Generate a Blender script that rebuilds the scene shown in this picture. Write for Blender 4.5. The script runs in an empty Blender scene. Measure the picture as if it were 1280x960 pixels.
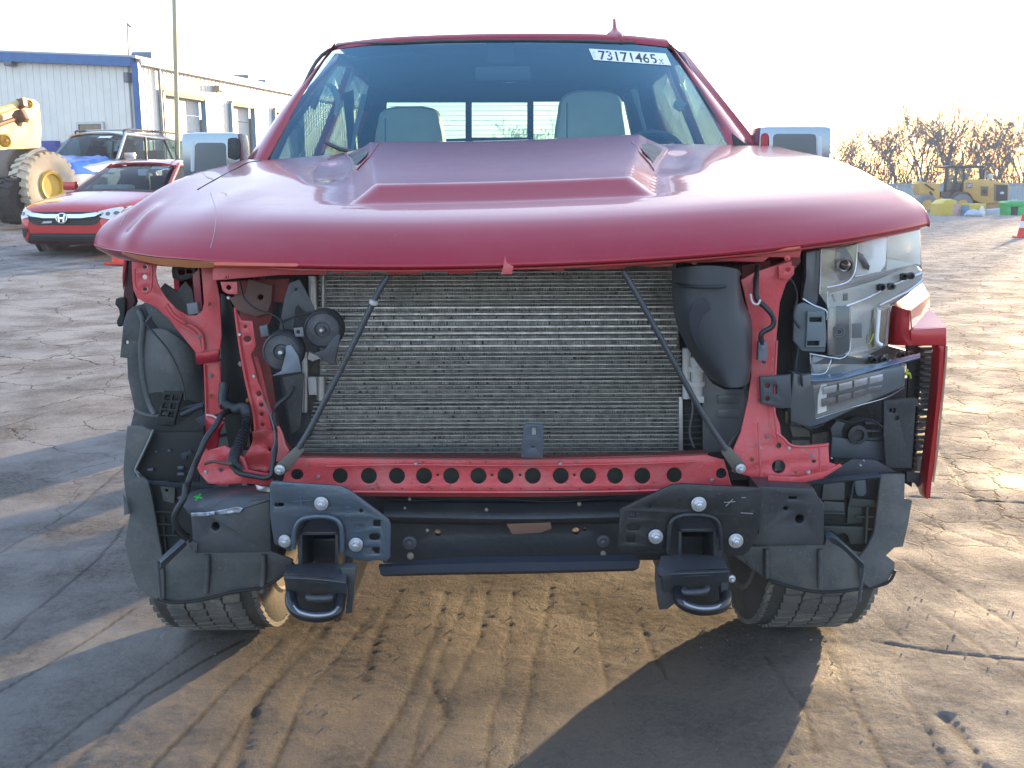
import bpy, bmesh, math, random
import numpy as np
from math import radians as R, sin, cos, pi, sqrt, atan2
from mathutils import Vector, Matrix
random.seed(7); rng = np.random.RandomState(5)
SC = bpy.context.scene
COL = SC.collection
# ------------------------------------------------------------------ camera
F, H, PITCH, ROLL = 1300.0, 1.26, R(10.46), R(0.3)
_f = Vector((0, cos(PITCH), -sin(PITCH))); _r0 = Vector((1, 0, 0)); _u0 = Vector((0, sin(PITCH), cos(PITCH)))
_r = _r0 * cos(ROLL) - _u0 * sin(ROLL); _u = _u0 * cos(ROLL) + _r0 * sin(ROLL)
EYE = Vector((0, 0, H))
cam = bpy.data.cameras.new('camera'); camo = bpy.data.objects.new('camera', cam); COL.objects.link(camo)
cam.sensor_fit = 'HORIZONTAL'; cam.sensor_width = 36; cam.lens = F / 1280 * 36
cam.clip_start = .05; cam.clip_end = 3000
m = Matrix.Identity(4)
for i in range(3):
    m[i][0] = _r[i]; m[i][1] = _u[i]; m[i][2] = -_f[i]; m[i][3] = EYE[i]
camo.matrix_world = m
SC.camera = camo
# ------------------------------------------------------------------ sky and sun (low winter sun behind the truck, to the right)
SUN_AZ, SUN_EL = R(31), R(5.6)          # azimuth from +Y towards +X
w = bpy.data.worlds.new('World'); SC.world = w; w.use_nodes = True
nt = w.node_tree; bg = nt.nodes['Background']
sky = nt.nodes.new('ShaderNodeTexSky'); sky.sky_type = 'NISHITA'; sky.sun_disc = False
sky.sun_elevation = SUN_EL; sky.sun_rotation = SUN_AZ
sky.altitude = 50; sky.air_density = 1.0; sky.dust_density = 1.4; sky.ozone_density = 1.0
veil = nt.nodes.new('ShaderNodeVectorMath'); veil.operation = 'ADD'; veil.inputs[1].default_value = (1.75, 2.45, 4.0)   # thin even high haze over the whole sky
nt.links.new(sky.outputs[0], veil.inputs[0]); nt.links.new(veil.outputs[0], bg.inputs[0]); bg.inputs[1].default_value = .12
sun = bpy.data.lights.new('sun', 'SUN'); suno = bpy.data.objects.new('sun', sun); COL.objects.link(suno)
sun.energy = 5.0; sun.angle = R(.55); sun.color = (1, .70, .38)
sd = Vector((sin(SUN_AZ) * cos(SUN_EL), cos(SUN_AZ) * cos(SUN_EL), sin(SUN_EL)))
suno.rotation_euler = sd.to_track_quat('Z', 'Y').to_euler()
SC.view_settings.view_transform = 'Standard'; SC.view_settings.look = 'None'
SC.view_settings.exposure = 1.47; SC.view_settings.gamma = 1
SC.render.engine = 'CYCLES'
cy = SC.cycles
cy.use_denoising = True; cy.max_bounces = 8; cy.diffuse_bounces = 4; cy.glossy_bounces = 4; cy.transmission_bounces = 6; cy.transparent_max_bounces = 12
cy.caustics_reflective = False; cy.caustics_refractive = False; cy.sample_clamp_indirect = 6

# ------------------------------------------------------------------ measuring: a photo pixel (1280 x 960) at a real distance Y
def ray(px, py):
    return (_f + _r * ((px - 640) / F) - _u * ((py - 480) / F))
def P(px, py, Y):
    d = ray(px, py); return EYE + d * (Y / d.y)
def G(px, py, z=0):
    d = ray(px, py); return EYE + d * ((z - H) / d.z)
def crop(ox, oy, s):
    return lambda pts: [(ox + p[0] / s, oy + p[1] / s) + tuple(p[2:]) for p in pts]
C5 = crop(140, 310, 3.84); C6 = crop(140, 540, 3.692); C7 = crop(330, 310, 3.309); C8 = crop(640, 310, 3.309)
D1 = crop(920, 280, 3.429); D2 = crop(900, 520, 3.43); D3 = crop(320, 570, 4); D4 = crop(640, 570, 4)
E1 = crop(140, 560, 8); E2 = crop(220, 480, 7.11); E3 = crop(980, 300, 5.818); E4 = crop(980, 420, 5.818); E5 = crop(1000, 560, 8)

# ------------------------------------------------------------------ materials
MATS = {}
def mat(name, col, rough=.5, metal=0., coat=0., var=.12, vs=6., bump=0., bs=80., spec=.5, dirt=None, dirt_amt=0., ds=5., sheen=0):
    if name in MATS: return MATS[name]
    m = bpy.data.materials.new(name); m.use_nodes = True; MATS[name] = m
    t = m.node_tree; n = t.nodes; l = t.links; b = n['Principled BSDF']
    b.inputs['Roughness'].default_value = rough; b.inputs['Metallic'].default_value = metal
    b.inputs['Coat Weight'].default_value = coat; b.inputs['Coat Roughness'].default_value = .04
    b.inputs['Specular IOR Level'].default_value = spec
    tc = n.new('ShaderNodeTexCoord')
    nz = n.new('ShaderNodeTexNoise'); nz.inputs['Scale'].default_value = vs; nz.inputs['Detail'].default_value = 6
    l.new(tc.outputs['Object'], nz.inputs[0])
    mr = n.new('ShaderNodeMapRange'); mr.inputs[1].default_value = .25; mr.inputs[2].default_value = .75
    mr.inputs[3].default_value = 1 - var; mr.inputs[4].default_value = 1 + var
    l.new(nz.outputs[0], mr.inputs[0])
    mx = n.new('ShaderNodeMix'); mx.data_type = 'RGBA'; mx.blend_type = 'MULTIPLY'; mx.inputs[0].default_value = 1
    mx.inputs[6].default_value = (*col, 1); l.new(mr.outputs[0], mx.inputs[7]); out = mx.outputs[2]
    if dirt:
        n2 = n.new('ShaderNodeTexNoise'); n2.inputs['Scale'].default_value = ds; n2.inputs['Detail'].default_value = 9; n2.inputs['Roughness'].default_value = .7
        l.new(tc.outputs['Object'], n2.inputs[0])
        r2 = n.new('ShaderNodeMapRange'); r2.inputs[1].default_value = .48; r2.inputs[2].default_value = .68; r2.inputs[4].default_value = dirt_amt
        l.new(n2.outputs[0], r2.inputs[0])
        m2 = n.new('ShaderNodeMix'); m2.data_type = 'RGBA'; m2.inputs[7].default_value = (*dirt, 1)
        l.new(r2.outputs[0], m2.inputs[0]); l.new(out, m2.inputs[6]); out = m2.outputs[2]
        n4 = n.new('ShaderNodeTexNoise'); n4.inputs['Scale'].default_value = ds * 11; n4.inputs['Detail'].default_value = 5; n4.inputs['Roughness'].default_value = .8
        l.new(tc.outputs['Object'], n4.inputs[0]); r4 = n.new('ShaderNodeMapRange'); r4.inputs[1].default_value = .60; r4.inputs[2].default_value = .68; r4.inputs[4].default_value = min(.7, dirt_amt)
        l.new(n4.outputs[0], r4.inputs[0]); m4 = n.new('ShaderNodeMix'); m4.data_type = 'RGBA'; m4.inputs[7].default_value = (*[min(.5, q * 1.5) for q in dirt], 1)
        l.new(r4.outputs[0], m4.inputs[0]); l.new(out, m4.inputs[6]); out = m4.outputs[2]
        r3 = n.new('ShaderNodeMapRange'); r3.inputs[3].default_value = rough; r3.inputs[4].default_value = min(1, rough + .4)
        l.new(r2.outputs[0], r3.inputs[0]); l.new(r3.outputs[0], b.inputs['Roughness'])
    l.new(out, b.inputs['Base Color'])
    if bump:
        n3 = n.new('ShaderNodeTexNoise'); n3.inputs['Scale'].default_value = bs; n3.inputs['Detail'].default_value = 4
        l.new(tc.outputs['Object'], n3.inputs[0])
        bp = n.new('ShaderNodeBump'); bp.inputs['Strength'].default_value = bump; bp.inputs['Distance'].default_value = .004
        l.new(n3.outputs[0], bp.inputs['Height']); l.new(bp.outputs[0], b.inputs['Normal'])
    return m
def glass_mat(name, tint, refl=.9, rough=.02):
    if name in MATS: return MATS[name]
    m = bpy.data.materials.new(name); m.use_nodes = True; MATS[name] = m
    t = m.node_tree; n = t.nodes; l = t.links; n.remove(n['Principled BSDF'])
    tr = n.new('ShaderNodeBsdfTransparent'); tr.inputs[0].default_value = (*tint, 1)
    gl = n.new('ShaderNodeBsdfGlossy'); gl.inputs['Roughness'].default_value = rough; gl.inputs[0].default_value = (*refl, 1) if isinstance(refl, tuple) else (refl, refl, refl, 1)
    ge = n.new('ShaderNodeNewGeometry'); dt = n.new('ShaderNodeVectorMath'); dt.operation = 'DOT_PRODUCT'; l.new(ge.outputs['Incoming'], dt.inputs[0]); l.new(ge.outputs['Normal'], dt.inputs[1])
    def mth(op, a, b=None):
        q = n.new('ShaderNodeMath'); q.operation = op
        for i, v in enumerate((a, b)):
            if v is None: continue
            if isinstance(v, (int, float)): q.inputs[i].default_value = v
            else: l.new(v, q.inputs[i])
        return q.outputs[0]
    sch = mth('ADD', mth('MULTIPLY', mth('POWER', mth('SUBTRACT', 1.0, mth('ABSOLUTE', dt.outputs['Value'])), 4.0), .94), .06)
    class fr: outputs = [sch]
    mx = n.new('ShaderNodeMixShader'); l.new(fr.outputs[0], mx.inputs[0]); l.new(tr.outputs[0], mx.inputs[1]); l.new(gl.outputs[0], mx.inputs[2])
    l.new(mx.outputs[0], n['Material Output'].inputs[0]); return m

PAINT = mat('red_tintcoat_paint', (.32, .003, .018), .30, .55, .6, .06, 3, .05, 260, dirt=(.30, .07, .07), dirt_amt=.16, ds=6)
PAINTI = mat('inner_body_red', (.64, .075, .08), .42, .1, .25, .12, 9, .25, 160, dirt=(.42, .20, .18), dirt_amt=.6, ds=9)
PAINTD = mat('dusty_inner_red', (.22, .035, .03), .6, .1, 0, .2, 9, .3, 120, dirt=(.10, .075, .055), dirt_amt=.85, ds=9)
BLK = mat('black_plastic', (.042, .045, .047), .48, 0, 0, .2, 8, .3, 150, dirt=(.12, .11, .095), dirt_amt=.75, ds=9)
BLKD = mat('recess_shade_black_plastic', (.018, .020, .018), .6, 0, 0, .2, 8, .3, 120, dirt=(.035, .033, .028), dirt_amt=.5, ds=8)  # darker black plastic with recess shade in its colour; some parts truly black
LINER = mat('dusty_liner_plastic', (.088, .094, .092), .5, 0, 0, .2, 5, .35, 90, dirt=(.17, .16, .14), dirt_amt=.85, ds=8)
FRAME = mat('black_frame_steel', (.056, .062, .068), .40, .2, .15, .2, 7, .35, 60, dirt=(.085, .075, .06), dirt_amt=.6, ds=5)
PLATE = mat('painted_bracket_steel', (.085, .110, .135), .33, .35, .3, .15, 7, .25, 90, dirt=(.085, .08, .07), dirt_amt=.4, ds=6)
ZINC = mat('zinc_bolt', (.62, .64, .66), .34, .85, 0, .15, 30)
ALU = mat('aluminium', (.50, .49, .46), .38, .8, 0, .2, 20, dirt=(.22, .20, .16), dirt_amt=.6, ds=20)
CHROME = mat('chrome', (.82, .82, .83), .07, 1, 0, .03, 5)
RUB = mat('tyre_rubber', (.17, .165, .15), .75, 0, 0, .25, 9, .5, 150, dirt=(.36, .34, .29), dirt_amt=.95, ds=5)
RUBD = mat('groove_shade_rubber', (.085, .082, .076), .85, 0, 0, .2, 9, .4, 90, dirt=(.15, .14, .12), dirt_amt=.6, ds=8)  # darkened so the tread gaps read deeper; groove shade is in the colour
HOSE = mat('corrugated_hose', (.02, .021, .023), .4, 0, 0, .1)
WHITEP = mat('white_plastic', (.55, .54, .5), .5, 0, 0, .1, 12)
GREY = mat('grey_plastic', (.16, .165, .17), .45, 0, 0, .15, 12)
TAN = mat('raw_brown_patch', (.24, .13, .085), .7)
SEAT = mat('grey_seat_leather', (.62, .55, .42), .55, 0, 0, .08, 10, .2, 60)
CABIN = mat('dark_cabin_trim', (.022, .023, .025), .65)
WIND = glass_mat('windshield_glass', (.60, .79, .83), (.34, .66, .86))
SIDEG = glass_mat('tinted_side_glass', (.50, .60, .62))
MIRG = mat('mirror_face', (.55, .58, .6), .04, 1, 0, .02)

# ------------------------------------------------------------------ mesh helpers
def imat(o):                                    # inverse of the top-level parent's matrix
    p = o
    while p.parent: p = p.parent
    return Matrix.LocRotScale(p.location, p.rotation_euler, p.scale).inverted() if p.type == 'EMPTY' else Matrix.Identity(4)
def link(name, me, m, parent=None, smooth=True, local=False, angle=35):
    o = bpy.data.objects.new(name, me); COL.objects.link(o)
    if m: me.materials.append(m)
    if parent:
        if not local: me.transform(imat(parent))
        o.parent = parent
    if smooth:
        me.polygons.foreach_set('use_smooth', [True] * len(me.polygons))
        try: me.set_sharp_from_angle(angle=R(angle))
        except Exception: pass
    me.update(); return o
def empty(name, loc, label=None, cat=None, group=None, rz=0):
    o = bpy.data.objects.new(name, None); COL.objects.link(o); o.location = loc; o.rotation_euler = (0, 0, rz)
    o.empty_display_size = .2; tag(o, label, cat, group); return o
def tag(o, label=None, cat=None, group=None, kind=None):
    if label: o['label'] = label
    if cat: o['category'] = cat
    if group: o['group'] = group
    if kind: o['kind'] = kind
    return o
class MB:
    def __init__(s): s.v = []; s.f = []; s.m = []; s.k = 0
    def add(s, v, f):
        n = len(s.v); s.v += [tuple(p) for p in v]; s.f += [tuple(i + n for i in q) for q in f]; s.m += [s.k] * len(f); return s
    def box(s, c, d, rot=None, bev=0.):
        x, y, z = d[0] / 2, d[1] / 2, d[2] / 2
        if bev > 0:
            bm = bmesh.new(); bmesh.ops.create_cube(bm, size=1)
            bmesh.ops.scale(bm, vec=d, verts=bm.verts)
            bmesh.ops.bevel(bm, geom=bm.edges[:], offset=bev, segments=2, profile=.7, affect='EDGES')
            vs = [v.co.copy() for v in bm.verts]; bm.verts.index_update(); fs = [[v.index for v in q.verts] for q in bm.faces]; bm.free()
        else:
            vs = [Vector((a * x, b * y, e * z)) for a in (-1, 1) for b in (-1, 1) for e in (-1, 1)]
            fs = [(0, 1, 3, 2), (4, 6, 7, 5), (0, 4, 5, 1), (2, 3, 7, 6), (0, 2, 6, 4), (1, 5, 7, 3)]
        if rot is not None:
            if not isinstance(rot, Matrix): rot = Matrix.Rotation(rot, 3, 'Z')
            vs = [rot @ v for v in vs]
        c = Vector(c); return s.add([v + c for v in vs], fs)
    def tube(s, pts, r, n=8, smooth=0, cap=True, corr=0., pitch=.006):
        pts = [Vector(p) for p in pts]
        if smooth: pts = catmull(pts, smooth)
        if corr:
            q = [pts[0]]; 
            for a, b in zip(pts, pts[1:]):
                k = max(1, int(round((b - a).length / (pitch / 2))))
                q += [a.lerp(b, i / k) for i in range(1, k + 1)]
            pts = q
        N = len(pts); rr = r if isinstance(r, (list, tuple)) else [r] * N
        if len(rr) != N: rr = [rr[0] + (rr[-1] - rr[0]) * i / (N - 1) for i in range(N)]
        t0 = (pts[1] - pts[0]).normalized(); up = Vector((0, 0, 1)) if abs(t0.z) < .9 else Vector((1, 0, 0))
        a = t0.cross(up).normalized(); vs = []; fs = []
        for i, p in enumerate(pts):
            t = (pts[min(i + 1, N - 1)] - pts[max(i - 1, 0)]).normalized()
            a = (a - t * a.dot(t)); a = a.normalized() if a.length > 1e-6 else t.orthogonal().normalized()
            b = t.cross(a); ri = rr[i] * (1 + (corr if i % 2 else -corr))
            for k in range(n):
                an = 2 * pi * k / n; vs.append(p + (a * cos(an) + b * sin(an)) * ri)
        for i in range(N - 1):
            for k in range(n):
                k2 = (k + 1) % n; fs.append((i * n + k, i * n + k2, (i + 1) * n + k2, (i + 1) * n + k))
        if cap: fs += [tuple(range(n))[::-1], tuple((N - 1) * n + k for k in range(n))]
        return s.add(vs, fs)
    def lathe(s, prof, c, axis, n=24, cap=True):
        ax = Vector(axis).normalized(); a = ax.orthogonal().normalized(); b = ax.cross(a); c = Vector(c); vs = []; fs = []
        for (r, h) in prof:
            for k in range(n):
                an = 2 * pi * k / n; vs.append(c + ax * h + (a * cos(an) + b * sin(an)) * r)
        for i in range(len(prof) - 1):
            for k in range(n):
                k2 = (k + 1) % n; fs.append((i * n + k, i * n + k2, (i + 1) * n + k2, (i + 1) * n + k))
        if cap: fs += [tuple(range(n))[::-1], tuple((len(prof) - 1) * n + k for k in range(n))]
        return s.add(vs, fs)
    def prism(s, poly, d):                         # closed polygon of 3D points pushed along vector d
        n = len(poly); d = Vector(d); poly = [Vector(p) for p in poly]
        return s.add(poly + [p + d for p in poly], [tuple(range(n))[::-1], tuple(range(n, 2 * n))] + [(i, (i + 1) % n, n + (i + 1) % n, n + i) for i in range(n)])
    def build(s, name, m, parent=None, smooth=True, local=False, angle=35):
        me = bpy.data.meshes.new(name); me.from_pydata(s.v, [], s.f)
        bm = bmesh.new(); bm.from_mesh(me); bmesh.ops.recalc_face_normals(bm, faces=bm.faces); bm.to_mesh(me); bm.free()
        return link(name, me, m, parent, smooth, local, angle)
def catmull(pts, k):
    out = []; n = len(pts)
    for i in range(n - 1):
        p0, p1, p2, p3 = pts[max(i - 1, 0)], pts[i], pts[i + 1], pts[min(i + 2, n - 1)]
        for j in range(k):
            t = j / k; t2 = t * t; t3 = t2 * t
            out.append(.5 * ((2 * p1) + (p2 - p0) * t + (2 * p0 - 5 * p1 + 4 * p2 - p3) * t2 + (3 * p1 - p0 - 3 * p2 + p3) * t3))
    out.append(pts[-1]); return out
def loft(name, rows, m, parent=None, k=4, th=0., closed=False, local=False, angle=40, px=True, kv=None):
    rows = [[P(*p) if px else Vector(p) for p in r] for r in rows]
    if closed: rows = [r + [r[0]] for r in rows]
    if k > 1: rows = [catmull(r, k) for r in rows]
    kv = kv or k
    if kv > 1 and len(rows) > 2: rows = [list(c) for c in zip(*[catmull(list(c), kv) for c in zip(*rows)])]
    nr, nc = len(rows), len(rows[0]); vs = [p for r in rows for p in r]
    fs = [(i * nc + j, i * nc + j + 1, (i + 1) * nc + j + 1, (i + 1) * nc + j) for i in range(nr - 1) for j in range(nc - 1)]
    me = bpy.data.meshes.new(name); me.from_pydata([tuple(v) for v in vs], [], fs)
    bm = bmesh.new(); bm.from_mesh(me)
    if closed: bmesh.ops.remove_doubles(bm, verts=bm.verts, dist=1e-5)
    bmesh.ops.recalc_face_normals(bm, faces=bm.faces)
    if th: bmesh.ops.solidify(bm, geom=bm.faces[:], thickness=th)
    bm.to_mesh(me); bm.free()
    return link(name, me, m, parent, True, local, angle)
_dg = bpy.context.evaluated_depsgraph_get
def outline_mesh(outer, holes, th, bev, res=6):
    """2D filled outline with holes -> verts (x, y, w), faces. Units of the input."""
    cu = bpy.data.curves.new('o', 'CURVE'); cu.dimensions = '2D'; cu.fill_mode = 'BOTH'
    for poly in [outer] + holes:
        sp = cu.splines.new('POLY'); sp.points.add(len(poly) - 1)
        for i, p in enumerate(poly): sp.points[i].co = (p[0], p[1], 0, 1)
        sp.use_cyclic_u = True
    cu.extrude = th / 2 - bev; cu.bevel_depth = bev; cu.bevel_resolution = 1; cu.offset = -bev
    o = bpy.data.objects.new('o', cu); COL.objects.link(o)
    me = bpy.data.meshes.new_from_object(o.evaluated_get(_dg())); 
    bpy.data.objects.remove(o); bpy.data.curves.remove(cu)
    v = [tuple(x.co) for x in me.vertices]; f = [tuple(q.vertices) for q in me.polygons]; bpy.data.meshes.remove(me)
    return v, f
def hole(cx, cy, r, ry=None, n=14): ry = ry or r; return [(cx + r * cos(2 * pi * k / n), cy + ry * sin(2 * pi * k / n)) for k in range(n)]
def rrect(x0, y0, x1, y1, r=2):
    out = []
    for (cx, cy, a0) in ((x1 - r, y1 - r, 0), (x0 + r, y1 - r, 90), (x0 + r, y0 + r, 180), (x1 - r, y0 + r, 270)):
        out += [(cx + r * cos(R(a0 + a)), cy + r * sin(R(a0 + a))) for a in (0, 45, 90)]
    return out
def plate(name, outer, Y, m, parent=None, holes=(), th=.004, bev=.8, smooth=0, warp=None):
    """sheet-metal or moulded piece: outline in photo pixels, standing at real distance Y (number or function of the pixel), thickness th in metres"""
    Yf = Y if callable(Y) else (lambda a, b: Y)
    if smooth:
        pp = [Vector((p[0], p[1], 0)) for p in outer]; pp = pp[-1:] + pp + pp[:2]; c = catmull(pp, smooth); outer = [(q.x, q.y) for q in c[smooth:-smooth * 2]]
    cx, cy = outer[0][0], outer[0][1]; y0 = Yf(cx, cy); u = 1000.
    thp = th * F / y0
    bv = min(bev, thp * .45)
    v, f = outline_mesh([(p[0] / u, -p[1] / u) for p in outer], [[(p[0] / u, -p[1] / u) for p in h] for h in holes], thp / u, bv / u)
    out = []
    for (a, b, c) in v:
        px, py = a * u, -b * u; Yp = Yf(px, py); q = P(px, py, Yp); q.y += th / 2 - c * u * Yp / F
        out.append(tuple(q))
    me = bpy.data.meshes.new(name); me.from_pydata(out, [], f)
    bm = bmesh.new(); bm.from_mesh(me); bmesh.ops.remove_doubles(bm, verts=bm.verts, dist=1e-5); bmesh.ops.recalc_face_normals(bm, faces=bm.faces); bm.to_mesh(me); bm.free()
    return link(name, me, m, parent, True, False, 30)
def slab(name, outer, origin, ax, ay, th, m, parent=None, holes=(), bev=.002, warp=None, local=False, smooth=True):
    """same for an outline in metres in the plane origin + a*ax + b*ay"""
    ax = Vector(ax); ay = Vector(ay); nz = ax.cross(ay).normalized(); origin = Vector(origin)
    v, f = outline_mesh(outer, list(holes), th, min(bev, th * .4))
    out = []
    for (a, b, c) in v:
        q = origin + ax * a + ay * b + nz * c
        if warp: q = warp(q)
        out.append(tuple(q))
    me = bpy.data.meshes.new(name); me.from_pydata(out, [], f)
    bm = bmesh.new(); bm.from_mesh(me); bmesh.ops.remove_doubles(bm, verts=bm.verts, dist=1e-5); bmesh.ops.recalc_face_normals(bm, faces=bm.faces); bm.to_mesh(me); bm.free()
    return link(name, me, m, parent, smooth, local, 30)
def ptube(name, pts, r, m, parent=None, smooth=5, n=8, corr=0., pitch=.006, cap=True):
    return MB().tube([P(*p) for p in pts], r, n, smooth, cap, corr, pitch).build(name, m, parent, angle=60)
def wedge_path(name, pts, w, m, parent=None): pass
_bolts = {}
def bolt(px, py, Y, rpx, parent, m=None, name='bolt'):
    c = P(px, py, Y); r = rpx * Y / F; m = m or ZINC
    b = MB(); ax = (0, -1, 0)
    b.lathe([(r, 0), (r, .003), (r * .93, .0045), (r * .62, .005)], c, ax, 20)
    b.lathe([(r * .62, .004), (r * .62, .011), (r * .52, .013)], c, (0.0, -1, 0), 6)
    b.lathe([(r * .3, .0125), (r * .3, .0145), (r * .2, .0155)], c, ax, 10)
    return b.build(name, m, parent, angle=25)
def noise2(x, y, seed=0):
    """smooth value noise on arrays"""
    xi = np.floor(x).astype(np.int64); yi = np.floor(y).astype(np.int64); fx = x - xi; fy = y - yi
    def h(a, b):
        n = (a * 374761393 + b * 668265263 + seed * 974634777) & 0x7fffffff; n = ((n ^ (n >> 13)) * 1274126177) & 0x7fffffff
        return ((n ^ (n >> 16)) & 0xffff) / 65535.
    fx = fx * fx * (3 - 2 * fx); fy = fy * fy * (3 - 2 * fy)
    return (h(xi, yi) * (1 - fx) + h(xi + 1, yi) * fx) * (1 - fy) + (h(xi, yi + 1) * (1 - fx) + h(xi + 1, yi + 1) * fx) * fy - .5
def grid_mesh(name, X, Y, Z, m, parent=None, smooth=True):
    nr, nc = X.shape; me = bpy.data.meshes.new(name)
    co = np.stack([X, Y, Z], -1).reshape(-1, 3).astype(np.float32)
    i = np.arange((nr - 1) * (nc - 1)); a = (i // (nc - 1)) * nc + i % (nc - 1)
    q = np.stack([a, a + 1, a + nc + 1, a + nc], -1).astype(np.int32)
    me.vertices.add(len(co)); me.vertices.foreach_set('co', co.ravel())
    me.loops.add(q.size); me.loops.foreach_set('vertex_index', q.ravel())
    me.polygons.add(len(q)); me.polygons.foreach_set('loop_start', np.arange(0, q.size, 4, dtype=np.int32)); me.polygons.foreach_set('loop_total', np.full(len(q), 4, np.int32))
    me.update(calc_edges=True); me.validate()
    return link(name, me, m, parent, smooth, False, 80)
def sstep(a, b, x): t = np.clip((x - a) / (b - a), 0, 1); return t * t * (3 - 2 * t)
# ------------------------------------------------------------------ ground
def gz(x, y):                                     # the yard climbs gently away to the left and back
    x = np.asarray(x, float); y = np.asarray(y, float)
    return np.minimum(.05 * np.maximum(0, y - 8) + .03 * np.maximum(0, y - 14.5), 1.9) * sstep(-1.5, -6.5, x) * 1.0
def gzf(x, y): return float(gz(np.array([x]), np.array([y]))[0])
def axis(lo, hi, step, far, n, k=1.0):
    mid = np.arange(lo, hi, step); g = np.geomspace(step * 3, far, n)
    return np.concatenate([lo - g[::-1], mid, hi + g])
xs = axis(-3.2, 3.2, .0105, 900, 70)
ys = np.concatenate([[-60, -20, -6, -2, 0], np.arange(.9, 5.2, .0095), 5.2 + np.cumsum(.0095 * 1.022 ** np.arange(1, 330))])
ys = ys[ys < 30]; ys = np.concatenate([ys, np.geomspace(31, 1500, 40)])
X, Y = np.meshgrid(xs, ys); Z = gz(X, Y)
fade = 1 / (1 + (Y / 9.) ** 2)
Z += (noise2(X * 2.1, Y * 2.1, 1) * .006 + noise2(X * 7, Y * 7, 2) * .0018 + noise2(X * 22, Y * 22, 3) * .0010) * (.5 + fade)
grit = noise2(X * 75, Y * 75, 4) * .0024 + noise2(X * 50, Y * 50, 9) * .0013
rough = .35 + .65 * sstep(-.15, .2, noise2(X * 1.3 + 5, Y * 1.3, 11) + .25 * np.exp(-(X ** 2) / 1.2))
Z += grit * fade * rough
GA = np.zeros(X.shape)                                # how dark each score is: groove shade painted in as packed dirt
def groove(pts, wd, dp, seed, wob=.02):
    global Z, GA
    d = np.full(X.shape, 9.)
    for (a, b) in zip(pts, pts[1:]):
        ax_, ay_, bx, by = a[0], a[1], b[0], b[1]
        m_ = (X > min(ax_, bx) - .3) & (X < max(ax_, bx) + .3) & (Y > min(ay_, by) - .3) & (Y < max(ay_, by) + .3)
        if not m_.any(): continue
        x = X[m_] + noise2(X[m_] * 6, Y[m_] * 6, seed) * wob * 2 + noise2(X[m_] * 14, Y[m_] * 14, seed + 1) * wob * .4; y = Y[m_]
        t = np.clip(((x - ax_) * (bx - ax_) + (y - ay_) * (by - ay_)) / ((bx - ax_) ** 2 + (by - ay_) ** 2), 0, 1)
        dd = np.hypot(x - ax_ - t * (bx - ax_), y - ay_ - t * (by - ay_)); d[m_] = np.minimum(d[m_], dd)
    Z -= dp * np.exp(-(d / wd) ** 2); GA = np.maximum(GA, np.exp(-(d / (wd * .62)) ** 2) * (.55 + .9 * np.clip(noise2(X * 4, Y * 4, seed + 3) + .3, 0, 1)))
def gp(*pts): return [(G(a, b).x, G(a, b).y) for a, b in pts]
k_ = 0
for pts, wd, dp in [([(348, 800), (265, 880), (170, 985)], .010, .012), ([(300, 800), (180, 870), (60, 985)], .012, .014), ([(420, 770), (320, 880), (285, 985)], .016, .016),
                    ([(470, 760), (380, 870), (330, 985)], .010, .010), ([(560, 740), (520, 850), (450, 985)], .013, .012), ([(610, 735), (600, 800), (545, 900)], .010, .010),
                    ([(690, 735), (660, 860), (640, 985)], .009, .010), ([(500, 740), (470, 790), (455, 850)], .014, .012), ([(640, 740), (630, 850), (600, 985)], .008, .008), ([(590, 735), (560, 800), (500, 985)], .008, .008), ([(740, 740), (750, 800), (760, 860)], .008, .008), ([(395, 775), (250, 985)], .009, .009), ([(250, 800), (110, 900), (0, 985)], .010, .01), ([(1130, 860), (1200, 985)], .008, .008), ([(1030, 800), (1120, 985)], .007, .008), ([(540, 850), (560, 900), (500, 985)], .010, .010),
                    ([(800, 780), (835, 850)], .010, .010), ([(1090, 800), (1180, 815), (1300, 825)], .006, .014), ([(960, 820), (1000, 880), (1020, 940)], .008, .009),
                    ([(1180, 895), (1215, 935), (1240, 985)], .020, .024), ([(1100, 770), (1130, 800)], .008, .01), ([(1150, 760), (1200, 790), (1290, 850)], .006, .008),
                    ([(0, 800), (120, 700), (170, 640)], .009, .010), ([(0, 690), (90, 640), (160, 580)], .009, .009), ([(-20, 880), (80, 820), (170, 760)], .008, .008),
                    ([(-20, 540), (60, 515), (150, 500)], .012, .012), ([(-20, 480), (60, 455), (160, 400)], .010, .012), ([(-20, 395), (150, 362)], .012, .012),
                    ([(-20, 470), (80, 440), (150, 425)], .010, .010), ([(-20, 350), (60, 352), (150, 335)], .02, .02), ([(1170, 560), (1210, 610), (1225, 640)], .018, .022),
                    ([(1140, 620), (1300, 630)], .008, .010), ([(1150, 650), (1300, 700)], .007, .010), ([(1130, 700), (1300, 800)], .007, .010)]:
    k_ += 3; groove(gp(*pts), max(wd * 1.15, .011), dp * .22, 20 + k_, .008)
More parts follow.
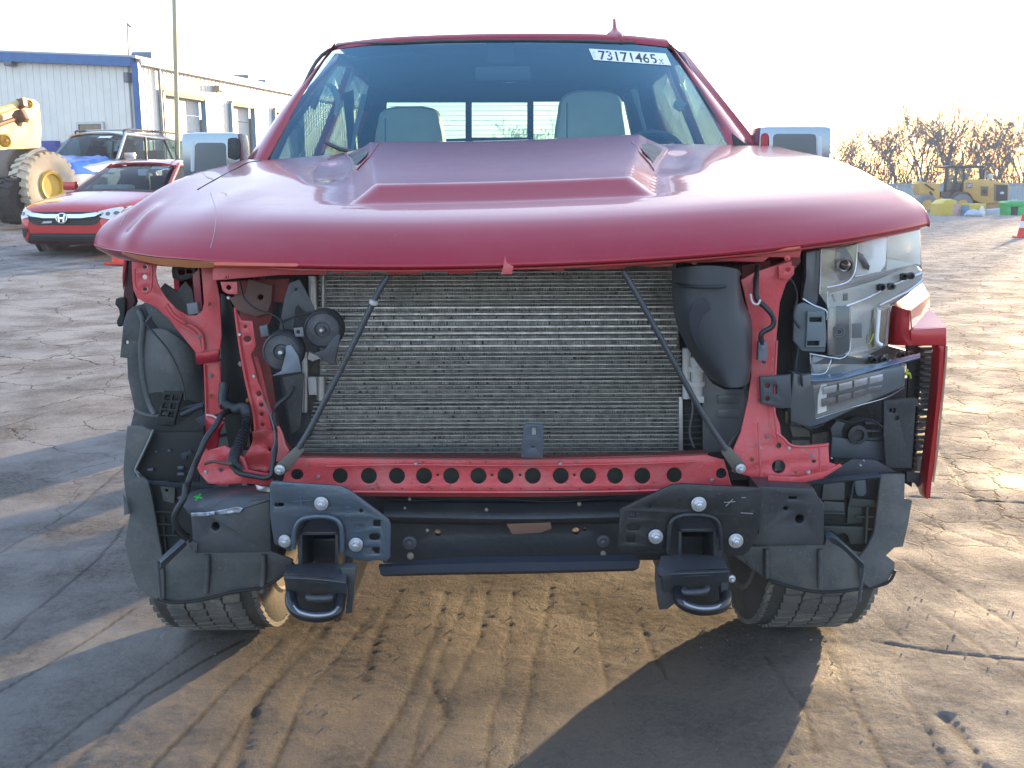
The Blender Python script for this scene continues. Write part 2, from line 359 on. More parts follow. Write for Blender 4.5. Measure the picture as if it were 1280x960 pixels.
# broad old tyre ruts pressed into the lot, running out from under the truck
for (a, b, wd, dp) in [((430, 740), (240, 985), .06, .004), ((520, 745), (400, 985), .07, .004)]:
    pass
def ground_mat():
    m = bpy.data.materials.new('worn_concrete'); m.use_nodes = True
    t = m.node_tree; n = t.nodes; l = t.links; b = n['Principled BSDF']
    tc = n.new('ShaderNodeTexCoord'); co = tc.outputs['Object']
    def noise(s, d=8, r=.6, src=co):
        q = n.new('ShaderNodeTexNoise'); q.inputs['Scale'].default_value = s; q.inputs['Detail'].default_value = d; q.inputs['Roughness'].default_value = r; l.new(src, q.inputs[0]); return q
    def mr(src, a, b_, c=0, d=1):
        q = n.new('ShaderNodeMapRange'); q.inputs[1].default_value = a; q.inputs[2].default_value = b_; q.inputs[3].default_value = c; q.inputs[4].default_value = d; l.new(src, q.inputs[0]); return q.outputs[0]
    def mix(fac, a, b_, mode='MIX'):
        q = n.new('ShaderNodeMix'); q.data_type = 'RGBA'; q.blend_type = mode
        if isinstance(fac, float): q.inputs[0].default_value = fac
        else: l.new(fac, q.inputs[0])
        for i, v in ((6, a), (7, b_)):
            if isinstance(v, tuple): q.inputs[i].default_value = (*v, 1)
            else: l.new(v, q.inputs[i])
        return q.outputs[2]
    big = noise(.35, 5); mid = noise(1.9, 9, .65); fine = noise(48, 7, .82); spk = noise(170, 3, .8)
    c = mix(mr(big.outputs[0], .35, .65), (.33, .305, .28), (.43, .395, .365))
    c = mix(mr(mid.outputs[0], .42, .62), c, (.135, .118, .10))
    c = mix(mr(fine.outputs[0], .38, .64, 0, .7), c, (.42, .385, .34))
    c = mix(mr(spk.outputs[0], .60, .72, 0, .75), c, (.07, .06, .05))
    # warped coordinates for cracks
    wn = noise(2.5, 5); add = n.new('ShaderNodeVectorMath'); add.operation = 'MULTIPLY_ADD'
    l.new(wn.outputs[1], add.inputs[0]); add.inputs[1].default_value = (.35, .35, 0); l.new(co, add.inputs[2])
    crk = []
    for s_, w_, msk in ((3.2, .009, (1.4, .45, .50)), (1.5, .0038, None)):
        v = n.new('ShaderNodeTexVoronoi'); v.feature = 'DISTANCE_TO_EDGE'; v.inputs['Scale'].default_value = s_; l.new(add.outputs[0], v.inputs['Vector'])
        e = mr(v.outputs['Distance'], w_ * .3 * s_ ** .5, w_ * s_ ** .5 * 1.6, 1, 0)
        if msk:
            sep = n.new('ShaderNodeSeparateXYZ'); l.new(co, sep.inputs[0])
            zone = n.new('ShaderNodeMath'); zone.operation = 'MULTIPLY'
            l.new(mr(sep.outputs[0], .9, 2.0), zone.inputs[0]); l.new(mr(sep.outputs[1], 2.9, 4.0), zone.inputs[1])
            zz = n.new('ShaderNodeMath'); zz.operation = 'MULTIPLY'; l.new(e, zz.inputs[0]); l.new(zone.outputs[0], zz.inputs[1]); e = zz.outputs[0]
        crk.append(e)
    mxm = n.new('ShaderNodeMath'); mxm.operation = 'MAXIMUM'; l.new(crk[0], mxm.inputs[0]); 
    cm = n.new('ShaderNodeMath'); cm.operation = 'MULTIPLY'; l.new(crk[1], cm.inputs[0]); sepf = n.new('ShaderNodeSeparateXYZ'); l.new(co, sepf.inputs[0]); cmm = n.new('ShaderNodeMath'); cmm.operation = 'MULTIPLY'
    l.new(mr(big.outputs[0], .36, .50, .25, 1), cmm.inputs[0]); l.new(mr(sepf.outputs[1], 3.2, 5.5, .06, 1), cmm.inputs[1]); l.new(cmm.outputs[0], cm.inputs[1]); l.new(cm.outputs[0], mxm.inputs[1])
    c = mix(mxm.outputs[0], c, (.045, .038, .032))
    gat = n.new('ShaderNodeAttribute'); gat.attribute_name = 'groove'; c = mix(mr(gat.outputs['Fac'], .15, .9, 0, .8), c, (.075, .058, .045))
    sp2 = n.new('ShaderNodeSeparateXYZ'); l.new(add.outputs[0], sp2.inputs[0])      # brown tint under the truck, painted in for the golden low light there
    def band(src, a, b_, c_, d_):
        q = n.new('ShaderNodeMath'); q.operation = 'MULTIPLY'; l.new(mr(src, a, b_), q.inputs[0]); l.new(mr(src, c_, d_, 1, 0), q.inputs[1]); return q.outputs[0]
    st = n.new('ShaderNodeMath'); st.operation = 'MULTIPLY'; l.new(band(sp2.outputs[0], -1.0, -.5, .7, 1.3), st.inputs[0]); l.new(band(sp2.outputs[1], .5, 1.2, 4.5, 9), st.inputs[1])
    st2 = n.new('ShaderNodeMath'); st2.operation = 'MULTIPLY'; l.new(st.outputs[0], st2.inputs[0]); l.new(mr(mid.outputs[0], .25, .6, .95, .45), st2.inputs[1])
    c = mix(st2.outputs[0], c, (.56, .43, .30), 'MULTIPLY')
    l.new(c, b.inputs['Base Color']); b.inputs['Roughness'].default_value = .82; b.inputs['Specular IOR Level'].default_value = .35
    l.new(mr(mid.outputs[0], .35, .6, .62, .9), b.inputs['Roughness'])
    # relief
    # long scrape marks and broom lines running with the traffic
    mp = n.new('ShaderNodeMapping'); mp.inputs['Rotation'].default_value = (0, 0, R(-9)); mp.inputs['Scale'].default_value = (13, .75, 1); l.new(add.outputs[0], mp.inputs[0])
    scr = noise(1.0, 3, .5, mp.outputs[0]); scl = mr(scr.outputs[0], .56, .62, 0, 1)
    h1 = n.new('ShaderNodeMath'); h1.operation = 'MULTIPLY_ADD'; l.new(fine.outputs[0], h1.inputs[0]); h1.inputs[1].default_value = 2.2; hs = n.new('ShaderNodeMath'); hs.operation = 'MULTIPLY_ADD'; l.new(scl, hs.inputs[0]); hs.inputs[1].default_value = -.35; l.new(mr(mxm.outputs[0], 0, 1, 0, -2.2), hs.inputs[2]); l.new(hs.outputs[0], h1.inputs[2])
    h2 = n.new('ShaderNodeMath'); h2.operation = 'MULTIPLY_ADD'; m8 = noise(14, 8, .65); l.new(m8.outputs[0], h2.inputs[0]); h2.inputs[1].default_value = 1.4; l.new(h1.outputs[0], h2.inputs[2])
    bp = n.new('ShaderNodeBump'); bp.inputs['Strength'].default_value = 1.0; bp.inputs['Distance'].default_value = .013
    l.new(h2.outputs[0], bp.inputs['Height']); l.new(bp.outputs[0], b.inputs['Normal'])
    return m
g_ = grid_mesh('ground', X, Y, Z, ground_mat()); tag(g_, kind='structure')
at_ = g_.data.attributes.new('groove', 'FLOAT', 'POINT'); at_.data.foreach_set('value', np.clip(GA, 0, 1).astype(np.float32).ravel())
del X, Y, Z, grit, rough, fade

# loose grit and small stones lying on the yard
b = MB(); rd = random.Random(12)
for i in range(1300):
    y = 1.7 + rd.random() ** 1.7 * 9; x = rd.uniform(-.75, .75) * y * .8 + rd.gauss(0, .2); r = rd.uniform(.0012, .0042) * 1; z = gzf(x, y) + .001
    q = [(x + r * cos(a) * rd.uniform(.7, 1.3), y + r * sin(a) * rd.uniform(.7, 1.3), z - .003) for a in (0, 1.6, 3.1, 4.7)]
    t = [(x + (p[0] - x) * .6, y + (p[1] - y) * .6, z + r * rd.uniform(.12, .3)) for p in q]
    b.add(q + t, [(4, 5, 6, 7), (0, 1, 5, 4), (1, 2, 6, 5), (2, 3, 7, 6), (3, 0, 4, 7)])
o = b.build('loose_grit', mat('grit_stone', (.30, .27, .23), .85, 0, 0, .5, 40), smooth=False); tag(o, 'loose grit and tiny stones scattered over the worn concrete yard', 'grit', kind='stuff')
# ------------------------------------------------------------------ the damaged pickup truck
TR = empty('pickup_truck', (0, 4.9, 0), 'dark red pickup truck with front bumper and grille torn off, in the middle', 'pickup truck')
def YF(x): return 2.16 + .36 * np.abs(x) ** 2.8
def hood_z(x, Y):
    t = Y - YF(x)
    PC = ([0, .003, .02, .05, .10, .15, .20, .25, .35, .46, 1.0, 1.5], [0, .009, .026, .050, .080, .097, .108, .116, .129, .142, .222, .294])
    PS = ([0, .003, .02, .05, .10, .18, .28, .48, .78, 1.1, 1.5], [0, .010, .028, .046, .066, .090, .112, .150, .188, .218, .262])
    mx_ = sstep(.45, 1.0, np.abs(x)); pr = 0
    for d in (-.022, -.011, 0, .011, .022):
        tt = np.maximum(t + d * sstep(.01, .07, t) * (1 + 4 * sstep(.12, .3, t)), 0); pr = pr + np.interp(tt, *PC) * (1 - mx_) + np.interp(tt, *PS) * mx_
    pr = pr / 5
    z = 1.110 + .024 * x + .045 * x ** 2 + pr
    z += .004 * sstep(.2, 1.0, np.abs(x)) * sstep(.03, .25, t) * (1 - sstep(.6, 1.2, t))
    xc = x + .02; hw = np.interp(Y, [2.5, 3.2, 3.7], [.36, .465, .53])
    a = hw - np.abs(xc); b = (Y - 2.50) * .75; k = .02
    h_ = np.clip(.5 + .5 * (b - a) / k, 0, 1); d = b * (1 - h_) + a * h_ - k * h_ * (1 - h_)
    z += .036 * np.clip((d - .002) / .062, 0, 1) ** 1.1
    # outer edge of the scoops: a hollow beside the dome near the cowl
    z -= .010 * np.exp(-((np.abs(xc) - hw - .06) / .05) ** 2) * sstep(2.85, 3.1, Y) * (1 - sstep(3.35, 3.5, Y))
    # collision dents on the left corner
    z += .012 * sstep(-.85, -1.0, x) - .006 * np.exp(-((x + 1.0) / .20) ** 2 - ((Y - 2.60) / .20) ** 2)
    z -= .013 * np.exp(-((x + .93) / .025) ** 2 - ((Y - 2.58) / .12) ** 2)
    z += .009 * np.exp(-((x + .885) / .018) ** 2 - ((Y - 2.55) / .12) ** 2)
    z += .006 * np.exp(-((x + .70) / .05) ** 2 - ((Y - 2.65) / .25) ** 2)
    return z
u = np.concatenate([np.linspace(-1, 1, 241)])
xs_ = u * 1.0
v = np.concatenate([[0, .004, .010, .018, .028], np.linspace(.04, 1, 130)])
XX = np.repeat(xs_[None, :], len(v), 0)
Y0 = YF(xs_); Y1 = 3.66 + .16 * xs_ ** 2
YY = Y0[None, :] + (Y1 - Y0)[None, :] * (v[:, None] ** 1.15)
ZZ = hood_z(XX, YY)
ea = sstep(.93, 1.0, np.abs(XX)); TT = YY - YF(XX); ZZ -= .025 * ea ** 2 * sstep(.0, .3, TT)
# rolled edge skirt at each side and at the front lip
def pad(A, l, r): return np.concatenate([l, A, r], 1)
XX2 = pad(XX, np.stack([XX[:, 0] - .004, XX[:, 0] - .003], 1), np.stack([XX[:, -1] + .003, XX[:, -1] + .004], 1))
YY2 = pad(YY, np.repeat(YY[:, :1], 2, 1), np.repeat(YY[:, -1:], 2, 1))
sk = sstep(0, .3, TT[:, 0]); zl = np.stack([ZZ[:, 0] - .002 - .020 * sk, ZZ[:, 0] - .001 - .008 * sk], 1); zr = np.stack([ZZ[:, -1] - .001 - .008 * sk, ZZ[:, -1] - .002 - .020 * sk], 1)
ZZ2 = pad(ZZ, zl, zr)
fr = lambda A, d: A[:1] + d
XX3 = np.concatenate([XX2[:1], XX2[:1], XX2], 0); YY3 = np.concatenate([YY2[:1] + .03, YY2[:1] + .004, YY2], 0); ZZ3 = np.concatenate([ZZ2[:1] - .002, ZZ2[:1] - .005, ZZ2], 0)
hood = grid_mesh('hood', XX3, YY3, ZZ3, PAINT, TR)
# hidden underside so that the hood has its thickness
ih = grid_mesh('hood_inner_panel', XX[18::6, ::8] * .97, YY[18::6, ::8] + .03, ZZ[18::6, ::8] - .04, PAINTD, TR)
def on_hood(x, Y, d=0): return Vector((x, Y, float(hood_z(np.array([x]), np.array([Y]))[0])  + d))
from mathutils.bvhtree import BVHTree
def bvh_of(o):
    me = o.data; M = Matrix.Translation(TR.location) if o.parent else Matrix.Identity(4)
    return BVHTree.FromPolygons([M @ v.co for v in me.vertices], [tuple(p.vertices) for p in me.polygons])
HB = bvh_of(hood)
def hit(b, px, py, off=0.):
    for k in range(25):
        d = ray(px, py + k).normalized(); h = b.ray_cast(EYE, d)
        if h[0]: return h[0] - d * off
    return P(px, py, 2.5)
# panel gap between hood and left wing, and the crash scratches (real grooves laid along the surface)
GAP = mat('panel_gap', (.006, .004, .004), .9); SCR = mat('bare_scratch', (.42, .30, .30), .5)
MB().tube([hit(HB, a, b, .0008) for a, b in [(327, 200), (311, 203), (295, 211), (270, 224), (247, 237)]], .0018, 6, 5).build('panel_gap', GAP, hood)
MB().tube([hit(HB, a, b, .0008) for a, b in [(250, 207), (252, 215), (258, 221), (266, 224)]], .0013, 6, 5).build('scratch', mat('gold_scratch', (.38, .24, .14), .4), hood)
MB().tube([hit(HB, a, b, .0006) for a, b in [(263, 241), (268, 256), (270, 270), (269, 285), (266, 300), (263, 310)]], .0009, 5, 5).build('scratch', SCR, hood)
MB().tube([hit(HB, a, b, .0006) for a, b in [(150, 282), (158, 268), (163, 258)]], .0011, 5, 4).build('scratch', SCR, hood)
# hem of the lip
MB().tube([Vector((x, YF(x) + .010, float(hood_z(np.array([x]), np.array([YF(x)]))[0]) - .005)) for x in np.linspace(-.62, .97, 60)], .0045, 8).build('hood_hem', PAINTI, TR)
# small tear in the lip right of centre
plate('torn_tab', [(629, 334), (631, 320), (634, 329), (642, 333), (640, 343), (626, 343)], 2.150, PAINTI, TR, th=.004)
# folded left corner of the lip
def lipz(x): return float(hood_z(np.array([x]), np.array([YF(x)]))[0])
fx_ = [-1.0, -.95, -.88, -.80, -.72, -.64, -.56]; dr = [.010, .016, .018, .018, .014, .008, .001]
loft('folded_lip', [[Vector((x, YF(x) - .002, lipz(x) + .004)) for x in fx_], [Vector((x + .004, YF(x) + .004, lipz(x) - d_ * .5)) for x, d_ in zip(fx_, dr)], [Vector((x + .008, YF(x) + .018, lipz(x) - d_)) for x, d_ in zip(fx_, dr)]], PAINT, TR, 4, .003, px=False, angle=20)
loft('folded_flange', [[Vector((x, YF(x) - .006, lipz(x) + .001)) for x in (-.90, -.82, -.74, -.66, -.60)], [Vector((x, YF(x) - .002, lipz(x) - q)) for x, q in ((-.90, .004), (-.82, .012), (-.74, .016), (-.66, .012), (-.60, .002))]], mat('ground_glow_orange', (.50, .17, .05), .3, .3, .6), TR, 3, .002, px=False)  # golden ground reflection painted orange into the folded edge
# scoop vents beside the power dome
for s, pts, dark in ((-1, [(429, 183), (447, 179), (474, 180), (463, 196), (446, 213), (440, 214), (437, 200)], 0), (1, [(789, 178), (812, 176), (835, 187), (826, 200), (818, 214), (812, 205), (800, 192)], 0)):
    o = [hit(HB, a, b, .0) for a, b in pts]
    v_ = MB().prism([p + Vector((0, 0, .004)) for p in o], (0, .0, -.02)).build('hood_vent', PAINT, hood, angle=20)
    c_ = sum(o, Vector()) / len(o); MB().prism([p.lerp(c_, .35) + Vector((0, 0, .006)) for p in o], (0, 0, -.01)).build('vent_insert', BLK, hood, angle=20)

# cab ------------------------------------------------------------
WSP = [[(411, 63, 4.62), (500, 54, 4.49), (630, 51, 4.43), (760, 53, 4.49), (841, 61, 4.62)],
       [(371, 124, 4.22), (490, 119, 4.06), (630, 117, 4.00), (770, 118, 4.06), (879, 121, 4.22)],
       [(327, 202, 3.84), (470, 198, 3.70), (630, 196, 3.64), (790, 198, 3.70), (925, 196, 3.84)]]
ws = loft('windshield', WSP, WIND, TR, 8, 0)
WB = bvh_of(ws)
# black frit band and rubber seal round the glass
def edge(seq): return [hit(WB, a, b, -.001) for a, b in seq]
MB().tube([P(*p) for p in [WSP[2][0], WSP[1][0], WSP[0][0], WSP[0][1], WSP[0][2], WSP[0][3], WSP[0][4], WSP[1][4], WSP[2][4]]], .008, 6, 6).build('windshield_seal', BLK, TR)
loft('roof', [[(421, 55, 4.66), (500, 47, 4.53), (630, 43, 4.47), (760, 44, 4.53), (833, 50, 4.66)], [(419, 58, 4.64), (500, 50, 4.51), (630, 46, 4.45), (760, 47.5, 4.51), (835, 53, 4.64)],
              [(414, 63, 4.63), (500, 53.5, 4.50), (630, 50.5, 4.44), (760, 52.5, 4.50), (839, 60, 4.63)]], PAINT, TR, 6, .004, kv=3)
rf = []
for Yr, zc, zs, xw in [(4.47, None, None, None), (4.9, 1.938, 1.885, .75), (5.4, 1.945, 1.89, .76), (5.85, 1.93, 1.88, .75), (6.05, 1.89, 1.85, .74)]:
    if zc is None: rf.append([P(421, 55, 4.66), P(500, 47, 4.53), P(630, 43, 4.47), P(760, 44, 4.53), P(833, 50, 4.66)])
    else: rf.append([Vector((-xw, Yr + .08, zs)), Vector((-xw * .6, Yr, zc - .01)), Vector((0, Yr, zc)), Vector((xw * .6, Yr, zc - .01)), Vector((xw, Yr + .08, zs))])
loft('roof', rf, PAINT, TR, 6, .012, px=False)
for a in ([(311, 196, 3.90), (313, 198, 3.82), (322, 199, 3.78), (332, 198, 3.80)], [(833, 50, 4.66)]): pass
for nm, rows in (('a', [[(309, 199, 3.95), (313, 201, 3.84), (322, 202, 3.80), (334, 200, 3.83)], [(364, 121, 4.32), (366, 120, 4.25), (370, 121, 4.21), (376, 123, 4.22)], [(420, 55, 4.70), (419, 57, 4.65), (416, 60, 4.62), (412, 66, 4.62)]]),
                 ('b', [[(953, 197, 3.95), (948, 199, 3.84), (937, 199, 3.80), (918, 196, 3.83)], [(893, 121, 4.32), (890, 120, 4.25), (883, 120, 4.21), (876, 123, 4.22)], [(834, 50, 4.70), (835, 52, 4.65), (838, 56, 4.62), (840, 65, 4.62)]])):
    loft('windshield_pillar', rows, PAINT, TR, 5, .006)
# black trim wedge at the foot of the right pillar
plate('pillar_trim', [(915, 166), (930, 178), (952, 186), (936, 190), (918, 190)], 3.80, BLK, TR, th=.01)
def tumble(s):
    def wv(q):
        z = q.z; k = max(0, z - 1.3) / .56; q.x = q.x * 1 - s * .24 * k; return q
    return wv
for s in (-1, 1):
    O = (s * .975, 0, 0)
    slab('cab_side', [(3.95, 1.28), (4.02, 1.44), (4.66, 1.85), (5.2, 1.90), (6.0, 1.88), (6.12, 1.80), (6.16, 1.28)], O, (0, 1, 0), (0, 0, 1), .03, PAINT, TR,
         holes=[[(4.20, 1.35), (4.24, 1.48), (4.68, 1.80), (5.02, 1.83), (5.02, 1.35)], [(5.12, 1.35), (5.12, 1.83), (5.80, 1.82), (5.95, 1.70), (5.98, 1.35)]], warp=tumble(s))
    for hl in ([(4.18, 1.33), (4.22, 1.48), (4.67, 1.81), (5.04, 1.84), (5.04, 1.33)], [(5.10, 1.33), (5.10, 1.84), (5.81, 1.83), (5.96, 1.71), (5.99, 1.33)]):
        slab('side_window', hl, (s * .97, 0, 0), (0, 1, 0), (0, 0, 1), .004, SIDEG, TR, warp=tumble(s), bev=.0005)
    def bulge(q, s=s): q.x += s * .02 * sin(pi * min(1, max(0, (q.z - .4) / .9))); return q
    for a, b in ((3.97, 5.04), (5.055, 6.13)):
        d_ = slab('door', [(a, .50), (a, 1.30), (b, 1.30), (b, .50)], (s * .985, 0, 0), (0, 1, 0), (0, 0, 1), .04, PAINT, TR, warp=bulge, bev=.006)
        MB().box((s * 1.03, b - .16, 1.12), (.03, .2, .035), bev=.01).build('handle', CHROME, d_)
    MB().box((s * .95, 5.05, .54), (.12, 2.2, .09), bev=.02).build('rocker_panel', PAINT, TR)
    arc = [(7.04 + .5 * cos(R(a)), .42 + .5 * sin(R(a))) for a in range(168, 10, -12)]
    slab('bed_side', [(6.20, .52), (6.20, 1.34), (8.10, 1.34), (8.14, .60)] + [(7.55, .56)] + arc[::-1] + [(6.5, .52)], (s * .99, 0, 0), (0, 1, 0), (0, 0, 1), .04, PAINT, TR, bev=.006)
    arc = [(2.87 + .50 * cos(R(a)), .42 + .50 * sin(R(a))) for a in range(160, 5, -12)]
    yb = 3.08 if s < 0 else 2.86
    fa = [p for p in arc if p[0] > yb]
    slab('front_wing', [(yb, .93)] + fa + [(3.37, .50), (3.955, .48), (3.955, 1.335), (3.5, 1.325), (3.0, 1.26), (yb, 1.20 if s > 0 else 1.17)], (s * .99, 0, 0), (0, 1, 0), (0, 0, 1), .02, PAINT, TR, bev=.004)
# tailgate, bed floor, front wall of bed, cab rear wall with its three-pane window
MB().box((0, 8.12, .95), (1.86, .06, .72), bev=.02).build('tailgate', PAINT, TR)
MB().box((0, 7.15, .66), (1.84, 1.9, .05)).build('bed_floor', BLK, TR)
MB().box((0, 6.20, 1.0), (1.84, .04, .66)).build('bed_front_panel', PAINT, TR)
def rw(px, py): p = P(px, py, 6.02); return (p.x, p.z)
RW = [(478, 128), (583, 128), (661, 127), (800, 125)]
holes = [[rw(484, 128), rw(582, 128), rw(582, 173), rw(484, 176)], [rw(590, 128), rw(659, 128), rw(659, 172), rw(590, 172)], [rw(667, 127), rw(780, 127), rw(790, 175), rw(667, 175)]]
slab('cab_rear_wall', [(-.93, .5), (-.96, 1.3), (-.72, 1.86), (.72, 1.86), (.96, 1.3), (.93, .5)], (0, 6.02, 0), (1, 0, 0), (0, 0, 1), .04, CABIN, TR, holes=holes)
REARG = glass_mat('rear_glass', (.80, .93, .88), .8)
for hq in holes:
    gq = slab('rear_window_pane', [(a, b) for a, b in hq], (0, 6.0, 0), (1, 0, 0), (0, 0, 1), .004, REARG, TR, bev=.0004)
x0, x1 = rw(486, 128)[0], rw(783, 128)[0]
for k in range(7):
    z = rw(600, 133 + k * 6)[1]; MB().tube([(x0, 5.99, z), (x1, 5.99, z)], .0012, 4).build('defroster_line', mat('defroster_brown', (.10, .08, .06), .6), TR)
# cabin
MB().box((0, 4.9, .62), (1.8, 2.2, .06)).build('cabin_floor', CABIN, TR)
MB().box((0, 4.08, 1.10), (1.7, .42, .46), bev=.08).build('dashboard', CABIN, TR)
loft('headliner', [[Vector((x * .70, 4.60 + .10 * x * x, 1.835 + .03 * (1 - x * x))) for x in (-1, -.5, 0, .5, 1)], [Vector((x * .72, 5.3, 1.85 + .04 * (1 - x * x))) for x in (-1, -.5, 0, .5, 1)], [Vector((x * .70, 6.0, 1.84 + .03 * (1 - x * x))) for x in (-1, -.5, 0, .5, 1)]],
     mat('headliner_cloth', (.05, .055, .06), .9), TR, 3, .01, px=False)
MB().box((0, 5.72, 1.02), (1.4, .16, .62), bev=.06).build('rear_seat_back', CABIN, TR)
def seat(cx, Ys, hr, nm='front_seat'):
    z0 = P(hr[0], hr[3], Ys).z; p0 = P(hr[0], hr[1], Ys); p1 = P(hr[2], hr[3], Ys)
    b = MB(); mx_ = (p0.x + p1.x) / 2
    if 0: b.box((mx_, Ys, (p0.z + p1.z) / 2), (p1.x - p0.x, .15, p0.z - p1.z), bev=.068)
    s_ = MB().box((mx_, Ys + .05, 1.02), (.50, .14, .62), bev=.06).build(nm, SEAT, TR)
    x0, y0, x1, y1 = hr; w_ = x1 - x0; plate('headrest', [(x0 + w_ * a, y0 + (y1 - y0) * q) for a, q in ((.02, 1), (.0, .35), (.06, .10), (.22, 0), (.5, -.02), (.78, 0), (.94, .10), (1, .35), (.98, 1))], Ys - .03, SEAT, s_, th=.13, bev=11, smooth=3)
    plate('headrest_seam', [(x0 + w_ * .12, y1), (x0 + w_ * .12, y0 + 16), (x0 + w_ * .14, y0 + 14), (x0 + w_ * .14, y1)], Ys - .032, GREY, s_, th=.004)
    MB().box((mx_, Ys - .28, .80), (.50, .5, .14), bev=.05).build('cushion', SEAT, s_)
seat(-.5, 5.00, (471, 133, 552, 190)); seat(.4, 4.86, (698, 113, 781, 190))
MB().tube([P(815 + 42 * cos(R(a)), 200 + 34 * sin(R(a)), 4.42 - .0 * a) for a in range(0, 361, 15)], .014, 8).build('steering_wheel', BLK, TR)
MB().tube([P(815, 200, 4.42), Vector((.45, 4.2, 1.15))], .03, 8).build('steering_column', CABIN, TR)
MB().box(P(629, 92, 4.50), (.235, .03, .060), bev=.02).build('interior_mirror', mat('mirror_back', (.03, .034, .036), .5), TR)
MB().box(P(625, 66, 4.53), (.12, .06, .10), bev=.02).build('camera_pod', CABIN, TR)
for pts in ([(428, 118), (440, 112), (446, 190), (436, 190)], [(780, 118), (797, 112), (806, 165), (812, 190), (796, 190)]): plate('seat_belt_pillar', pts, 5.05, CABIN, TR, th=.05)
plate('belt_webbing', [(452, 117), (459, 119), (448, 160), (441, 190), (438, 190), (444, 150)], 5.0, mat('belt_cloth', (.30, .32, .32), .8), TR, th=.003)
plate('belt_webbing', [(788, 112), (794, 110), (809, 163), (805, 165)], 4.95, MATS['belt_cloth'], TR, th=.003)
CURT = mat('curtain_airbag_cloth', (.52, .50, .42), .8)
plate('curtain_airbag', [(384, 110), (395, 100), (404, 103), (398, 125), (392, 137), (383, 125)], 4.75, CURT, TR, th=.02, smooth=3)
plate('curtain_airbag', [(406, 104), (418, 107), (426, 125), (421, 140), (417, 143), (419, 128), (413, 112)], 4.80, CURT, TR, th=.02, smooth=3)
plate('curtain_airbag', [(843, 127), (850, 121), (858, 130), (850, 140), (842, 134)], 4.75, CURT, TR, th=.02, smooth=0)
# sticker on the glass, with its lot number
def text_mesh(txt, name, mp, m, parent=None, bold=0.):
    cu = bpy.data.curves.new('t', 'FONT'); cu.body = txt; cu.size = 1; cu.offset = bold; cu.extrude = 0; cu.align_x = 'LEFT'
    o = bpy.data.objects.new('t', cu); COL.objects.link(o); me0 = bpy.data.meshes.new_from_object(o.evaluated_get(_dg())); bpy.data.objects.remove(o); bpy.data.curves.remove(cu)
    vs = [v.co.copy() for v in me0.vertices]; fs = [tuple(p.vertices) for p in me0.polygons]; bpy.data.meshes.remove(me0)
    x0 = min(v.x for v in vs); x1 = max(v.x for v in vs); y0 = min(v.y for v in vs); y1 = max(v.y for v in vs)
    me = bpy.data.meshes.new(name); me.from_pydata([tuple(mp((v.x - x0) / (x1 - x0), (v.y - y0) / (y1 - y0))) for v in vs], [], fs)
    return link(name, me, m, parent, False)
def bil(q, off):
    def f(a, b):
        A = Vector(q[0]).lerp(Vector(q[1]), a); B = Vector(q[3]).lerp(Vector(q[2]), a); p = A.lerp(B, 1 - b); return hit(WB, p.x, p.y, off)
    return f
SQ = [(736, 61), (832, 67), (839, 82), (742, 75)]
f_ = bil(SQ, .004)
loft('lot_sticker', [[f_(a, b) for a in (0, .25, .5, .75, 1)] for b in (1, .5, 0)], mat('sticker_paper', (.78, .80, .80), .6), TR, 1, .0008, px=False)
INK = mat('sticker_ink', (.02, .02, .03), .6)
text_mesh('73171465', 'sticker_number', bil([(747, 62.8), (819, 67.6), (822, 79.6), (750, 74.6)], .0062), INK, TR, .015)
text_mesh('x', 'sticker_letter', bil([(823, 73.5), (829, 74), (830, 80), (824, 79.6)], .0062), INK, TR)
text_mesh('LOT#', 'sticker_letter', bil([(741, 72), (740, 64), (744, 64.5), (745, 72.5)], .0062), mat('faint_ink', (.35, .38, .42), .6), TR)
# roof antenna
loft('roof_antenna', [[(757, 50, 4.53), (768, 51, 4.51), (779, 50, 4.53), (768, 47, 4.75)], [(759, 42, 4.56), (768, 44, 4.54), (778, 42, 4.56), (768, 42, 4.72)], [(765, 36, 4.62), (768, 36, 4.60), (772, 36, 4.62), (769, 36, 4.68)], [(766, 24, 4.66), (768, 23, 4.65), (770, 24, 4.66), (769, 24, 4.68)]], PAINT, TR, 4, 0, closed=True)
# door mirrors: chrome caps round dark faces
for (x0, y0, x1, y1, inn, arm, sx) in ((225, 165, 303, 222, (243, 178, 283, 222), (300, 190), -1), (948, 157, 1038, 212, (966, 167, 1021, 212), (952, 190), 1)):
    Ym = 3.96; a = P(x0, y0, Ym); b = P(x1, y1, Ym); c = (a + b) / 2; c.y = Ym + .07
    mr_ = MB().box(c, (b.x - a.x, .16, a.z - b.z), bev=.035).build('door_mirror', mat('mirror_cap_chrome', (.34, .38, .41), .2, .9, 0, .04, 5), TR)
    plate('mirror_inset', rrect(*inn, 5), Ym - .012, mat('mirror_inset_plastic', (.14, .16, .16), .3), mr_, th=.012, bev=1.5)
    plate('mirror_pale_strip', rrect(*((238, 175, 243, 215) if sx < 0 else (1022, 170, 1028, 206)), 2), Ym - .012, mat('pale_strip', (.6, .66, .68), .15), mr_, th=.010)  # narrow pale upright strip beside the inset
    plate('mirror_joint', rrect(*((283, 172, 300, 200) if sx < 0 else (951, 166, 963, 195)), 5), Ym - .010, BLK if sx < 0 else PAINT, mr_, th=.02, bev=1.5)
    MB().box((sx * .98, Ym + .08, 1.34), (.20, .07, .06), bev=.02).build('mirror_arm', BLK, mr_)
# wiper and cowl
MB().box((0, 3.76, 1.36), (1.5, .16, .03), bev=.01).build('cowl_cover', BLK, TR)
MB().tube([hit(WB, a, b, .02) for a, b in [(408, 178), (440, 190), (520, 194)]], .008, 6, 3).build('wiper_arm', BLK, TR)
